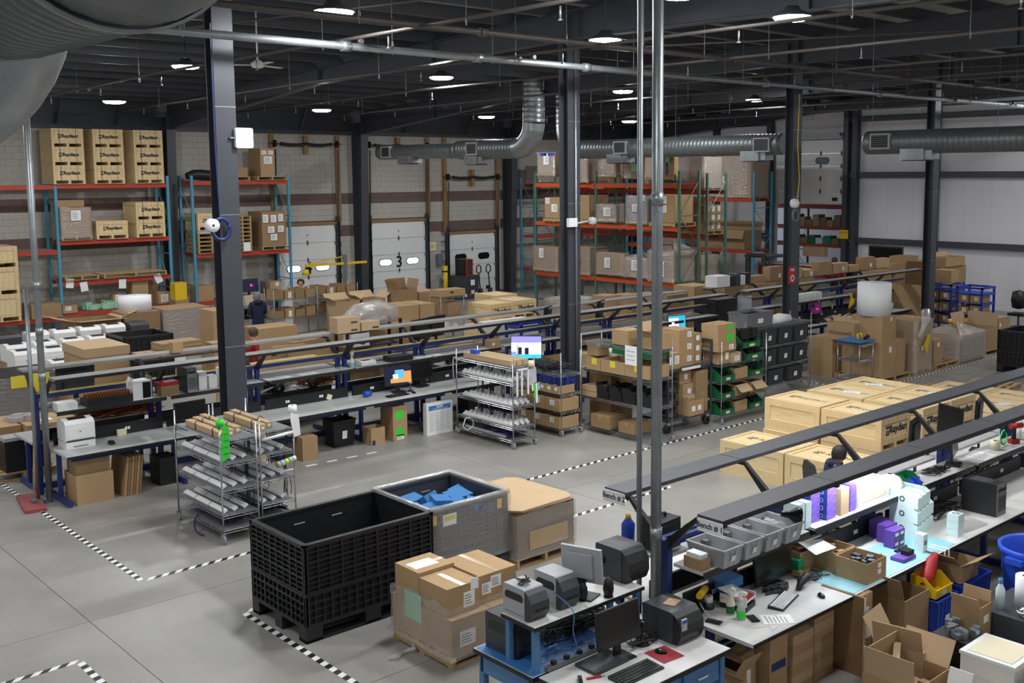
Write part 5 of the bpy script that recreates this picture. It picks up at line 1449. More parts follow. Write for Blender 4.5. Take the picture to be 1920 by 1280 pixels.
t = thing('barcode_scanner', 'black barcode scanner on its stand between monitor and dark printer', 'scanner', (6.73, 6.28, .809))
obj('base', MB().lathe([(.001, 0), (.07, 0), (.06, .03), (.02, .05), (.015, .13)], 14), 'black', t)
obj('head', MB().tube([(0, .03, .2), (0, -.04, .17)], [.03, .045], 10), 'black_gloss', t); obj('neck', MB().tube([(0, 0, .12), (0, .02, .2)], .012, 6), 'black', t)
tangle(6.55, 6.2, .811, .4, .2, 'loose cables round the scanner stand on the white table', n=10, seed=6, h=.05)
# brown table corner at the lower left edge
t = thing('brown_table', 'corner of a brown table cut by the lower left picture edge', 'table', (1.47, 10.35, 0))
obj('tabletop', MB().box(-1.2, -.6, .71, .93, .57, .75), 'card_in', t)
for p in ((-1.1, -.5), (.8, .45), (-1.1, .45), (.8, -.5)): obj('leg', MB().box(p[0]-.03, p[1]-.03, 0, p[0]+.03, p[1]+.03, .71), 'black', t)

# ================================================================ wire carts on the aisle
def strip(x, y, z, L, label, group, m='white_gloss', w=.07, h=.035, tilt=0.5, ties=2, name='light_strip'):
    # long channel lying along Y, tilted about its length
    t = thing(name, label, 'light strip', (x, y, z), 0, group)
    mb = MB().box(0, 0, 0, w, L, h)
    if tilt: mb.rot(-tilt, 'Y', (0, 0, 0)); lift = w*sin(tilt); mb.v = [(a, b, c) for a, b, c in mb.v]
    o = obj('channel', mb, m, t)
    for k in range(ties):
        q = MB().box(-.002, L*(.35+.35*k), -.002, w+.002, L*(.35+.35*k)+.012, h+.002)
        if tilt: q.rot(-tilt, 'Y')
        obj('tie', q, 'black', o)
    return t
def hangcords(x, y, z0, z1, label, n=5, seed=1, m='cable', r=.006, name='cord_bundle'):
    rd = random.Random(seed); mb = MB()
    for i in range(n):
        a, b = rd.uniform(-.03, .03), rd.uniform(-.05, .05)
        mb.tube([(a, b, z0), (a*1.6, b*1.3, (z0+z1)/2), (a+rd.uniform(-.02, .02), b, z1+rd.uniform(0, .06))], r, 4)
    o = obj(name, mb, m, None, (x, y, 0), kind='stuff'); return tag(o, label, 'cords')
def tag_ribbon(x, y, z, label, m='green_label'):
    t = thing('label_ribbon', label, 'labels', (x, y, z))
    obj('roll', MB().lathe([(.025, 0), (.05, 0), (.05, .1), (.025, .1)], 14), m, t)
    obj('ribbon', MB().poly([(.03, -.05, .06), (.1, -.06, -.02), (.1, -.06, -.42), (-.03, -.06, -.48), (-.01, -.06, -.1)], (0, -.002, 0)), m, t)
    for k, s in enumerate(('DO NOT', 'OPEN', 'DO NOT', 'OPEN')):
        text(s, .03, 'ink', t, (.02+.03*(k % 2), -.064, -.1-.09*k), (pi/2, 0, 0), 'ribbon_lettering')
LV = (.18, .385, .73, 1.1, 1.42)
for ci, (cx_, cy_, nm) in enumerate(((6.18, 13.53, 'left'), (6.79, 13.6, 'right'))):
    wire_cart(cx_, cy_, .56, 1.5, LV, 1.63, 'chrome wire cart of light strips, %s one of the pair beside the big black bin' % nm, liner=True)
    lvn = ('second', 'third', 'fourth')
    for k in (1, 2, 3):
        for j in range(3):
            strip(cx_+.07+.16*j, cy_+.1+.02*j, LV[k]+.015, 1.28, 'white light strip, %s on the %s shelf of the %s cart' % (('leftmost', 'middle', 'rightmost')[j], lvn[k-1], nm), 'light strips on the paired carts')
        for j, yy in enumerate((.2, .75, 1.2)):
            hangcords(cx_+.5, cy_+yy, LV[k]+.3, LV[k]+.03, 'black cords hanging above the %s shelf of the %s cart, %s from the front' % (lvn[k-1], nm, ORD[j]), 6, k*7+j)
    for j in range(3 if ci == 0 else 2):
        o = carton((cx_+.09+.15*j, cy_+.12+.1*j, LV[4]+.013, .085, 1.15, .085), 'long beige carton, %s on the top of the %s wire cart' % (ORD[j], nm), 'long cartons on the cart tops', 'card3', [('R', .2, .3, .04, .03)], tape=False)
        for yy in (.25, .8): obj('black_cord', MB().tube([(-.01, yy, .0), (.0, yy+.02, .1), (.05, yy+.05, .12), (.1, yy+.03, .08), (.1, yy, 0)], .007, 5), 'cable', o)
tangle(6.25, 13.7, LV[0]+.015, .45, 1.2, 'purple and black cords piled on the lowest shelf of the left cart', 'cable_purple', 16, 21, .12, .008)
cable([(6.22, 14.4, .22), (6.12, 14.3, .16), (6.1, 14.2, .05), (6.14, 14.05, .02)], 'purple cords dangling off the lowest shelf of the left cart', 'cable_purple', .012)
tangle(6.9, 13.75, LV[0]+.015, .4, 1.1, 'black cords piled on the lowest shelf of the right cart', 'cable', 14, 22, .1, .008)
tag_ribbon(6.2, 13.53, 1.64, 'bright green ribbon of warning labels on the left cart post')
t = thing('label_ribbon', 'white roll of labels with paper trailing from the right cart post', 'labels', (7.33, 13.62, 1.64))
obj('roll', MB().lathe([(.025, 0), (.06, 0), (.06, .11), (.025, .11)], 14), 'paper', t); obj('ribbon', MB().poly([(-.06, -.05, .02), (.06, -.06, -.02), (.08, -.06, -.32), (-.02, -.06, -.34), (-.07, -.06, -.1)], (0, -.002, 0)), 'paper', t)
obj('bar', MB().tube([(-.5, -.05, -.3), (-.02, -.05, -.26)], .022, 8), 'white', t)
t = thing('tape_rolls', 'coloured tape rolls threaded on a bar of the right cart', 'tape', (7.02, 13.55, .95))
for k, mm in enumerate(('card3', 'mat_cyan', 'yellow_paper', 'green_paper', 'white')): obj('tape_roll', MB().tube([(.06*k, 0, .012*k), (.06*k+.05, 0, .012*k+.01)], .045-.003*k, 12), mm, t)
# third cart with finished strips
CX, CY = 12.28, 14.66
wire_cart(CX, CY, .56, 1.72, (.14, .38, .76, 1.2, 1.49), 1.66, 'chrome wire cart full of white capped strips, in front of the long bench', liner=True)
for k, z in enumerate((.38, .76, 1.2)):
    for j in range(4):
        t = strip(CX+.05+.125*j, CY+.1, z+.015, 1.45, 'capped white strip, %s of four on the %s shelf of the third cart' % (ORD[j], ('lower', 'middle', 'upper')[k]), 'capped strips on the third cart', 'white', .06, .04, .25, 0)
        cap = MB()
        for q in range(11): cap.box(.005, .05+.13*q, .03, .05, .11+.13*q, .085)
        obj('cap_row', cap, 'white', t, kind='stuff')
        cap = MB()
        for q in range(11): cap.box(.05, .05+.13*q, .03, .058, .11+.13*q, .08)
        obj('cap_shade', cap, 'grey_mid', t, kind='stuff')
    for j in range(4): hangcords(CX+.25+.05*(j % 2), CY+.3+.32*j, z+.33, z+.05, 'dark cord bundle above the %s shelf of the third cart, %s from the front' % (('lower', 'middle', 'upper')[k], ORD[j]), 5, 40+k*4+j, 'cable' if j else 'cable_purple', .008)
for j in range(3):
    carton((CX+.08+.15*j, CY+.15, 1.505, .13, 1.4-.1*j, .1), 'long beige carton on top of the third cart, %s from the left' % ORD[j], 'long cartons on the third cart', 'card3', tape=False)
tag(obj('tape_dispenser', MB().box(0, 0, 0, .1, .16, .07), 'blue_bright', None, (CX+.1, CY+1.2, 1.607)), 'blue dispenser on the long cartons of the third cart', 'dispenser')
tangle(CX+.05, CY+.1, .156, .4, 1.2, 'purple cords on the bottom shelf of the third cart', 'cable_purple', 14, 31, .1, .008)
strip(CX+.06, CY+.3, .16, 1.2, 'grey channel lying on the bottom shelf of the third cart', 'bottom channel', 'grey_light', .05, .04, 0, 0)
tag(obj('cable_coil', MB().tube([(.12*cos(a*.5), .02*sin(a*2), .12+.12*sin(a*.5)) for a in range(14)], .012, 6), 'white', None, (CX-.02, CY+1.3, .15)), 'white cable coil at the lower left of the third cart', 'cable')
tag(obj('bent_tube', cable_mb([(0, 0, 1.42), (-.06, .05, 1.5), (-.04, .08, 1.1), (.05, .1, 1.0), (.2, -.3, 1.05)], .012), 'grey_light', None, (CX+.02, CY+1.66, 0)), 'bent grey hose at the far post of the third cart', 'hose')
t = thing('label_ribbon', 'white and coloured label ribbons hanging at the front of the third cart', 'labels', (CX+.42, CY-.03, 1.35))
obj('white_frame', MB().box(-.36, -.02, -.36, -.33, 0, .12).box(-.1, -.02, -.36, -.07, 0, .12).box(-.36, -.02, .1, -.07, 0, .13).box(-.25, -.02, -.36, -.22, 0, .1), 'white', t)
obj('clear_bag', MB().poly([(-.06, 0, .1), (.1, 0, .12), (.12, 0, -.15), (-.05, 0, -.2)], (0, -.02, 0)), 'clear_plastic', t)
for k, mm in enumerate(('white', 'green_label', 'paper', 'mat_cyan')): obj('ribbon', MB().poly([(-.02+.05*k, -.03, -.18), (.02+.05*k, -.03, -.18), (.03+.05*k, -.03, -.3-.12*(k % 3)), (-.01+.05*k, -.03, -.32-.12*(k % 3))], (0, -.002, 0)), mm, t)
obj('white_roll', MB().lathe([(.02, .14), (.06, .14), (.05, .25), (.02, .25)], 14), 'cream', t)

# fourth and fifth carts with cartons
DX, DY = 13.55, 14.75
wire_cart(DX, DY, .55, 1.3, (.13, .46, .8, 1.18), 1.62, 'wire cart of labelled cartons and blue bags, lit monitor on top', m='galv')
for j in range(3):
    open_carton((DX-.02+.0, DY+.02+.42*j, .15, .5, .4, .23), 'open carton on the bottom shelf of the labelled cart, %s from the front' % ORD[j], labels=[('L', .3, .45, .12, .1)], fill='card_in')
    carton((DX-.02, DY+.02+.42*j, .48, .5, .4, .24), 'closed carton on the second shelf of the labelled cart, %s from the front' % ORD[j], labels=[('L', .3, .45, .13, .1)])
for j in range(5):
    open_carton((DX-.02, DY+.03+.2*j, .82, .4, .19, .16), 'slim carton with white tag under the blue bags, %s from the front' % ORD[j], group='slim cartons on the labelled cart', labels=[('L', .3, .4, .08, .06)])
tag(obj('blue_bags', clutter_mb(0, 0, .45, 1.05, 0, .2, 40, 9), 'bench_blue', None, (DX, DY+.03, .96), kind='stuff'), 'crinkled dark blue bags in the slim cartons', 'bags')
tangle(DX+.02, DY+.05, 1.2, .5, 1.1, 'black cables and parts on the top shelf of the labelled cart', n=24, seed=14, h=.16, r=.008)
m = monitor(13.72, 15.95, 1.2, -0.8, 'tall lit monitor with lilac page on the labelled cart', .62, .46, 'scr_white', 'plate', pic=[(0, .72, 1, 1, 'scr_lilac'), (0, 0, 1, .18, 'scr_cyan'), (.2, .18, .35, .5, 'scr_dark'), (.45, .18, .58, .48, 'scr_dark'), (0, .18, .18, .3, 'scr_lilac')])
q = text('SCAN COACH', .075, 'teal', m.children[0], (0, -.0, .53), FY, 'screen_lettering'); q.rotation_euler = (pi/2-.12, 0, 0); q.location = (0, -.05+.0, .43); q.location = (0, -.028, .45)
EX, EY = 14.24, 13.05
wire_cart(EX, EY, .6, 1.9, (.1, .68, 1.22, 1.75), 1.9, 'tall wire cart with open cartons marked by yellow notes', m='galv')
for j, (y, w) in enumerate(((.05, .62), (.68, .62), (1.32, .38))):
    open_carton((EX-.02, EY+y, 1.24, .55, w, .24), 'open carton with yellow note on the tall wire cart, %s from the front' % ORD[j], [('x0', 200)] if False else [], labels=[('L', .4, .45, .13, .12, 'yellow_paper', 'yellow_note')], fill='card_in')
open_carton((EX+.1, EY+1.5, 1.24+.25, .3, .3, .12), 'small open carton with raised flaps on the tall wire cart', [('x0', 70), ('y0', 60), ('y1', 80)])
carton((EX+.15, EY+.75, 1.77, .4, .42, .28), 'pinkish carton on the top of the tall wire cart', labels=[])
open_carton((EX+.15, EY+.02, 1.77, .38, .4, .3), 'open carton with white flap at the top of the tall wire cart', [('x0', 20), ('y1', 70)])
t = tag(obj('sign_sheet', MB().box(-.003, 0, 0, 0, .3, .36), 'paper', None, (EX-.03, EY+.35, 1.46)), 'white printed notice hanging on the tall wire cart', 'sign')
for k, s in enumerate(('Please store', 'Waiting for', 'more items')): text(s, .045, 'ink', t, (-.004, .15, .26-.08*k), FX, 'notice_lettering')
for j in range(4):
    t = hopper_bin(EX+.05, EY+.1+.36*j, .7, .45, .33, .28, 'black plastic bin on the third shelf of the tall wire cart, %s from the front' % ORD[j], 'plastic_black', fill='grey_dark')
for j in range(2): carton((EX-.01, EY+1.5-.02+.0, .7+.11*j, .4, .35, .1), 'flat beige carton on the left of the tall wire cart, %s' % ('lower', 'upper')[j], m='card3')
carton((EX+.0, EY+1.1, .12, .5, .5, .25), 'brown carton on the lowest shelf of the tall wire cart', m='card2')
carton((EX+.05, EY+.5, .12, .5, .4, .2), 'low brown carton on the lowest shelf of the tall wire cart', m='card2')
tag(obj('green_tray', MB().box(0, 0, 0, .45, 1.0, .12), 'green_bin', None, (EX+.08, EY+.1, 1.6)), 'green trays under the top shelf of the tall wire cart', 'tray')
# steel platform cart
FX_, FY_ = 15.1, 13.42
t = thing('platform_cart', 'dark steel two-deck cart loaded with cartons and black reels', 'shelf cart', (FX_, FY_, 0))
for x in (0, 1.28):
    for y in (0, .7): obj('post', MB().box(x, y, .28, x+.04, y+.04, 1.72), 'grey_dark', t)
    obj('end_rail', MB().box(x, .04, 1.68, x+.04, .7, 1.72), 'grey_dark', t)
    obj('end_mesh', MB().box(x+.015, .04, 1.45, x+.02, .7, 1.47).box(x+.015, .04, 1.55, x+.02, .7, 1.57), 'grey_dark', t)
obj('deck', MB().box(0, 0, .24, 1.32, .74, .29), 'grey_dark', t); obj('deck', MB().box(0, 0, 1.2, 1.32, .74, 1.25), 'grey_dark', t)
obj('deck_label', MB().box(.4, -.004, 1.2, .95, 0, 1.25), 'paper', t)
for p in ((.08, .08), (1.24, .08), (.08, .66), (1.24, .66)):
    c = obj('caster', MB().box(p[0]-.04, p[1]-.04, .17, p[0]+.04, p[1]+.04, .24), 'grey_light', t)
    obj('wheel', MB().lathe([(.02, -.025), (.09, -.025), (.1, 0), (.09, .025), (.02, .025)], 14, ax='y', c=(p[0], p[1], .1)), 'black', c)
for k in range(4):
    tag(obj('cable_reel', MB().lathe([(.05, 0), (.2, 0), (.2, .04), (.15, .05), (.15, .2), (.2, .21), (.2, .24), (.05, .24)], 20, c=(.25, .22, 0)), 'plastic_black', None, (FX_+.03, FY_+.02, .292+.242*k if k < 3 else 1.02-.005)), 'black reel in the stack at the left of the steel cart, %s from below' % ORD[k], 'reel', 'black reels')if k < 3 else None
for k in range(2):
    carton((FX_+.55, FY_+.1, .292+.3*k+.3*(k > 9), .3, .4, .298), 'carton with label in the middle of the steel cart, %s' % ('lower', 'upper')[k], labels=[('R', .45, .35, .1, .1)])
open_carton((FX_+.52, FY_-.08, .292, .45, .16, .3), 'small open carton at the front of the steel cart deck', [('x0', 80), ('y1', 75)], labels=[('R', .2, .3, .1, .1), ('R', .6, .3, .1, .1)])
for k in range(2): carton((FX_+.88, FY_+.05, .292+.42*k, .36, .5, .415), 'tall carton at the right of the steel cart, %s of two' % ('lower', 'upper')[k], m='card2')
carton((FX_+.5, FY_+.15, .9, .35, .4, .25), 'carton with label under the upper deck of the steel cart', labels=[('R', .4, .3, .1, .1)])
for k in range(3):
    carton((FX_+.45, FY_+.12, 1.252+.24*k, .44, .5, .238), 'carton with label in the stack of three on the steel cart top, %s' % ('bottom', 'middle', 'top')[k], 'cartons on the steel cart', labels=[('R', .55, .35, .12, .11)])
    carton((FX_+.92, FY_+.15, 1.252+.2*k, .24, .5, .198), 'narrow carton right of the stack of three, %s' % ('bottom', 'middle', 'top')[k], 'narrow cartons on the steel cart', 'card2', [('R', .3, .3, .1, .1)])
carton((FX_+.06, FY_+.05, 1.252, .34, .35, .3), 'carton with two labels at the left front of the steel cart top', labels=[('R', .1, .3, .1, .15), ('R', .55, .3, .12, .16)])
carton((FX_+.05, FY_+.42, 1.252, .38, .28, .42), 'carton behind the two-label carton on the steel cart top', m='card2')
tag(obj('foam_bundle', MB().lathe([(.001, 0), (.2, 0), (.21, .22), (.19, .26), (.001, .27)], 20), 'foam_white', None, (14.9, 14.6, 1.3)), 'white foam drum behind the carton stack of the steel cart', 'foam')
tag(obj('drum_stand', MB().box(-.3, -.3, 0, .3, .3, 1.298), 'card_in', None, (14.9, 14.75, 0)), 'brown stand carrying the white foam drum', 'box')
# cart with green bins
GX, GY = 16.5, 13.25
wire_cart(GX, GY, 1.5, .5, (.16, .49, .84, 1.19), 1.7, 'wire cart of green hopper bins and cartons', m='chrome')
for k, z in enumerate((.16, .49, .84)):
    for j, (x, kind) in enumerate(((.04, 'g'), (.5, 'c' if k != 2 else 'c'), (1.0, 'g' if k != 1 else 'c'))):
        nm = '%s on the %s shelf of the green bin cart' % (('left', 'middle', 'right')[j], ('lowest', 'second', 'third')[k])
        if kind == 'g': hopper_bin(GX+x, GY+.03, z+.01, .42, .42, .24, 'green bin of black parts, ' + nm)
        else: open_carton((GX+x, GY+.05, z+.01, .4, .4, .22), 'open carton, ' + nm, [('x0', 10), ('y0', -40)] if k == 1 else [], fill='grey_dark')
for k in range(2): hopper_bin(GX+.85-.1*k, GY+.04, 1.2+.25*k, .55, .42, .24, 'green bin of black gear on the top shelf of the green bin cart, %s' % ('lower', 'upper')[k])
tag(obj('black_gear', clutter_mb(0, 0, .5, .4, 0, .22, 26, 15), 'black', None, (GX+.8, GY+.06, 1.62), kind='stuff'), 'heap of black gear on the upper green bin', 'gear')
carton((GX+.02, GY+.1, 1.2, .36, .36, .26), 'carton with torn label at the left of the top shelf, green bin cart', labels=[('R', .6, .3, .1, .14)])
carton((GX+.38, GY+.02, 1.2, .26, .36, .2), 'flat white edged carton in the green bin cart stack, lowest', m='card3', labels=[('R', .2, .2, .15, .1)])
for k, (h, lb) in enumerate(((.14, 'third from top'), (.26, 'carton with green label, second from top'), (.14, 'topmost carton with green label and yellow print'))):
    carton((GX-.06, GY+.04+.01*k, 1.462+(0, .142, .404)[k], .56, .42, h), 'stacked carton on the green bin cart: ' + lb, labels=[('R', .5, .2, .2, h*.6, 'green_label', 'green_label')] if k else [('R', .6, .2, .14, .1)])
tag(obj('power_tool', MB().box(0, 0, 0, .12, .2, .12).box(.02, .02, .12, .1, .1, .3).lathe([(.03, .3), (.05, .34), (.02, .38)], 10, c=(.06, .06, 0)), 'black', None, (GX+.66, GY+.05, 1.2)), 'black and yellow tool beside the stacked cartons', 'tool')
# shelf of grey stacking totes
HX, HY = 18.35, 14.1
wire_cart(HX, HY, 2.5, .62, (.25, .7, 1.16, 1.6), 1.78, 'long wire shelf of grey stacking totes beside the third column', m='galv', cast=.02)
for k, z in enumerate((.72, 1.18)):
    for j in range(4):
        tote(HX+.08+.6*j, HY+.04, z, .55, .52, .36, 'dark grey tote, %s from the left on the %s shelf by the third column' % (ORD[j], ('lower', 'upper')[k]), 'grey_dark', group='grey totes by the third column', fill='black')
for j in range(2): tote(HX+.9+.75*j, HY+.04, .27, .6, .5, .34, 'grey tote at floor level by the third column, %s' % ('left', 'right')[j], 'grey_dark', fill='black')
tote(HX+.1, HY+.02, 1.62, .95, .56, .34, 'large grey tote on the top of the long wire shelf', 'grey_mid', fill='black')
carton((HX+.2, HY+.05, .27, .5, .5, .3), 'brown carton at the left end of the long wire shelf', m='card2')
tag(obj('folded_sheet', MB().tube([(0, .2, .05), (.4, .2, .07), (.8, .2, .05)], [.1, .13, .09], 8), 'foam_white', None, (HX+1.2, HY+.1, 1.62)), 'white folded sheet on the long wire shelf', 'sheet')
# black cabinet behind
t = thing('server_rack', 'tall black cabinet between the two bench rows', 'cabinet', (21.42, 17.35, 0))
obj('carcass', MB().box(0, 0, .05, .8, .8, 1.75), 'black', t); obj('door', MB().box(-.02, .03, .08, 0, .77, 1.72), 'plastic_black', t); obj('handle', MB().box(-.035, .08, .9, -.02, .11, 1.05), 'grey_mid', t)
obj('plinth', MB().box(.05, .05, 0, .75, .75, .05), 'grey_dark', t)

# ================================================================ crates on the floor at the right
GL = 'lettered crates on the floor'
def fc(x, y, z, label, dy=1.12, dx=.9): return crate(x, y, z, dx, dy, .545, label, GL, lid_logo=True, logo_size=.16)
fc(13.85, 9.86, 0, 'floor crate at the lower left front of the crate group', 1.28)
fc(13.85, 8.55, 0, 'floor crate behind the seated person, lower front row', 1.28)
fc(14.98, 9.98, 0, 'floor crate under the upper left crate, second row')
fc(14.98, 8.8, 0, 'floor crate under the crate with visible black lettering')
fc(15.02, 9.98, .547, 'upper crate at the left of the crate group, nearest the shelf carts')
fc(14.98, 8.8, .547, 'upper crate with visible black lettering and fork openings')
for i, x in enumerate((16.1, 17.05)):
    for j, y in enumerate((8.75, 9.9)):
        fc(x, y, 0, 'floor crate buried in the crate group, column %s, %s' % (ORD[i+2], ('near', 'far')[j])); fc(x, y-.05, .547, 'upper crate with white sheet on the lid, column %s, %s' % (ORD[i+2], ('near bench 2', 'far from bench 2')[j]))
for i, x in enumerate((18.5, 19.45, 20.4)):
    for j, y in enumerate((8.7, 9.85)):
        fc(x, y, 0, 'single height crate at the right of the group, column %s, %s' % (ORD[i+4], ('near', 'far')[j]))
for i, (x, y, z) in enumerate(((16.5, 10.3, 1.094), (17.4, 10.4, 1.094), (17.5, 9.2, 1.094), (18.9, 9.3, .547), (20.9, 10.3, .547), (19.9, 9.1, .547))):
    paper(x, y, z, .2, .3, .3+.2*i, 'white delivery sheet on a crate lid, %s from the left' % ORD[i])
pallet(21.9, 11.1, 0, 1.0, .95, 'empty pallet on the floor behind the crates, left', .15)
pallet(23.3, 10.6, 0, 1.0, 1.0, 'empty pallet on the floor behind the crates, right', .1)
bulk_bin(26.0, 10.9, 1.2, 1.2, 1.05, 'black bulk bin at the right edge behind bench 2')

# ================================================================ pallets along the far aisle
t = thing('pallet', 'pallet under the stacked cartons with the foam roll', 'pallet', (22.35, 13.2, 0)); pallet_parts(t, 1.4, 1.25)
carton((22.5, 13.25, .132, .62, 1.1, .82), 'large carton, lower front in the stack by the small chrome cart', labels=[('R', .5, .7, .1, .14)])
carton((23.14, 13.3, .132, .5, 1.05, .82), 'large carton behind, lower in the stack by the chrome cart')
carton((22.55, 13.3, .954, .62, .85, .62), 'large carton under the white foam roll', labels=[('R', .6, .8, .06, .1)])
open_carton((22.3, 13.9, .954, .24, .75, .42), 'open carton with black lettering beside the foam roll carton', [('x1', 75), ('y1', 30)], text_=('L', 'Honeywell', .5, .42, .15))
carton((22.32, 14.5, .0, .8, .7, .95), 'carton supporting the lettered open carton')
tag(obj('foam_roll', MB().lathe([(.03, .0), (.4, 0), (.4, .78), (.03, .78)], 32), 'foam_white', None, (22.86, 13.72, 1.576)), 'big white foam roll standing on stacked cartons at right', 'roll')
t = wire_cart(21.68, 13.35, .62, .62, (.2, .62, .98), 1.05, 'small three-shelf chrome cart with blue tray top')
tag(obj('blue_tray', MB().box(0, 0, 0, .66, .66, .03), 'mat_blue', None, (21.66, 13.33, 1.052)), 'blue board on the small chrome cart', 'tray')
tag(obj('yellow_scanner', MB().tube([(0, 0, .02), (0, .02, .14), (.12, .02, .16), (.14, 0, .02)], .03, 8), 'yellow', None, (21.85, 13.5, 1.083)), 'yellow hand tool on the small chrome cart', 'tool')
tag(obj('black_scanner', MB().tube([(0, 0, .03), (.1, 0, .08), (.2, .03, .05)], .04, 8), 'black', None, (22.05, 13.45, 1.083)), 'black hand tool on the small chrome cart', 'tool')
wrapped((24.0, 13.2, 0, .75, 1.1, 1.35), 'tall film wrapped carton load with yellow ribbon beside the foam roll stack', 1, 1, 2, 'card', [('R', .3, .45, .1, .12)], seed=41)
tag(obj('film_twist', MB().tube([(0, 0, 0), (.1, -.05, .2), (.25, -.05, .45), (.4, .05, .6)], [.08, .06, .11, .13], 7), 'film_heavy', None, (23.98, 13.15, .95)), 'twist of clear film hanging on the tall wrapped load', 'film')
tag(obj('yellow_ribbon', MB().poly([(0, 0, 0), (.2, 0, .25), (.3, 0, .2), (.16, 0, -.25)], (0, -.01, 0)), 'yellow', None, (24.2, 13.12, .75)), 'yellow ribbon on the tall wrapped load', 'ribbon')
pallet(25.0, 13.2, 0, 1.2, .9, 'pallet with one small carton left of the plastic draped load')
carton((25.05, 13.3, .132, .45, .6, .62), 'carton on the pallet left of the plastic draped load', labels=[('R', .4, .7, .1, .1)])
wrapped((26.2, 13.2, 0, 1.4, 1.1, .75), 'low cartons draped in loose clear plastic', 2, 1, 1, 'card', film='film_heavy', seed=43, top=.3)
pallet(27.9, 13.3, 0, 1.6, 1.0, 'pallet under the two open cartons by the right edge')
open_carton((27.9, 13.35, .132, .75, .9, .6), 'open carton with raised white lined flap', [('y1', 70), ('x1', 80)])
carton((28.7, 13.35, .132, .7, .9, .82), 'closed carton at the right end of the far aisle pallets', labels=[('R', .1, .7, .08, .1)])
carton((26.4, 14.6, 0, .9, .8, 1.0), 'carton with two top flaps behind the plastic draped load')
t = thing('dolly', 'blue dolly carrying an open carton by the tote shelf', 'dolly', (23.6, 15.6, 0))
obj('platform', MB().box(0, 0, .12, .6, .75, .16), 'blue_tub', t); caster_parts(t, [(.08, .08), (.52, .08), (.08, .67), (.52, .67)], .045, 'black')
open_carton((23.65, 15.65, .162, .5, .65, .5), 'open carton with white sheets on the blue dolly', labels=[('R', .2, .7, .09, .1), ('R', .55, .7, .09, .1), ('R', .35, .25, .1, .2)])

# ================================================================ things on bench 1 and bench 2
SZ, TZ = 1.267, .812
for k, (x, lb) in enumerate(((7.7, 'first'), (8.03, 'second'), (8.36, 'third'), (8.69, 'fourth'))):
    t = tote(x, 6.13, SZ, .31, .48, .19, 'light grey tote on the near shelf of bench 1, %s from its left end' % lb, 'grey_light', group='grey totes on bench 1', fill=(None, None, None, 'clear_plastic')[k])
    obj('inner_step', MB().box(.05, .38, .01, .1, .45, .15).box(.2, .38, .01, .25, .45, .15), 'grey_mid', t, kind='stuff')
tag(obj('pliers', MB().tube([(0, 0, 0), (.08, .03, .02), (.16, .02, 0)], .014, 6), 'cable_orange', None, (7.8, 6.3, SZ+.05)), 'orange handled tool inside the first grey tote', 'tool')
open_carton((7.54, 6.27, SZ, .13, .22, .11), 'small brown open box with white cards beside the first grey tote', m='card', text_=('L', 'PARTS', .5, .35, .03) if False else None)
tag(obj('card_stack', MB().box(0, 0, 0, .1, .18, .09), 'paper', None, (7.555, 6.29, SZ+.06)), 'stack of white cards in the small brown box', 'cards')
t = thing('equipment_case', 'black equipment case with handle on the far shelf, left end', 'case', (7.62, 6.86, SZ), .1)
obj('shell', MB().box(0, 0, 0, .34, .24, .3), 'black', t); obj('ridge', MB().box(.02, -.01, .24, .32, 0, .27).box(-.01, .02, .2, 0, .22, .23), 'plastic_black', t); obj('handle', MB().tube([(.1, .12, .3), (.1, .12, .34), (.24, .12, .34), (.24, .12, .3)], .012, 6), 'plastic_black', t)
tag(obj('green_bag', clutter_mb(0, 0, .3, .2, 0, .2, 8, 71), 'green_label', None, (8.05, 6.9, SZ), kind='stuff'), 'bright green packaging beside the black case', 'bag')
t = thing('blue_container', 'blue plastic bottle behind the thick pole at the bench end', 'bottle', (7.62, 7.3, SZ))
obj('body', MB().lathe([(.001, 0), (.07, 0), (.07, .2), (.03, .26)], 14), 'blue_tub', t); obj('cap', MB().cyl(0, 0, .26, .3, .03, 10), 'yellow', t)
t = thing('cordless_drill', 'yellow and black cordless drill lying under the near shelf end', 'drill', (7.62, 6.36, TZ), .4)
obj('body', MB().tube([(0, 0, .17), (.2, 0, .17)], .035, 8), 'yellow', t); obj('grip', MB().box(.02, -.02, .04, .07, .02, .15), 'black', t); obj('battery', MB().box(-.02, -.035, 0, .1, .035, .05), 'black', t); obj('chuck', MB().cyl(0, 0, 0, .05, .02, 8).rot(pi/2, 'Y').xform(Matrix.Translation((.2, 0, .17))), 'grey_dark', t)
tag(obj('blue_case', MB().box(0, 0, 0, .3, .2, .09), 'mat_blue', None, (7.98, 6.35, TZ+.11)), 'flat blue box under the near shelf of bench 1', 'box')
tag(obj('blue_case_stand', MB().box(0, 0, 0, .28, .14, .108), 'black', None, (7.99, 6.34, TZ)), 'black block under the flat blue box', 'block')
monitor(8.72, 6.28, TZ, .0, 'large black monitor on bench 1 below the grey totes', .6, .38, 'black_gloss', 'plate', zc=.05)
keyboard(8.42, 5.96, TZ, .28, 'pale keyboard with black frame on bench 1', 'black', 'white', .45, .16)
mouse(8.8, 5.78, TZ, -.5, 'black mouse right of the pale keyboard on bench 1')
spray_bottle(7.82, 6.14, TZ, 'spray bottle with green liquid on bench 1', 'cream', 'green_bin')
spray_bottle(7.8, 6.0, TZ, 'clear spray bottle with small green label on bench 1', 'clear_plastic', 'green_label', .4)
for (x, y, a, lb) in ((7.56, 6.13, .3, 'black phone with white cord near the dark printer'), (7.88, 5.92, -.5, 'black phone beside the letter tray on bench 1')):
    o = tag(obj('phone', MB().box(-.04, -.075, 0, .04, .075, .01), 'black_gloss', None, (x, y, TZ), a), lb, 'phone'); obj('screen', MB().box(-.035, -.065, .01, .035, .065, .0115), 'plastic_black', o)
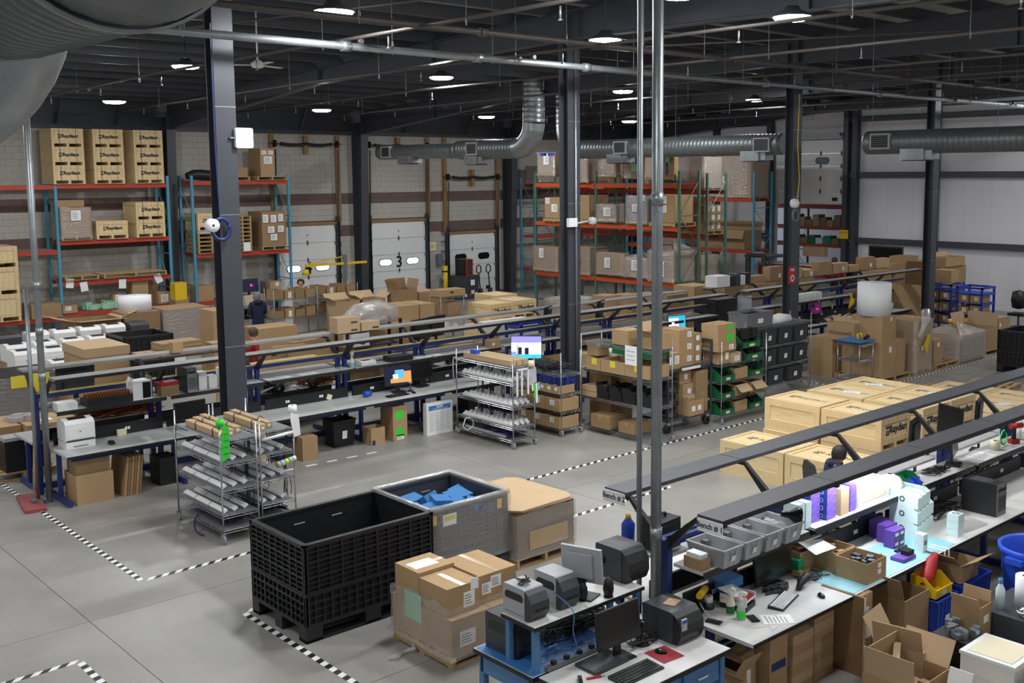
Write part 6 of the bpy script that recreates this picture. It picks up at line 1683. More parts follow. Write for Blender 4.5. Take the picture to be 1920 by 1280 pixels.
cable([(7.6, 6.18, TZ+.01), (7.62, 6.3, TZ+.05), (7.66, 6.42, TZ+.12), (7.7, 6.46, TZ+.1)], 'white charging cord running to the outlet', 'white', .004)
cable([(7.7, 5.8, TZ+.005), (7.85, 5.72, TZ+.005), (7.8, 5.64, TZ+.005), (7.95, 5.66, TZ+.005)], 'thin white cord lying near the bench 1 corner', 'white', .003)
t = thing('letter_tray', 'white letter tray with red and white papers on bench 1', 'tray', (7.95, 6.05, TZ), .25)
obj('base', MB().box(0, 0, 0, .22, .28, .05), 'black', t); obj('upper_tray', MB().box(0, 0, .09, .22, .28, .1).box(0, 0, .05, .01, .28, .14).box(.21, 0, .05, .22, .28, .14), 'white', t)
obj('red_folder', MB().box(.02, .01, .1, .2, .2, .12), 'red', t); obj('loose_sheet', MB().poly([(-.05, .1, .15), (.16, .05, .13), (.2, .24, .17), (-.02, .3, .19)], (0, 0, .003)), 'paper', t); obj('blue_folder', MB().box(.06, .2, .12, .22, .34, .15), 'box_blue', t)
paper(8.04, 5.76, TZ, .21, .3, .9, 'white printed sheet at the front edge of bench 1')
tag(obj('tape_roll', MB().lathe([(.02, 0), (.045, 0), (.045, .06), (.02, .06)], 14), 'white', None, (7.78, 6.38, TZ+.06)), 'white label roll beside the outlet', 'roll')
tag(obj('roll_stand', MB().lathe([(.001, 0), (.06, 0), (.05, .058), (.001, .058)], 14), 'grey_dark', None, (7.78, 6.38, TZ)), 'dark holder under the white label roll', 'holder')
tag(obj('scanner_gun', MB().tube([(0, 0, .03), (.08, .03, .06), (.16, .02, .1), (.2, 0, .08)], [.03, .04, .05, .03], 8), 'black', None, (8.76, 6.02, TZ)), 'black scanner with red button beside the keyboard', 'scanner')
tag(obj('hand_tools', clutter_mb(0, 0, .4, .16, 0, .05, 26, 72), 'grey_dark', None, (8.42, 6.1, TZ), kind='stuff'), 'scatter of hand tools under the black monitor', 'tools')
tangle(8.95, 6.0, TZ+.002, .4, .25, 'loose thin cables right of the black scanner', n=6, seed=73, h=.03, r=.004)
carton((9.05, 6.2, TZ, .16, .22, .07), 'flat brown box under the green tissue boxes', tape=False)
tag(obj('tissue_box', MB().box(0, 0, 0, .1, .12, .1), 'teal', None, (9.07, 6.24, TZ+.072)), 'green box on the flat brown box', 'box')
tag(obj('tissue_box', MB().box(0, 0, 0, .1, .1, .12), 'teal', None, (9.2, 6.36, TZ)), 'green box behind the flat brown box', 'box')
tag(obj('clear_roll', MB().tube([(0, 0, 0), (.02, .02, .3), (0, .03, .5)], [.03, .02, .03], 7), 'clear_plastic', None, (9.05, 6.44, TZ)), 'hanging clear bag right of the black monitor', 'bag')
tag(obj('horn', MB().lathe([(.09, 0), (.085, .04), (.035, .12), (.03, .2), (.001, .21)], 16).rot(-1.4, 'X').rot(.9), 'black_gloss', None, (9.02, 6.2, SZ+.22)), 'black horn lamp clipped over the fourth grey tote', 'lamp')
obj('clip_post', MB().tube([(.0, .05, -.2), (.0, .05, .0)], .012, 6), 'black', bpy.data.objects['horn'])
for x0, lb in ((9.15, 'left'), (9.27, 'right')): tag(obj('white_box', MB().box(0, 0, 0, .1, .2, .28), 'mint_white', None, (x0, 6.3, SZ)), 'tall pale box left of the blue box stacks, %s' % lb, 'box')
for c, (x, y) in enumerate(((9.44, 6.36), (9.66, 6.3))):
    for k in range(4):
        o = tag(obj('product_box', MB().box(0, 0, 0, .17, .14, .085), 'box_blue', None, (x, y, SZ+.087*k)), 'blue and violet product box, %s stack, %s from below' % (('left', 'right')[c], ORD[k]), 'box', 'blue violet product boxes')
        obj('violet_face', MB().box(.0, -.002, .0, .17, 0, .085), 'box_violet', o); obj('ring_mark', MB().lathe([(.016, -.002), (.026, -.002)], 12, ax='x', c=(0, .07, .042)), 'paper', o)
carton((9.9, 6.28, SZ, .16, .2, .3), 'yellowish carton beside the blue violet stacks', m='card3', tape=False)
for k in range(2):
    tag(obj('pink_box', MB().box(0, 0, 0, .12, .16, .15), 'box_violet', None, (10.1, 6.29, SZ+.152*k)), 'pale violet box in the strip light, %s' % ('lower', 'upper')[k], 'box')
t = tag(obj('white_carton', prism_carton(.62, .3, .24, 'x'), 'white', None, (10.28, 6.28, SZ)), 'white carton glowing under the strip lamp', 'box'); obj('side_print', MB().box(.05, -.002, .05, .55, 0, .17), 'cream', t)
tag(obj('white_bag', MB().lathe([(.001, 0), (.15, .01), (.17, .08), (.12, .16), (.03, .2)], 14), 'foam_white', None, (11.15, 6.42, SZ)), 'white plastic bag under the strip lamp', 'bag')
tag(obj('white_roll', MB().cyl(0, 0, 0, .2, .05, 12), 'foam_white', None, (10.98, 6.56, SZ)), 'white roll behind the white bag', 'roll')
hopper_bin(11.5, 6.38, SZ, .26, .18, .1, 'small green tray on the shelf right of the white bag', fill=None); hopper_bin(11.48, 6.26, SZ, .14, .11, .08, 'small blue bin in front of the green tray', 'blue_bright', fill=None)
monitor(12.75, 6.42, SZ, .35, 'black monitor seen edge-on on the bench 1 shelf', .5, .3, 'black_gloss', 'plate')
tangle(12.0, 6.3, SZ+.002, .5, .25, 'coil of black cables on the shelf by the edge-on monitor', n=10, seed=75, h=.04, r=.006)
paper(13.4, 6.4, SZ, .4, .3, .1, 'white papers on the shelf near the yellow tape')
tag(obj('tape_roll', MB().lathe([(.03, 0), (.07, 0), (.07, .12), (.03, .12)], 16), 'cream', None, (13.85, 6.42, SZ)), 'yellowish tape roll on the shelf of bench 1', 'roll')
t = thing('cordless_drill', 'red cordless driver with lime coil on the far shelf', 'drill', (14.35, 6.4, SZ), -.4)
obj('body', MB().tube([(-.06, 0, .24), (.14, 0, .24)], .04, 8), 'red', t); obj('grip', MB().box(-.02, -.02, .05, .03, .02, .22), 'black', t); obj('battery', MB().box(-.06, -.04, 0, .08, .04, .06), 'red', t)
tag(obj('lime_coil', MB().tube([(.1*cos(a*.7), 0, .12+.1*sin(a*.7)) for a in range(18)], .012, 5), 'green_label', None, (14.1, 6.42, SZ)), 'lime green coil beside the red driver', 'hose')
bottle(14.62, 6.45, SZ, 'white and red bottle right of the red driver', .04, .22, 'white', 'red')
tangle(13.0, 6.5, TZ+.005, 1.2, .12, 'cables hanging along the back of bench 1', n=16, seed=76, h=.3, r=.005)
# bench 2 monitors seen over the canopies
for i, (x, a, lb) in enumerate(((13.42, .25, 'back of a black monitor beside the lettered crate, bench 2'), (14.45, 1.2, 'black monitor turned sideways behind the canopies, bench 2'), (15.3, .3, 'back of a black monitor right of the sideways one, bench 2'), (17.6, .2, 'black monitor cut by the right edge, bench 2'))):
    monitor(x, 7.4, TZ, a+pi, lb, .5, .42, tilt=.05, zc=.38)
for i in range(4):
    tag(obj('desk_item', clutter_mb(0, 0, .9, .25, 0, .08, 10, 80+i), 'grey_dark', None, (11.8+1.5*i, 7.0, TZ), kind='stuff'), 'small tools and adapters on bench 2, %s group from the left' % ORD[i], 'tools')
# tabletop of the lit unit
tag(obj('work_mat', MB().box(0, 0, 0, 2.1, .6, .003), 'mat_cyan', None, (9.1, 5.6, TZ-.001)), 'pale cyan work mat on the lit part of bench 1', 'mat')
for k, (x, y, lb) in enumerate(((9.38, 5.62, 'open carton of small black parts at the front of bench 1'), (9.42, 6.02, 'open carton with a white sheet on its rim, bench 1'), (9.15, 6.28, 'open carton behind, against the bench 1 panel'))):
    open_carton((x, y, TZ+.003, .36, .38, .22), lb, fill='grey_dark' if k == 0 else 'card_in', labels=[('R', .55, .6, .06, .05), ('R', .55, .3, .06, .05)] if k == 0 else ())
tag(obj('paper_sheet', MB().poly([(0, 0, 0), (.3, -.05, .02), (.36, .18, .04), (.05, .26, .06)], (0, 0, .003)), 'paper', None, (9.2, 6.12, TZ+.235)), 'white sheet lying over the open cartons on bench 1', 'paper')
for k in range(2): tag(obj('tape_roll', MB().lathe([(.03, 0), (.06, 0), (.06, .05), (.03, .05)], 16), 'white', None, (9.72+.0*k, 6.42, TZ+.11*k+.0)), 'white tape roll by the green boxes, %s' % ('lower', 'upper')[k], 'roll') if k == 0 else None
for k, mm in enumerate(('grey_light', 'teal', 'grey_dark')): tag(obj('small_box', MB().box(0, 0, 0, .08, .15, .14), mm, None, (9.35+.09*k, 6.45-.1*(k == 2)-.06, TZ+.226 if k < 0 else TZ)), '%s box by the power panel of bench 1' % ('small grey', 'small green', 'small dark')[k], 'box') if k == 9 else None
for k, (x, y, lb) in enumerate(((10.52, 5.98, 'front'), (10.62, 6.13, 'middle'), (10.7, 6.28, 'back'))):
    o = tag(obj('violet_box', MB().box(0, 0, 0, .22, .13, .2), 'purple', None, (x, y, TZ+.003)), 'violet product box with windows, %s one of three on bench 1' % lb, 'box')
    for a, b in ((.02, .03), (.13, .03), (.02, .14), (.13, .14)): obj('white_print', MB().box(a, -.002, b, a+.07, 0, b+.035), 'paper', o)
    obj('window', MB().box(.12, -.003, .06, .19, -.002, .13), 'black_gloss', o)
tag(obj('violet_box', MB().box(0, 0, 0, .26, .16, .04), 'purple', None, (10.2, 5.68, TZ+.003)), 'flat open violet box with black parts on bench 1', 'box')
for k in range(3): tag(obj('black_adapter', MB().box(0, 0, 0, .025, .1, .05), 'black', None, (10.34+.045*k, 5.7, TZ+.044)), 'black adapter on the flat violet box, %s' % ('left', 'middle', 'right')[k], 'adapter', 'black adapters')
tag(obj('black_bracket', MB().box(0, 0, 0, .2, .08, .02).box(.02, .02, .02, .18, .04, .05), 'black', None, (10.45, 5.86, TZ+.003)), 'black bracket in front of the violet boxes', 'part')
o = tag(obj('pale_box', MB().box(0, 0, 0, .09, .11, .2), 'mint_white', None, (10.65, 5.7, TZ+.003)), 'pale standing box beside the violet boxes', 'box'); obj('print', MB().box(.02, -.002, .08, .07, 0, .13), 'grey_mid', o)
for r_ in range(3):
    for c in range(4):
        if r_ == 2 and c > 2: continue
        o = tag(obj('teal_box', MB().poly([(0, 0, 0), (0, .36, 0), (0, .36, .17), (0, .06, .17), (0, 0, .13)], (.1, 0, 0)), 'mint_white', None, (11.02+.145*c, 5.98+.03*c, TZ+.172*r_)), 'white box with green end, column %s, %s row on bench 1' % (ORD[c], ('bottom', 'middle', 'top')[r_]), 'box', 'white and green product boxes')
        obj('green_end', MB().box(.1, .04, .02, .115, .3, .14), 'teal', o); obj('ring_mark', MB().lathe([(.02, -.002), (.035, -.002)], 12, ax='x', c=(0, .2, .09)), 'grey_dark', o)
for k in range(3):
    o = tag(obj('pale_box', MB().box(0, 0, 0, .14, .14, .085), 'mint_white', None, (11.4, 5.68, TZ+.087*k)), 'pale square box in the short stack on bench 1, %s' % ('bottom', 'middle', 'top with ring print')[k], 'box', 'pale square boxes')
    obj('ring_mark', MB().lathe([(.025, .0855), (.04, .0855)], 14, c=(.07, .07, 0)), 'grey_dark', o)
tag(obj('film_sheet', MB().poly([(0, 0, 0), (.5, -.05, .01), (.55, .2, .03), (.3, .28, .01), (.05, .22, .02)], (0, 0, .004)), 'film_heavy', None, (11.6, 5.7, TZ)), 'sheet of clear film beside the pale square boxes', 'film')
tower_pc(12.42, 5.7, TZ, 0, 'black computer tower with grey front on bench 1', .24, .46, .4)
tangle(11.7, 6.15, TZ+.003, .9, .3, 'tangle of black cables on bench 1 left of the tower', n=14, seed=77, h=.03, r=.005)
tag(obj('green_board', MB().box(0, 0, 0, .5, .3, .003), 'mat_cyan', None, (13.0, 6.05, TZ)), 'pale green board beyond the computer tower', 'mat')
carton((12.6, 4.6, .0, .9, .75, 1.62), 'tall brown carton at the right edge before bench 1', m='card2')
for k, (x, d) in enumerate(((10.86, .45), (10.95, .6))):
    tag(obj('label_strip', MB().poly([(0, .2, .0), (0, -.02, .0), (0, -.025, -.5-.1*k), (0, -.02, -.5-.1*k), (0, -.012, -.012), (0, .2, -.003)][:4], (.03, 0, 0)) if False else MB().box(0, 0, 0, .03, .22, .003).box(0, -.008, -.62-.08*k, .03, 0, .003), 'white', None, (x, 5.565, TZ+.004)), 'white strip of labels hanging over the bench 1 edge, %s' % ('left', 'right')[k], 'labels')
# under bench 1 and on the floor before it
for c, x in enumerate((8.22, 8.6)):
    for k in range(6 if c == 0 else 7):
        o = carton((x, 5.7+.02*c, .1*k, .34, .42, .098), 'thin folded carton, %s from below in the %s stack under bench 1' % (ORD[k], ('left', 'right')[c]), 'folded carton stacks under bench 1', 'card3' if k % 2 else 'card', tape=False)
o = carton((7.88, 5.72, 0, .28, .16, .68), 'upright carton with dark blue print under the bench 1 corner', text_=None, tape=False); obj('print_band', MB().box(.03, -.002, .34, .25, 0, .42), 'bench_blue', o)
open_carton((7.55, 5.85, 0, .3, .3, .42), 'open carton leaning under the bench 1 corner, white tag', [('y0', 60), ('x1', 50)], labels=[('R', .5, .2, .06, .3)])
carton((7.62, 5.85, .45+.03, .2, .2, .06), 'small flat carton on the leaning open carton')
carton((7.3, 5.72, 0, .24, .4, .4), 'plain carton at the left under the bench 1 corner')
t = thing('standing_board', 'brown board standing on edge under bench 1', 'board', (9.05, 5.45, 0)); obj('board', MB().box(0, 0, 0, .03, .5, .82), 'card_in', t); obj('board_edge', MB().box(-.001, -.004, 0, .031, 0, .82), 'cream', t)
carton((9.12, 5.52, 0, .2, .5, .8), 'upright carton with two white labels behind the brown board', labels=[('R', .3, .7, .08, .1), ('R', .4, .42, .1, .13)])
open_carton((9.75, 5.4, 0, .5, .55, .6), 'tall open carton with dark flap under bench 1', [('x0', 70), ('y1', 85)], m='card2')
carton((9.45, 5.95, 0, .28, .4, .74), 'dark upright carton under the middle of bench 1', m='card_in')
hopper_bin(10.3, 5.35, .48, .35, .3, .2, 'yellow bin with a red glove under bench 1', 'yellow', fill=None)
tag(obj('red_glove', MB().tube([(0, 0, 0), (.1, .02, .08), (.22, .04, .2), (.28, .02, .3)], [.05, .08, .07, .03], 8), 'red', None, (10.32, 5.5, .58)), 'crumpled red glove in the yellow bin', 'glove')
tote(10.25, 5.3, 0, .45, .4, .475, 'blue bin below the yellow one under bench 1', 'blue_tub', taper=.02)
tote(10.8, 5.3, 0, .7, .5, .5, 'large blue bin under bench 1 beside the trash can', 'blue_tub', taper=.03)
open_carton((10.85, 5.35, .5, .4, .4, .2), 'crushed carton on the large blue bin', [('x0', 40), ('y0', 30)], m='card2')
t = thing('trash_can', 'big round blue trash can with wide rim at the right edge', 'bin', (11.55, 4.82, 0))
obj('body', MB().lathe([(.001, 0), (.31, 0), (.36, .6), (.375, .62), (.375, .82), (.41, .83), (.42, .9), (.40, .91), (.375, .88), (.33, .3), (.3, .03), (.001, .03)], 36), 'blue_bright', t)
for a in (pi*.95, -pi*.05): obj('handle', MB().box(-.1, -.02, 0, .1, .06, .06).rot(a-pi/2).xform(Matrix.Translation((.41*cos(a), .41*sin(a), .78))), 'blue_bright', t)
# cartons and drawers in the near right corner
open_carton((8.35, 4.5, 0, .62, .52, .45), 'large open carton with raised flap in the lower right corner', [('x0', 85), ('y1', 100), ('y0', -60)][:2]+[('x1', 60)], m='card', fill='card_in')
tag(obj('cardboard_strip', MB().poly([(0, 0, 0), (.35, .18, .12), (.33, .24, .12), (-.02, .06, 0)], (0, 0, .02)), 'card3', None, (8.5, 4.75, .46)), 'cardboard strip sticking out of the large open carton', 'cardboard')
open_carton((8.95, 4.75, 0, .45, .5, .52), 'tilted open carton behind the large one, flap up', [('x0', 75), ('y1', 60)], m='card3', rz=.15)
carton((8.05, 4.25, 0, .55, .3, .3), 'taped carton at the bottom edge, lower right', m='card3')
tag(obj('white_board', MB().box(0, 0, 0, .02, .22, .32).rot(.3, 'Y'), 'white', None, (8.62, 4.15, .3)), 'white card standing at the bottom edge, lower right', 'card')
carton((8.72, 3.98, .22, .32, .28, .16), 'small tan carton at the bottom edge before the drawers', m='card3')
tag(obj('box_stand', MB().box(0, 0, 0, .4, .4, .3), 'card2', None, (8.6, 3.95, -.0)), 'brown carton at the bottom edge under the white card', 'box') if False else carton((8.55, 3.9, 0, .55, .42, .218), 'brown carton at the bottom edge under the small tan one', m='card2')
tag(obj('black_box', MB().box(0, 0, 0, .3, .4, .62), 'black', None, (9.22, 4.42, 0)), 'black steel box left of the white drawer unit', 'box')
tag(obj('metal_parts', clutter_mb(0, 0, .28, .36, 0, .1, 14, 90), 'galv', None, (9.23, 4.44, .622), kind='stuff'), 'metal parts on the black steel box', 'parts')
open_carton((9.55, 4.5, .0, .22, .3, .86), 'tall narrow open carton left of the blue capped can', [('x0', 60), ('x1', 85)], labels=[('R', .3, .8, .1, .07)])
o = bottle(9.95, 4.5, .75, 'spray can with blue cap beside the film roll', .045, .3, 'mint_white', 'mat_blue')
tag(obj('stretch_roll', MB().lathe([(.045, 0), (.11, 0), (.11, .3), (.045, .3)], 24), 'foam_white', None, (10.2, 4.35, .75)), 'roll of stretch film standing by the trash can', 'roll')
tag(obj('side_cabinet', MB().box(0, 0, 0, .75, .6, .748), 'grey_dark', None, (9.8, 4.05, 0)), 'grey cabinet carrying the film roll and spray can', 'cabinet')
tangle(9.85, 4.12, .75, .3, .2, 'silver chain heap beside the stretch film roll', 'chrome', 10, 91, .05, .008)
def drawer_unit(x, y, z, dx, dy, h, n, label):
    t = thing('drawer_unit', label, 'drawers', (x, y, z)); obj('frame', MB().box(.01, .01, 0, dx-.01, dy-.01, h-.03), 'white', t)
    obj('top_cover', MB().box(0, 0, h-.03, dx, dy, h), 'white_gloss', t); obj('top_panel', MB().box(.05, .05, h, dx-.05, dy-.05, h+.006), 'cream', t)
    for k in range(n):
        d = obj('drawer', MB().box(.03, -.004, .02+(h-.06)/n*k, dx-.03, .02, (h-.06)/n*(k+1)-.0), 'clear_plastic', t); obj('handle', MB().box(dx*.35, -.015, .02+(h-.06)/n*(k+.75), dx*.65, -.004, .02+(h-.06)/n*(k+.85)), 'white', d)
    return t
drawer_unit(8.98, 3.9, .32, .52, .52, .34, 1, 'large white drawer unit with dusty top in the lower right corner')
drawer_unit(8.96, 4.0, 0, .36, .4, .318, 2, 'small white drawer unit under the large one')
drawer_unit(9.65, 3.72, .42, .4, .3, .2, 1, 'white lidded bin right of the large drawer unit')
drawer_unit(10.25, 3.6, .0, .6, .5, .75, 2, 'white drawer tower at the right edge before the trash can')
carton((9.6, 3.5, 0, .42, .5, .418), 'brown carton under the white lidded bin')
carton((9.72, 3.42, .42, .35, .28, .2), 'tan carton at the right edge beside the white lidded bin', m='card3')
t = tag(obj('tool_case_box', MB().box(0, 0, 0, .34, .1, .3), 'black', None, (8.98, 3.72, .22), 0), 'yellow and black tool box carton at the bottom right', 'box')
obj('yellow_face', MB().box(.02, -.003, .02, .2, 0, .28).box(.25, -.003, .02, .32, 0, .27), 'yellow', t); obj('yellow_top', MB().box(.02, 0, .3, .32, .1, .303), 'yellow', t)
q = text('DeWALT', .07, 'ink', t, (.285, -.005, .15), (pi/2, pi/2, 0), 'box_lettering', .002)
carton((8.95, 3.6, 0, .5, .28, .218), 'carton under the yellow and black tool box')

# ================================================================ third bench in line and things on the long bench
for k in range(5):
    dup(u1, (22.3+1.795*k, 17.75, 0), None, 'bench unit right of the third column, %s from the left' % ORD[k], 'right-hand far bench', (0.981, 1, 1))
    dup(u1, (22.3+1.795*k-.1, 17.81, 0), None, 'back-to-back bench unit right of the third column, %s from the left' % ORD[k], 'right-hand far bench, back side', (0.981, -1, 1))
LS, LT = 1.382, .812
laser_printer(5.34, 17.05, LT, 0, 'white laser printer with extra paper drawer on the end of the long bench', .44, .38, .34)
tag(obj('paper_stack', MB().box(0, 0, 0, .3, .24, .12), 'paper', None, (5.32, 17.28, LS)), 'stack of white paper trays at the left end of the long bench shelf', 'paper')
t = thing('spool_tray', 'long black tray with rows of small spools on the long bench shelf', 'tray', (5.75, 17.26, LS))
obj('tray', MB().box(0, 0, 0, .72, .3, .12), 'plastic_black', t); sp = MB()
for k in range(14): sp.lathe([(.018, 0), (.022, .03), (.018, .06)], 6, c=(.04+.05*k, .08, .12)).lathe([(.018, 0), (.022, .03), (.018, .06)], 6, c=(.04+.05*k, .2, .12))
obj('spools', sp, 'copper', t, kind='stuff')
t = thing('label_printer', 'upright white label maker with paper flap on the long bench shelf', 'printer', (6.48, 17.28, LS))
obj('housing', MB().box(0, 0, 0, .3, .28, .3), 'white', t); obj('dark_side', MB().box(.16, -.006, .02, .29, 0, .28), 'black_gloss', t); obj('paper_flap', MB().poly([(-.02, .03, .1), (-.02, .25, .1), (.02, .25, .36), (.02, .03, .36)], (.004, 0, 0)), 'paper', t); obj('screen_plate', MB().box(.33, .1, .02, .36, .3, .34), 'glass', t)
carton((6.95, 17.3, LS, .3, .2, .16), 'brown carton with pink foam on top, long bench shelf', m='card2', tape=False)
tag(obj('pink_foam', MB().box(0, 0, 0, .32, .2, .06).rot(.1), 'red', None, (6.94, 17.3, LS+.16)), 'pinkish foam on the brown shelf carton', 'foam')
tower_pc(7.36, 17.22, LS, 0, 'tall black computer tower on the long bench shelf left of the column', .17, .4, .42)
for k, (x, h) in enumerate(((7.62, .3), (7.8, .22), (8.0, .33))): tag(obj('white_carton', prism_carton(.14, .16, h, 'y'), 'white', None, (x, 17.36, LS)), 'white box beside the nearest column on the bench shelf, %s' % ORD[k], 'box')
monitor(7.35, 17.1, LT+.1, .05, 'wide black monitor under the shelf by the nearest column', .55, .3, zc=.06); 
tag(obj('monitor_riser', MB().box(-.15, -.1, 0, .15, .14, .1), 'grey_dark', None, (7.35, 17.1, LT)), 'dark riser under the wide black monitor', 'riser')
spray_bottle(8.35, 17.3, LS, 'green label bottle on the long bench shelf', 'clear_plastic', 'green_label', 0, .22)
spray_bottle(10.6, 17.35, LS, 'tall white spray bottle on the long bench shelf', 'white', 'mat_cyan', 0, .3)
laser_printer(10.78, 17.3, LS, 0, 'small white printer on the shelf right of the spray bottle', .32, .26, .1, False)
tag(obj('disc_player', MB().box(0, 0, 0, .5, .3, .1), 'plastic_black', None, (11.45, 17.3, LS)), 'flat black recorder on the long bench shelf', 'electronics')
carton((13.9, 17.3, LS, .26, .2, .16), 'small carton on the shelf above the third cart', labels=[('R', .2, .3, .06, .05)])
for i, (x, w) in enumerate(((8.9, .5), (9.5, .35), (12.2, .6))): paper(x+.2, 17.42, LS, w, .2, .05, 'white sheet on the long bench shelf, %s from the column' % ORD[i])
monitor(11.5, 17.15, LT, -.25, 'monitor showing a desert and blue sky on the long bench', .55, .36, 'scr_dark', 'plate', pic=[(.2, .1, 1, .35, 'scr_sand'), (.38, .35, .72, .85, 'scr_sky'), (.72, .35, 1, .75, 'scr_sand'), (.3, .35, .5, .6, 'scr_white')])
monitor(12.15, 17.28, LT+.02, 0, 'black monitor behind the landscape monitor on the long bench', .52, .36)
keyboard(11.3, 16.9, LT, .05, 'black keyboard on the long bench', 'black', 'plastic_black', .46)
mouse(11.66, 16.88, LT, .1, 'black mouse beside the long bench keyboard')
t = thing('web_camera', 'small camera on a round stand right of the landscape monitor', 'camera', (11.72, 17.08, LT)); obj('base', MB().cyl(0, 0, 0, .015, .06, 12), 'black', t); obj('stem', MB().cyl(0, 0, .015, .16, .012, 8), 'grey_dark', t); obj('head', MB().cyl(0, 0, .16, .19, .035, 10), 'grey_light', t)
tag(obj('tape_dispenser', MB().tube([(0, 0, .05), (.16, 0, .05)], [.06, .045], 10), 'blue_bright', None, (10.75, 17.2, LT+.015)), 'blue tape dispenser on the long bench', 'dispenser')
tag(obj('sticky_pad', MB().box(0, 0, 0, .1, .02, .1).rot(.4, 'Y'), 'cream', None, (10.1, 17.46, LT+.03)), 'cream note pad leaning on the power panel', 'notes')
tag(obj('wall_timer', MB().box(0, 0, 0, .14, .06, .1), 'cream', None, (6.25, 17.4, LT)), 'cream power adapter box against the power panel', 'adapter')
tag(obj('black_stapler', MB().box(0, 0, 0, .07, .12, .05), 'black', None, (5.95, 16.9, LT)), 'small black tape gun right of the laser printer', 'tool')
for i, (x, w, n, mm) in enumerate(((5.9, 1.3, 36, 'copper'), (8.85, .9, 22, 'grey_light'), (9.9, .8, 30, 'copper'), (13.3, .8, 18, 'cable'))):
    tangle(x, 17.95, 1.0, w, .45, 'copper and black cable harnesses behind the power panel, %s heap from the left' % ORD[i], mm, n, 100+i, .25, .012)
    tag(obj('harness_shelf', MB().box(-.05, 0, -.03, w+.05, .5, 0), 'laminate', None, (x, 17.93, .998)), 'low shelf carrying the cable harnesses, %s from the left' % ORD[i], 'shelf')
for i, (x, h) in enumerate(((9.35, .5), (10.05, .45))): tag(obj('black_fan', MB().lathe([(.05, -.03), (.1, -.03), (.1, .03), (.05, .03), (.05, -.03)], 16, ax='y', c=(0, 0, .1)), 'black', None, (x, 17.85, 1.0)), 'black ring spool behind the bench panel, %s' % ('left', 'right')[i], 'spool')
for i, x in enumerate((9.15, 9.22, 9.3)): tag(obj('black_tube', MB().cyl(0, 0, 0, .22, .03, 8), 'black', None, (x, 18.0, 1.0)), 'black upright tube on the harness shelf, %s' % ('left', 'middle', 'right')[i], 'tube')
# beneath the long bench
carton((5.35, 16.72, 0, .55, .52, .46), 'large worn carton on the floor under the printer end', m='card'); carton((5.38, 16.78, .462, .5, .42, .28), 'worn carton stacked under the printer end', m='card2')
for k in range(6): tag(obj('folded_carton', MB().box(0, 0, 0, .035, .62, .62).rot(.12, 'Y'), 'card_in' if k % 2 else 'card', None, (6.05+.045*k, 16.72, .0)), 'folded carton leaning under the long bench, %s from the left' % ORD[k], 'cardboard', 'folded cartons under the long bench')
tag(obj('black_case', MB().box(0, 0, 0, .3, .4, .45), 'black', None, (6.7, 16.9, 0)), 'black case on the floor under the long bench', 'case')
tag(obj('blue_tray', MB().box(0, 0, 0, .4, .3, .08), 'bench_blue', None, (7.6, 17.1, .0)), 'blue tray on the floor under the long bench', 'tray')
t = thing('dust_mop', 'red dust mop with wooden handle at the bench end', 'mop', (4.72, 17.35, 0)); obj('mop_head', MB().box(0, -.5, 0, .3, .45, .05).rot(-.15), 'mop_red', t); obj('handle', MB().tube([(.17, -.1, .06), (.34, .2, 1.5)], .013, 8), 'card3', t); obj('clamp', MB().box(.13, -.16, .06, .21, -.06, .1), 'grey_mid', t)
open_carton((10.58, 16.72, 0, .3, .3, .32), 'open carton with a tape roll under the long bench')
for k in range(2): carton((11.05, 16.7, .33*k, .32, .42, .328), 'carton with bright green label under the long bench, %s' % ('lower', 'upper')[k], labels=[('R', .2, .25, .18, .16, 'green_label', 'green_label')]+([('R', .25, .05, .16, .09)] if k == 0 else []))
t = tag(obj('white_sign_box', MB().box(0, 0, 0, .62, .12, .62), 'white', None, (11.75, 16.6, 0)), 'large white box with blue heading and lines of print under the bench', 'box'); h_ = obj('blue_heading', MB().box(.05, -.004, .48, .57, 0, .57), 'mat_blue', t)
text('ULINE', .055, 'paper', h_, (.31, -.006, .54), FY, 'heading_lettering', .002); text('CUSTOMER SERVICE GUIDE', .03, 'paper', h_, (.31, -.006, .5), FY, 'heading_lettering')
q = MB()
for r_ in range(9):
    for c in range(4): q.box(.07+.125*c, -.002, .08+.042*r_, .16+.125*c, 0, .086+.042*r_)
obj('print', q, 'grey_mid', t, kind='stuff')
for i, (x, y, w, h) in enumerate(((9.95, 17.0, .5, .5), (12.9, 16.8, .45, .55))): tote(x, y, 0, w, .4, h, 'black waste bin under the long bench, %s' % ('left', 'right of the white box')[i], 'black', taper=.05, ribs=False)
carton((9.1, 16.6, 0, .3, .3, .42), 'carton on the floor behind the paired wire carts', m='card2'); carton((8.0, 16.1, 0, .22, .3, .75), 'upright carton beside the paired wire carts', m='card3', labels=[('R', .5, .1, .08, .2)])
# ---- left edge, beyond the bench end
pallet(4.75, 18.9, 0, 1.0, 1.1, 'pallet with stacked black devices at the left edge')
for c, (x, y, n) in enumerate(((4.98, 18.95, 5), (5.28, 18.98, 4))):
    for k in range(n): tag(obj('black_device', MB().box(0, 0, 0, .3, .36, .1), 'plastic_black', None, (x, y, .132+.102*k)), 'flat black device, %s stack, %s from below' % (('left', 'right')[c], ORD[k]), 'electronics', 'black devices on the left pallet')
tag(obj('silver_device', MB().box(0, 0, 0, .28, .34, .06), 'grey_light', None, (4.98, 18.96, .645)), 'silver device on top of the left black stack', 'electronics')
for i, (x, y, z, dx, dy, dz) in enumerate(((4.6, 20.6, 0, 1.1, 1.0, .55), (5.75, 20.4, 0, .9, .9, .55), (4.3, 19.6, 0, .55, .8, .5))): carton((x, y, z, dx, dy, dz), 'wide flat topped carton at the left picture edge, %s' % ('back left', 'back right', 'front')[i], labels=[('T', .3, .3, .25, .2, 'yellow_paper' if i == 0 else 'paper')])
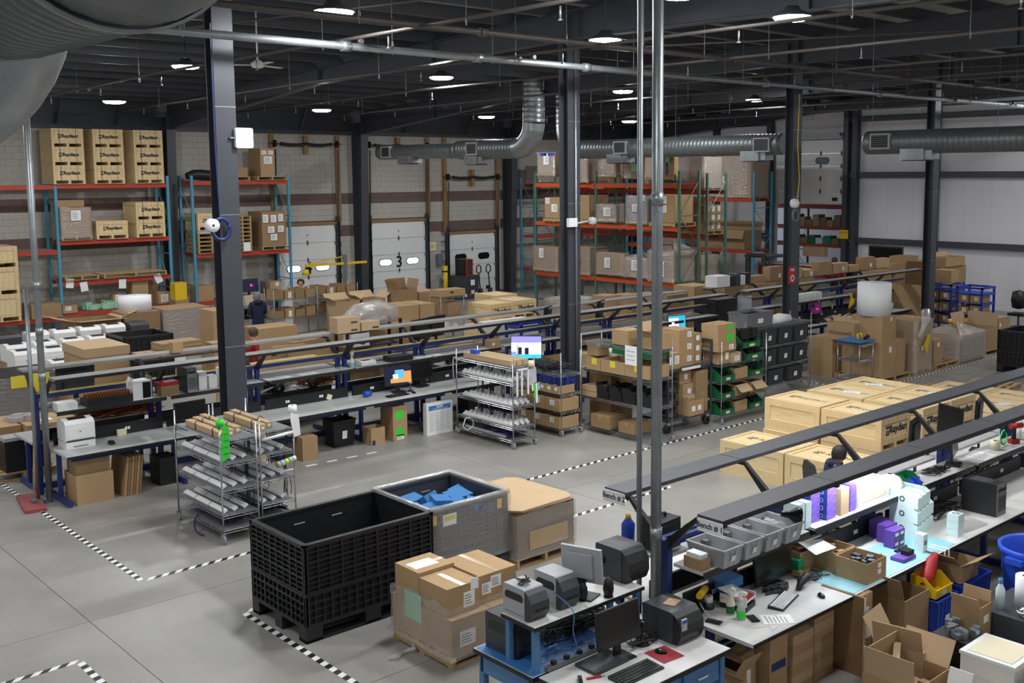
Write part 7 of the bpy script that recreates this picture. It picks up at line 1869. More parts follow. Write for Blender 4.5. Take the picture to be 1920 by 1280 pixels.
tag(obj('violet_box', MB().box(0, 0, 0, .5, .4, .1), 'purple', None, (5.35, 19.7, .0)), 'violet flat box on the floor behind the left stack', 'box')
tag(obj('crumpled_film', clutter_mb(0, 0, 1.2, .6, 0, .12, 12, 130), 'film_heavy', None, (5.0, 20.7, .56), kind='stuff'), 'crumpled clear film on the flat left cartons', 'film')
wrapped((5.75, 23.4, 0, 1.5, 1.3, .95), 'black film wrapped pallet load with yellow sheet at the left edge', 2, 2, 2, 'black', film='film', seed=51, labels=[('R', .4, .75, .3, .25, 'yellow_paper')])
wrapped((4.2, 23.6, 0, 1.3, 1.2, 1.0), 'second black wrapped pallet load cut by the left edge', 2, 2, 2, 'black', film='film', seed=52)
t = monitor(6.0, 18.55, LT, pi, 'large grey monitor back with round badge behind the left bench end', .62, .42, back='grey_dark', zc=.62); obj('badge', MB().lathe([(.03, .064), (.036, .066)], 16, ax='y', c=(0, 0, .83)), 'grey_light', t)
paper(5.6, 18.9, 1.2, .01, .01, 0, 'tiny scrap of tape on the far bench side', lines=False) if False else None
tag(obj('yellow_sheet', MB().box(0, 0, 0, .3, .004, .3), 'yellow_paper', None, (5.15, 18.0, 1.6)), 'yellow sheet hanging at the far bench end', 'paper')
# printers heaped on pallets
k = 0
for r_, (y, z) in enumerate(((24.6, .55), (25.6, .7), (26.7, .7), (27.8, .8))):
    for c in range(6):
        x = 6.9+.62*c+.15*r_
        if y < 25 and x < 7.4: continue
        carton((x-.02, y-.02, 0, .56, .6, z-.002), 'pale carton below the heaped printers, row %s, %s from the left' % (ORD[r_], ORD[c]), 'cartons below the printers', 'card2', tape=False)
        laser_printer(x, y, z, random.uniform(-.08, .08), '%s printer in the heap, %s row from the front, %s from the left' % (('white', 'black-topped')[(c*3+r_*2) % 5 == 1], ORD[r_], ORD[c]), .5, .55, .42, False, 'heaped printers', 'white' if (c*3+r_*2) % 5 != 1 else 'grey_dark'); k += 1
t = thing('lidded_carton', 'huge lidded carton standing behind the left end of the long bench', 'box', (7.3, 21.9, 0)); obj('body', MB().box(.02, .02, 0, .88, 1.28, 1.45), 'card', t); obj('lid', MB().box(0, 0, 1.4, .9, 1.3, 1.58), 'card3', t)
carton((8.1, 18.3, 1.942, .18, .14, .2), 'small narrow carton on the far canopy beside the huge lidded carton', m='card3', tape=False) if False else None
carton((7.5, 18.08, 1.942, .18, .16, .18), 'small carton standing on the far canopy, left of the flat stacks')
bulk_bin(9.0, 24.4, 1.15, 1.1, 1.35, 'black bulk bin behind the flattened carton stack')
bulk_bin(25.2, 33.2, .01, .01, .6, 'x') if False else None
t = thing('storage_table', 'dark table carrying flattened cartons behind the long bench', 'table', (7.85, 20.6, 0)); obj('tabletop', MB().box(0, 0, 1.42, 2.35, .6, 1.45), 'grey_dark', t)
for p in ((.05, .05), (2.2, .05), (.05, .5), (2.2, .5)): obj('leg', MB().box(p[0], p[1], 0, p[0]+.05, p[1]+.05, 1.42), 'grey_dark', t)
for k in range(5): tag(obj('flat_carton', MB().box(-.42, -.24, 0, .42, .24, .05).rot(.05*(k % 3)), 'card' if k % 2 else 'card2', None, (8.75, 20.9, 1.452+.052*k)), 'flattened carton in the stack behind the long bench, %s from below' % ORD[k], 'cardboard', 'flattened cartons')
carton((7.92, 20.68, 1.452, .38, .4, .1), 'low carton left of the flattened stack'); carton((9.4, 20.7, 1.452, .72, .35, .15), 'long low carton behind the nearest column')
carton((9.2, 19.4, 0, 2.2, .8, 1.2), 'wide orange marked carton behind the bench arms', m='card3', labels=[('R', .3, .7, .15, .1, 'cable_orange', 'orange_mark')])
for k, (x, y, z, w, d, h, lb) in enumerate(((10.7, 18.0, 1.942, .5, .3, .15, 'lower of two flat printed cartons on the far canopy'), (10.7, 18.0, 2.094, .5, .3, .15, 'upper of two flat printed cartons on the far canopy'), (11.25, 18.02, 1.942, .42, .28, .17, 'single flat printed carton right of the pair on the canopy'))):
    carton((x, y, z, w, d, h), lb, labels=[('R', .6, .2, .14, .03, 'ink', 'print_mark')], text_=('L', 'FRAGILE', .5, .5, .04) if False else None, m='card3')
for i, (x, y, z, dx, dy, dz, mm) in enumerate(((11.5, 25.2, 0, .75, .8, 1.66, 'card'), (12.3, 24.5, 0, 1.1, .8, 1.2, 'card'), (13.6, 24.2, 0, .8, .7, .9, 'card2'), (14.6, 23.6, 0, .9, .8, .85, 'card2'), (10.4, 27.5, 0, .9, .9, .9, 'card3'))):
    carton((x, y, z, dx, dy, dz), ('tall plain carton left of the nearest column', 'carton with white sheet by the navy jacket', 'leaning brown carton in the heap', 'brown carton in front of the heap', 'carton behind the black bin')[i], m=mm)
tag(obj('carton_heap', clutter_mb(0, 0, 4.2, 1.4, 0, 1.35, 26, 140), 'card2', None, (11.7, 22.4, 0), kind='stuff'), 'heap of collapsed cartons behind the man in red', 'cardboard')
open_carton((9.5, 29.1, 0, 1.2, 1.0, 1.2), 'open carton with wide flaps below the left foam roll', [('x0', 15), ('y0', 5), ('x1', 20)], m='card')
carton((10.8, 29.15, 0, .98, .95, 1.298), 'carton under the left white foam roll', m='card2')
wrapped((11.85, 29.0, 0, 1.3, 1.1, 1.32), 'grey film wrapped load right of the left foam roll', 1, 1, 2, 'card2', film='film_heavy', seed=53)
t = wire_cart(13.3, 28.6, 1.6, .6, (.3, .85, 1.25), 1.3, 'wire shelf with black reels right of the wrapped load', m='galv', cast=.02)
for k in range(4): tag(obj('black_reel', MB().lathe([(.05, 0), (.17, 0), (.16, .03), (.13, .04), (.13, .24), (.17, .27), (.05, .28)], 16), 'black_gloss', None, (13.55+.36*k, 28.9, .86)), 'black film reel on the wire shelf, %s from the left' % ORD[k], 'reel')
for k in range(4): tag(obj('cream_panel', MB().box(0, 0, 0, .3, .05, .28).rot(.2*k-.2), 'cream', None, (13.45+.34*k, 28.8, 1.262)), 'cream plastic panel standing on the reel shelf, %s from the left' % ORD[k], 'panel part')
# wire shelves with cartons near dock door 4
for s, (x, y) in enumerate(((14.7, 28.2), (16.2, 28.4))):
    wire_cart(x, y, 1.45, .6, (.3, .85, 1.4), 1.7, 'wire shelf of small open cartons below dock door 4, %s' % ('left', 'right')[s], m='galv', cast=.02)
    for l, z in enumerate((.86, 1.41)):
        for j in range(4): open_carton((x+.05+.34*j, y+.05, z, .3, .45, .22+.06*((j+l) % 2)), 'small carton below dock door 4, %s shelf unit, %s row, %s' % (('left', 'right')[s], ('middle', 'top')[l], ORD[j]), m='card' if j % 2 else 'card2', labels=[('R', .35, .1, .1, .18)] if j == 1 else ())
carton((15.9, 29.3, 0, 1.6, .5, 1.5), 'pale board carton behind the wire shelves below dock door 4', m='white')
# large cartons and cart near dock door 3
carton((16.6, 24.9, 0, 1.7, 1.0, .62), 'big printed carton, lower in the pile before dock door 3'); carton((16.3, 25.0, .622, 1.2, 1.0, .7), 'big printed carton, upper left in the pile before dock door 3', text_=None); carton((17.55, 25.0, .622, .5, .95, .7), 'narrow tall carton, upper right in the pile before dock door 3')
open_carton((18.3, 27.2, 0, .7, .6, 1.5), 'tall brown open carton in front of dock door 3', [('x0', 70), ('y1', 80), ('x1', 75)], m='card2')
carton((19.2, 27.4, .9, .8, .7, .45), 'tipped carton right of the tall brown one', m='card'); carton((19.2, 27.4, 0, .8, .7, .898), 'carton under the tipped carton before dock door 3', m='card2')
for i, x in enumerate((16.4, 17.3)): open_carton((x, 27.6, 0, .8, .6, 1.25), 'open carton with spread flaps below the yellow hoist, %s' % ('left', 'right')[i], [('x0', 30), ('y1', 40), ('x1', 35)], m='card3')
wire_cart(19.0, 26.0, .9, .6, (.25, .7, 1.3), 1.35, 'wire cart of bagged goods before dock door 3', m='galv')
carton((19.0, 26.02, 1.32, .95, .5, .2), 'flat carton with handle hole on the wire cart', labels=[('R', .4, .45, .12, .05, 'black', 'handle_hole')]); carton((19.3, 26.05, .72, .5, .5, .4), 'carton on the middle shelf of the bagged goods cart', m='card2')
tag(obj('white_bags', clutter_mb(0, 0, .75, .5, 0, .35, 22, 150), 'white', None, (19.05, 26.05, .27), kind='stuff'), 'white bagged goods on the low shelf of the wire cart', 'bags')
t = thing('jib_hoist', 'yellow hoist arm standing between dock doors 4 and 3', 'hoist', (20.6, 34.0, 0)); obj('mast', MB().box(-.06, -.06, 0, .06, .06, 2.1), 'grey_mid', t); obj('arm', MB().box(-1.6, -.05, 1.75, .9, .05, 1.83), 'yellow', t); obj('arm_brace', MB().tube([(0, 0, 2.05), (-1.5, 0, 1.85)], .025, 6), 'yellow', t); obj('cup', MB().lathe([(.02, 0), (.14, .02), (.1, .2), (.02, .22)], 12, c=(-1.6, 0, 1.45)), 'yellow', t)
t = thing('bollard', 'yellow steel bollard right of dock door 3', 'bollard', (25.55, 34.6, 0)); obj('post', MB().cyl(0, 0, 0, 1.35, .09, 16), 'yellow', t); obj('black_band', MB().cyl(0, 0, 1.1, 1.16, .092, 16), 'black', t)
t = thing('power_unit', 'dark steel compactor unit with labels beside the bollard', 'machine', (25.75, 34.0, 0)); obj('cabinet', MB().box(0, 0, 0, 1.0, .7, .95), 'grey_dark', t)
for (a, b, w, h, mm) in ((.6, .55, .2, .22, 'paper'), (.62, .2, .16, .15, 'cream'), (.5, .12, .12, .1, 'red'), (.3, .1, .1, .12, 'white'), (.82, .15, .1, .1, 'white')): obj('sticker', MB().box(a, -.004, b, a+w, 0, b+h), mm, t)
t = thing('air_unit', 'black and orange framed machine on top of the dark steel unit', 'machine', (26.0, 34.05, .952)); obj('body', MB().box(0, 0, 0, .5, .5, .65), 'plastic_black', t); obj('orange_frame', MB().box(.16, -.02, 0, .5, 0, .04).box(.16, -.02, .61, .5, 0, .65).box(.16, -.02, .04, .2, 0, .61).box(.46, -.02, .04, .5, 0, .61), 'cable_orange', t); obj('panel', MB().box(.22, -.01, .08, .44, -.002, .58), 'grey_dark', t)
tag(obj('wall_box', MB().box(0, 0, 0, .25, .15, .45), 'grey_mid', None, (25.5, 35.0, 1.35)), 'grey electrical box on the block wall above the bollard', 'electrical box')
t = tag(obj('wall_notice', MB().box(0, 0, 0, .3, .01, .32), 'paper', None, (25.2, 35.17, 1.95)), 'white and yellow notice on the block wall', 'sign'); obj('yellow_patch', MB().box(.06, -.004, .06, .24, 0, .26), 'yellow', t)
for i, (x, a) in enumerate(((27.0, 0), (27.5, .3))):
    t = thing('pallet_jack', 'black pallet jack handle before the door with dark windows, %s' % ('left', 'right')[i], 'pallet jack', (x, 34.2, 0)); obj('handle', MB().tube([(0, 0, .2), (0, .1, .95), (-.12, .1, 1.05), (-.1, .1, 1.25), (0, .1, 1.32), (.1, .1, 1.25), (.12, .1, 1.05), (0, .1, .95)], .025, 6), 'black', t); obj('pump', MB().cyl(0, 0, .05, .35, .1, 10), 'black', t)
    obj('fork', MB().box(-.28, -1.2, .06, -.12, -.1, .12), 'grey_dark', t); obj('fork', MB().box(.12, -1.2, .06, .28, -.1, .12), 'grey_dark', t); obj('wheel', MB().lathe([(.02, -.03), (.08, -.03), (.08, .03), (.02, .03)], 10, ax='x', c=(0, .1, .08)), 'black', t)
# crates, wrapped stock and cartons beyond the middle of the long bench
for i, (x, y, z, lb) in enumerate(((19.3, 24.2, 0, 'crate below the visible lettered one, middle distance'), (20.0, 24.9, .547, 'pale lettered crate in the middle distance before the orange rack'), (21.1, 25.1, .547, 'second lettered crate right of the pale one'), (20.2, 25.0, 0, 'lower crate under the pale lettered one'), (21.2, 25.2, 0, 'lower crate under the second lettered one'), (21.6, 26.6, .547, 'crate partly hidden behind the second lettered crate'), (21.6, 26.6, 0, 'lowest crate behind the second lettered one'))): crate(x, y, z, .93, 1.08, .545, lb, 'crates in the middle distance', logo_size=.15)
wrapped((18.6, 22.9, 0, 1.6, .8, .85), 'low load in white film before the pale crates', 3, 1, 2, 'white', film='film_heavy', seed=54)
wrapped((22.3, 24.0, 0, 1.3, 1.0, 1.1), 'brown cartons in torn clear film left of the second column', 2, 2, 2, 'card2', film='film_heavy', seed=55, top=.15)
for i in range(3): carton((23.4+.62*i, 23.4-.32*i, 0, .6, .6, 1.2), 'tall carton marked 3, %s right of the second column' % ORD[i], text_=('R', '3', .5, .6, .22), m='card')
t = thing('pallet_cart', 'blue steel frame cart behind the long bench', 'cart', (17.3, 20.3, 0))
for z in (.3, 1.1): obj('rail', MB().box(0, 0, z, 1.2, .04, z+.08).box(0, .6, z, 1.2, .64, z+.08).box(0, 0, z, .04, .64, z+.08).box(1.16, 0, z, 1.2, .64, z+.08), 'blue_tub', t)
for p in ((0, 0), (1.14, 0), (0, .58), (1.14, .58)): obj('post', MB().box(p[0], p[1], 0, p[0]+.06, p[1]+.06, 1.25), 'blue_tub', t)
for i, (x, y) in enumerate(((14.9, 20.0), (15.8, 20.2), (19.3, 20.2), (20.2, 20.1))): carton((x, y, 0, .7, .6, 1.05), 'brown carton behind the long bench middle, %s from the left' % ORD[i], m='card' if i % 2 else 'card2')
carton((18.75, 20.2, 0, .5, .6, 1.3), 'pale carton right of the blue frame cart', m='card3')
for i, (x, a) in enumerate(((14.35, .3), (15.0, .2))): monitor(x, 20.6+.2*i, 1.0, a+pi, 'back of a black monitor behind the long bench, %s' % ('left', 'right')[i], .6, .5); tag(obj('monitor_stand', MB().box(-.4, -.3, 0, .4, .3, .998), 'grey_dark', None, (x, 20.6+.2*i, 0)), 'dark cabinet under the far monitor, %s' % ('left', 'right')[i], 'cabinet')
for i, (x, a) in enumerate(((16.3, .5), (18.0, .45))): monitor(x, 18.25, LS, a+pi, 'black monitor back between the canopies, %s of the second column' % ('far left', 'just left')[i], .5, .45)
monitor(19.8, 17.3, LT+.2, -.3, 'bright cyan monitor right of the second column', .5, .36, 'scr_white', pic=[(.6, 0, 1, 1, 'scr_cyan'), (0, .82, .6, 1, 'scr_cyan')])
tag(obj('monitor_riser', MB().box(-.16, -.1, 0, .16, .14, .198), 'white', None, (19.8, 17.3, LT)), 'white riser below the cyan monitor', 'riser')
tag(obj('foam_drape', MB().tube([(0, 0, 0), (.4, .1, .1), (.9, 0, .15), (1.4, .1, .05)], [.15, .28, .3, .2], 9), 'film_heavy', None, (13.3, 22.0, 1.55)), 'white plastic sheet draped over a black rack behind the bench', 'sheet')
t = thing('equipment_rack', 'black frame rack under the white plastic sheet', 'rack', (13.2, 21.8, 0))
for p in ((0, 0), (1.5, 0), (0, .5), (1.5, .5)): obj('post', MB().box(p[0], p[1], 0, p[0]+.06, p[1]+.06, 1.5), 'black', t)
for z in (.5, .9, 1.3): obj('shelf', MB().box(0, 0, z, 1.56, .56, z+.03), 'grey_dark', t)
for k in range(3): tag(obj('white_unit', MB().box(0, 0, 0, .5, .35, .1), 'white', None, (13.35, 21.85, .932+.105*k)), 'white slotted unit in the black frame rack, %s' % ('bottom', 'middle', 'top')[k], 'electronics')
open_carton((15.3, 16.8, LT, .6, .5, .22), 'open carton with packing paper on the far end of the long bench'); carton((15.95, 16.75, LT, .5, .45, .24), 'carton right of the open one on the long bench')
tag(obj('foam_tray', MB().box(0, 0, 0, .9, .5, .14), 'foam_white', None, (17.0, 16.75, LT)), 'white foam trays before the second column on the long bench', 'foam')
# ---- far right benches: stock on shelves and canopies
tag(obj('white_printer_box', prism_carton(.55, .4, .3, 'x'), 'white', None, (22.3, 18.1, 1.942)), 'white printed box at the start of the far canopy beyond the black cabinet', 'box')
for i in range(4): carton((22.88+.22*i, 18.1, 1.942, .2, .3, .26+.05*(i % 2)), 'black and white product box right of the white printed box, %s' % ORD[i], 'product boxes on the canopy end', ('black', 'grey_dark', 'white', 'black')[i], tape=False)
for i in range(9):
    carton((23.85+.8*i, 18.08+.02*(i % 3), 1.942, .55+.12*(i % 3), .26, .2+.1*((i*2) % 3)), 'carton on the far canopy right of the third column, %s from the left' % ORD[i], 'cartons on the far canopy', ('card', 'card2', 'card3')[i % 3], [('R', .6, .2, .1, .12)] if i % 2 else [])
for i in range(6): carton((22.9+1.3*i, 20.4+.1*(i % 2), 0, .9, .8, 1.5+.15*(i % 3)), 'tall stock carton beyond the far benches, %s from the left' % ORD[i], 'stock beyond the far benches', ('card2', 'card')[i % 2])
for i in range(3): open_carton((24.2+.75*i, 20.3, 1.82+.1, .6, .5, .3), 'open carton on the stock beyond the far benches, %s' % ORD[i], [('x0', 30), ('y1', 50)], m='card3') if False else None
tower_pc(22.7, 17.25, LS, .6, 'silver computer tower on the far bench shelf left of the third column', .2, .42, .36, 'grey_light', 'grey_light')
for i in range(10): tag(obj('white_folder', MB().box(0, 0, 0, .09, .22, .22).rot(.06*(i % 3)), 'paper', None, (24.75+.14*i, 17.35, LS)), 'white folder standing on the far bench shelf, %s from the left' % ORD[i], 'folder', 'white folders on the far bench')
monitor(26.0, 17.45, LT, -.2, 'monitor with dark purple page by the man in the olive hoodie', .45, .34, 'scr_purple', pic=[(.05, .55, .4, .9, 'scr_dark'), (.5, .3, .7, .5, 'scr_pink')])
tag(obj('yellow_cloth', MB().poly([(0, 0, 0), (.35, 0, .05), (.3, 0, .42), (.12, 0, .45)], (0, -.03, 0)), 'yellow', None, (27.4, 17.3, LT+.18)), 'yellow cloth hanging from the far bench shelf', 'cloth')
for i in range(6): tag(obj('desk_item', clutter_mb(0, 0, .7, .4, 0, .1, 12, 160+i), ('grey_dark', 'white', 'black')[i % 3], None, (22.9+.85*i, 16.85, LT), kind='stuff'), 'small parts and tools on the far bench top, %s group from the left' % ORD[i], 'tools')
tag(obj('white_tub', MB().lathe([(.001, 0), (.2, 0), (.24, .25), (.22, .25), (.18, .02), (.001, .02)], 18), 'clear_plastic', None, (28.9, 16.95, LT)), 'clear round tub right of the man in the olive hoodie', 'tub')
t = thing('plywood_sheet', 'brown sheet of board standing behind the rightmost column', 'board', (29.9, 17.3, 0)); obj('sheet', MB().box(0, -.9, 0, .03, .9, 1.55).rot(.05, 'Y'), 'mdf', t); obj('edge', MB().box(-.003, -.9, 1.54, .033, .9, 1.552).rot(.05, 'Y'), 'card3', t)
t = thing('trash_can', 'yellow round bin in front of the rightmost column', 'bin', (28.9, 14.55, 0)); obj('body', MB().lathe([(.001, 0), (.27, 0), (.31, .7), (.35, .71), (.35, .78), (.32, .78), (.26, .03), (.001, .03)], 28), 'yellow', t); obj('handle', MB().box(-.06, -.38, .68, .06, -.33, .76), 'yellow', t)
def shelf_cart(x, y, w, d, h, levels, label, m='blue_tub'):
    t = thing('shelf_trolley', label, 'shelf cart', (x, y, 0))
    for p in ((0, 0), (w-.06, 0), (0, d-.06), (w-.06, d-.06)): obj('post', MB().box(p[0], p[1], .1, p[0]+.06, p[1]+.06, h), m, t)
    for z in levels: obj('shelf', MB().box(.0, .0, z, w, d, z+.03).box(0, -.01, z-.03, w, 0, z+.04), m, t)
    obj('top_rail', MB().box(0, 0, h-.06, w, .05, h).box(0, d-.05, h-.06, w, d, h).box(0, 0, h-.06, .05, d, h).box(w-.05, 0, h-.06, w, d, h), m, t)
    caster_parts(t, [(.06, .06), (w-.06, .06), (.06, d-.06), (w-.06, d-.06)], .04, 'black')
    return t
for s, (x, y) in enumerate(((31.0, 14.95), (31.3, 16.1))):
    shelf_cart(x, y, .85, .85, 1.5, (.25, .62, .98, 1.28), 'blue shelf trolley of cartons near the white wall, %s' % ('front', 'back')[s])
    for l, z in enumerate((.285, .655, 1.015)):
        for j in range(2): carton((x+.05, y+.07+.38*j, z, .6, .34, .24+.04*((l+j) % 2)), 'carton on the %s blue trolley, %s shelf, %s' % (('front', 'back')[s], ('low', 'middle', 'upper')[l], ('near', 'far')[j]), 'cartons on the blue trolleys', ('card', 'card2')[j], [('L', .4, .3, .12, .12)], tape=False)
for s in range(2): carton((31.45+.1*s, 16.2, 1.52+.0*s, .5, .6, .4), 'carton stack on the back blue trolley', labels=[]) if s == 0 else None
carton((31.9, 17.4, 0, .55, .6, 2.1), 'tall pile of flat cartons behind the blue trolleys', m='card_edge')
carton((33.0, 17.3, 0, 1.6, .6, 1.85), 'wide stock carton at the white wall', m='card2'); open_carton((33.1, 17.25, 1.86, 1.3, .5, .3), 'long open cartons on the wide stock at the white wall', [('y1', 30)])
for i in range(3): carton((32.8+.9*i, 19.5, 0, .8, .7, 1.6+.2*i), 'stock carton along the white wall, %s from the left' % ORD[i], 'stock at the white wall', 'card')
t = thing('office_chair', 'black office chair right of the blue trolleys', 'chair', (33.4, 14.9, 0)); obj('seat', MB().box(-.25, -.25, .45, .25, .25, .53), 'black', t); obj('backrest', MB().lathe([(.001, 0), (.2, .05), (.24, .3), (.2, .55), (.001, .62)], 14, c=(.2, .1, .62)), 'black', t); obj('gas_lift', MB().cyl(0, 0, .12, .45, .03, 8), 'grey_dark', t)
for k in range(5): obj('base_spoke', MB().tube([(0, 0, .13), (.3*cos(k*1.257), .3*sin(k*1.257), .06)], .02, 6), 'black', t)
wire_cart(32.2, 12.75, 1.4, .6, (.3, .7, 1.1, 1.5), 1.7, 'wire shelf of blue and green bins at the far right edge', m='galv')
for l, (z, mm) in enumerate(((.32, 'blue_bright'), (.72, 'blue_bright'), (1.12, 'green_bin'))):
    for j in range(3): hopper_bin(32.25+.45*j, 12.8, z, .4, .45, .22, '%s bin at the far right wire shelf, %s shelf, %s' % (('blue', 'blue', 'green')[l], ('low', 'middle', 'upper')[l], ORD[j]), mm)
# things fixed to the columns and walls
t = thing('wireless_box', 'white square wireless access box on the nearest steel column', 'electronics', (7.43, 15.2, 5.55)); obj('cover', MB().poly([(-.02, 0, -.13), (.0, 0, -.15), (.24, 0, -.15), (.26, 0, -.13), (.26, 0, .13), (.24, 0, .15), (0, 0, .15), (-.02, 0, .13)], (0, .06, 0)), 'white', t); obj('bracket', MB().box(-.1, .02, -.01, 0, .06, .01), 'galv', t)
t = thing('cable_reel', 'coil of blue cable with white reel on the nearest steel column', 'cable', (7.12, 15.22, 4.2)); obj('coil', MB().tube([(.14*cos(a*.42), -.02, .16*sin(a*.42)) for a in range(17)], .03, 6), 'bench_blue', t); obj('reel', MB().lathe([(.02, -.05), (.1, -.05), (.1, .05), (.02, .05)], 14, ax='y', c=(-.13, 0, .06)), 'white', t); obj('supply_cable', MB().tube([(0, 0, .1), (-.02, .02, 1.2), (-.02, .02, 3.0)], .012, 5), 'bench_blue', t)
t = thing('ceiling_speaker', 'white siren box with arm on the second column', 'electronics', (14.5, 15.38, 3.95)); obj('box', MB().box(-.12, 0, 0, .1, .08, .17), 'white', t); obj('arm', MB().tube([(.1, .04, .06), (.5, .04, .1)], .02, 6), 'grey_light', t); obj('dome', MB().lathe([(.001, 0), (.09, .03), (.08, .14), (.001, .16)], 12, c=(.55, .04, .02)), 'clear_plastic', t)
t = thing('cable_reel', 'white ball and cable reel on the third column', 'cable', (21.7, 15.25, 4.25)); obj('ball', MB().lathe([(.001, -.12), (.09, -.09), (.12, 0), (.09, .09), (.001, .12)], 14), 'white', t); obj('coil', MB().tube([(.05+.12*cos(a*.42), 0, -.3+.14*sin(a*.42)) for a in range(17)], .03, 6), 'grey_mid', t); obj('cord', MB().tube([(.1, 0, 0), (.18, .0, .6), (.08, 0, 1.4), (.12, 0, 2.6)], .012, 5), 'yellow', t)
t = tag(obj('fire_sign', MB().box(0, 0, 0, .3, .01, .42), 'red', None, (21.6, 15.31, 2.3)), 'red fire extinguisher sign on the third column', 'sign'); text('FIRE', .09, 'paper', t, (.15, -.003, .33), FY, 'sign_lettering', .002); obj('white_ring', MB().lathe([(.05, -.004), (.08, -.004)], 14, ax='y', c=(.15, 0, .13)), 'paper', t)
tag(obj('yellow_notice', MB().box(-.01, 0, 0, 0, .42, .35), 'yellow', None, (37.18, 23.55, 2.35)), 'yellow notice on the post right of the raised door', 'sign'); text('CAUTION', .09, 'ink', bpy.data.objects['yellow_notice'], (-.013, .21, .24), FX, 'sign_lettering')
for i, (x, y, z) in enumerate(((9.55, 18.6, 7.0),)):
    t = thing('ceiling_fan', 'white ceiling fan with short blades, %s' % 'right of the nearest column', 'fan', (x, y, z)); obj('rod', MB().cyl(0, 0, .1, roofz(y)-z-.26, .015, 6), 'white', t); obj('motor', MB().lathe([(.001, -.06), (.1, -.04), (.12, .04), (.04, .1), (.001, .1)], 14), 'white', t)
    for k in range(3): obj('blade', MB().box(.1, -.06, 0, .65, .06, .01).rot(k*2*pi/3+.4), 'white', t)
t = thing('forklift', 'grey forklift guard with black seat behind the product boxes', 'forklift', (30.2, 22.2, 0)); obj('overhead_guard', MB().box(0, 0, 2.05, 1.2, 1.1, 2.12), 'grey_dark', t)
for p in ((.02, .02), (1.1, .02), (.02, 1.0), (1.1, 1.0)): obj('guard_post', MB().box(p[0], p[1], .9, p[0]+.07, p[1]+.07, 2.05), 'grey_dark', t)
obj('body', MB().poly([(0, 0, .25), (1.6, 0, .25), (1.6, 0, 1.1), (1.0, 0, 1.15), (.9, 0, .9), (0, 0, .9)], (0, 1.1, 0)), 'grey_dark', t); obj('seat', MB().box(.5, .3, .9, 1.0, .8, 1.05).box(.9, .3, 1.05, 1.05, .8, 1.5), 'black', t)
for p in ((.2, .02), (.2, .95), (1.3, .02), (1.3, .95)): obj('wheel', MB().lathe([(.05, 0), (.25, 0), (.25, .15), (.05, .15)], 14, ax='y', c=(p[0], p[1], .25)), 'black', t)
for x in (-.9,): obj('fork', MB().box(x, .2, .06, 0, .32, .1), 'grey_mid', t); obj('fork', MB().box(x, .75, .06, 0, .87, .1), 'grey_mid', t); obj('mast', MB().box(-.08, .15, .06, 0, .3, 2.2).box(-.08, .8, .06, 0, .95, 2.2).box(-.08, .3, 2.1, 0, .8, 2.2), 'grey_dark', t)

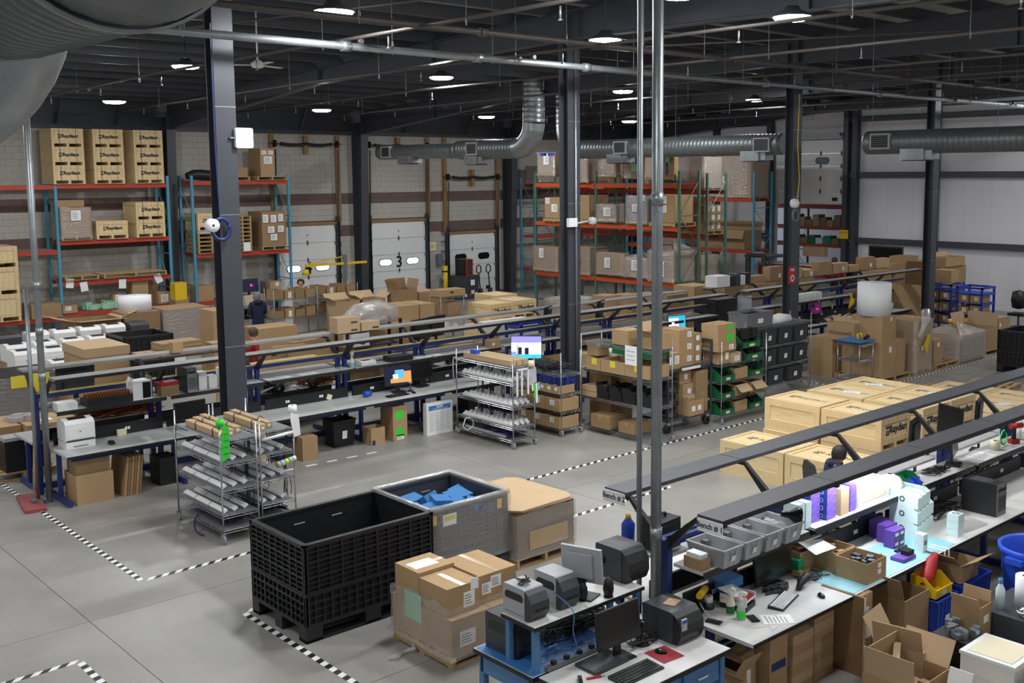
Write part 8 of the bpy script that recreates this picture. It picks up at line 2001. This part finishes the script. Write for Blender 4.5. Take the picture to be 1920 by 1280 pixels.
# ================================================================ people
def person(name, label, loc, rz, J, cols, hair, top_m, leg_m, hood=False, cap=False, seated=False):
    # one skinned body from a joint graph; J overrides the standing pose (local: facing +Y)
    P = dict(pel=(0, 0, .95), spi=(0, .0, 1.13), che=(0, .0, 1.33), nec=(0, .0, 1.5), hea=(0, .03, 1.62), cro=(0, .02, 1.7))
    for s, k in ((-1, 'l'), (1, 'r')):
        P.update({k+'sho': (.19*s, 0, 1.43), k+'elb': (.24*s, .04, 1.15), k+'wri': (.23*s, .16, .93), k+'hip': (.1*s, 0, .88), k+'kne': (.11*s, .03, .5), k+'ank': (.11*s, -.02, .09), k+'toe': (.12*s, .14, .045)})
    P.update(J)
    rad = dict(pel=.15, spi=.14, che=.165, nec=.06, hea=.098, cro=.075, sho=.08, elb=.052, wri=.034, hip=.1, kne=.065, ank=.045, toe=.042, pal=.034)
    E = [('pel', 'spi'), ('spi', 'che'), ('che', 'nec'), ('nec', 'hea'), ('hea', 'cro')]
    for k in 'lr':
        E += [('che', k+'sho'), (k+'sho', k+'elb'), (k+'elb', k+'wri'), ('pel', k+'hip'), (k+'hip', k+'kne'), (k+'kne', k+'ank'), (k+'ank', k+'toe')]
        w = Vector(P[k+'wri']); d = (w-Vector(P[k+'elb'])).normalized(); sd = Vector((1 if k == 'l' else -1, 0, 0)); dn = Vector((0, 0, -1))
        P[k+'pal'] = tuple(w+d*.07); E.append((k+'wri', k+'pal'))
        for i in range(5):
            if i == 0: a = w+d*.03+sd*.035; b = a+d*.04+sd*.02; 
            else: a = w+d*.09+sd*(.03-.02*(i-1)); b = a+d*(.045, .05, .045, .035)[i-1]+dn*.02
            P['%sf%da' % (k, i)] = tuple(a); P['%sf%db' % (k, i)] = tuple(b); E += [(k+'pal', '%sf%da' % (k, i)), ('%sf%da' % (k, i), '%sf%db' % (k, i))]
    names = list(P); idx = {n: i for i, n in enumerate(names)}
    me = bpy.data.meshes.new('body'); me.from_pydata([P[n] for n in names], [(idx[a], idx[b]) for a, b in E], [])
    o = bpy.data.objects.new('body', me); COL.objects.link(o)
    sk = o.modifiers.new('skin', 'SKIN'); sk.use_smooth_shade = True
    for i, n in enumerate(names):
        r_ = .0095 if len(n) == 4 and n[1] == 'f' else rad.get(n, rad.get(n[1:], .05))
        me.skin_vertices[0].data[i].radius = (r_, r_*(.8 if n in ('che', 'spi', 'pel') else 1)); me.skin_vertices[0].data[i].use_root = (n == 'pel')
    sb = o.modifiers.new('sub', 'SUBSURF'); sb.levels = sb.render_levels = 1
    dg = bpy.context.evaluated_depsgraph_get(); bm_ = bpy.data.meshes.new_from_object(o.evaluated_get(dg))
    bpy.data.objects.remove(o)
    bm_.materials.clear()
    for mm in ('skin', top_m, leg_m, 'black'): bm_.materials.append(MATS[mm])
    def kind(n):
        if n in ('nec', 'hea', 'cro') or n[1:] in ('wri', 'pal') or (len(n) == 4 and n[1] == 'f'): return 0
        if n[1:] in ('hip', 'kne') or n == 'pel': return 2
        if n[1:] in ('ank', 'toe'): return 3
        return 1
    KV = [(Vector(P[n]), kind(n)) for n in names]
    KV += [(Vector(P[k+'elb']).lerp(Vector(P[k+'wri']), .7), 1) for k in 'lr'] + [(Vector(P[k+'hip']).lerp(Vector(P[k+'kne']), .5), 2) for k in 'lr'] + [(Vector(P[k+'kne']).lerp(Vector(P[k+'ank']), .6), 2) for k in 'lr'] + [(Vector(P['che']).lerp(Vector(P['nec']), .55), 1)]
    for f_ in bm_.polygons:
        f_.material_index = min(KV, key=lambda q: (q[0]-f_.center).length)[1]
    t = thing(name, label, 'person', loc, rz); link('body', bm_, t)
    h = Vector(P['hea'])
    face = MB().poly([(-.013, .09, -.03), (.013, .09, -.03), (.005, .118, -.025), (.003, .1, .02), (-.003, .1, .02), (-.005, .118, -.025)], (0, 0, .006)).box(-.09, -.01, -.02, -.1, .015, .03).box(.1, -.01, -.02, .09, .015, .03)
    fo = obj('face', face, 'skin', t, h); fo['kind'] = 'stuff'
    obj('eyes', MB().box(-.045, .082, .012, -.02, .094, .022).box(.02, .082, .012, .045, .094, .022).box(-.02, .085, -.062, .02, .095, -.055), 'hair_dark', t, h, kind='stuff')
    hb = MB().lathe([(.112, -.05), (.118, .02), (.1, .09), (.06, .125), (.001, .135)], 16); hb.v = [(a, b*(1.05) - .022 if b < .03 else min(b, .075)-.02, c_ if b < .05 else max(c_, .045)) for a, b, c_ in hb.v]
    obj('cap' if cap else 'hair', hb, hair, t, h)
    if hood: obj('hood', MB().tube([(-.12, -.02, -.13), (-.09, -.12, -.12), (0, -.15, -.13), (.09, -.12, -.12), (.12, -.02, -.13)], [.03, .05, .06, .05, .03], 8), top_m, t, h)
    obj('collar', MB().lathe([(.075, -.03), (.08, .03), (.068, .03)], 14), top_m, t, Vector(P['nec'])+Vector((0, 0, -.04)))
    return t
person('person', 'man in a red shirt seen in profile behind the long bench', (10.62, 21.35, 0), pi*.28, {'lelb': (-.24, .1, 1.15), 'lwri': (-.2, .32, 1.08), 'relb': (.25, .1, 1.15), 'rwri': (.18, .34, 1.1)}, 0, 'hair_brown', 'shirt_red', 'cloth_navy')
person('person', 'person in a navy jacket with grey hood behind the nearest column', (13.9, 27.6, 0), -.1, {'lwri': (-.15, .35, 1.1), 'rwri': (.15, .35, 1.1)}, 0, 'grey_mid', 'cloth_navy', 'cloth_navy', hood=True)
person('person', 'person in a dark cap, only the head above cartons near dock door 4', (16.75, 30.3, 0), pi*.8, {}, 0, 'hair_dark', 'cloth_navy', 'cloth_navy', cap=True)
person('person', 'man in an olive hoodie reaching over the far bench', (26.45, 16.1, 0), .35, {'spi': (0, .1, 1.12), 'che': (0, .2, 1.27), 'nec': (0, .27, 1.42), 'hea': (0, .34, 1.52), 'cro': (0, .35, 1.6), 'lsho': (-.19, .22, 1.36), 'rsho': (.19, .2, 1.37), 'lelb': (-.28, .42, 1.15), 'lwri': (-.26, .66, .98), 'relb': (.26, .3, 1.1), 'rwri': (.2, .52, .98)}, 0, 'hair_brown', 'cloth_olive', 'cloth_navy', hood=True)
person('person', 'person in a red top at the counter below the raised white door', (35.4, 23.0, 0), -pi/2, {'lwri': (-.2, .35, 1.05), 'rwri': (.2, .35, 1.05)}, 0, 'hair_brown', 'shirt_red', 'cloth_navy')
S_ = {'pel': (0, 0, .56), 'spi': (0, .02, .74), 'che': (0, .07, .93), 'nec': (0, .12, 1.08), 'hea': (0, .17, 1.19), 'cro': (0, .17, 1.27)}
for s, k in ((-1, 'l'), (1, 'r')): S_.update({k+'sho': (.18*s, .07, 1.02), k+'elb': (.25*s, .2, .83), k+'wri': (.15*s, .42, .86), k+'hip': (.11*s, .06, .54), k+'kne': (.13*s, .46, .52), k+'ank': (.13*s, .42, .1), k+'toe': (.13*s, .58, .05)})
person('person', 'dark haired person in a navy hoodie seated at bench 2', (12.5, 8.12, 0), -2.2, S_, 0, 'hair_dark', 'cloth_navy', 'cloth_navy', hood=True)
bpy.data.objects['person.005'].scale = (.95, .95, .94)
t = thing('office_chair', 'black chair under the person seated at bench 2', 'chair', (12.48, 8.13, 0), -2.2); obj('seat', MB().box(-.24, -.2, .38, .24, .26, .43), 'black', t); obj('backrest', MB().poly([(-.22, -.27, .6), (.22, -.27, .6), (.24, -.29, .9), (.16, -.3, 1.02), (-.16, -.3, 1.02), (-.24, -.29, .9)], (0, .05, 0)), 'black', t); obj('back_post', MB().box(-.03, -.27, .4, .03, -.24, .65), 'black', t); obj('gas_lift', MB().cyl(0, 0, .1, .38, .03, 8), 'grey_dark', t)
for k in range(5): obj('base_spoke', MB().tube([(0, 0, .11), (.28*cos(k*1.257), .28*sin(k*1.257), .05)], .02, 6), 'black', t)
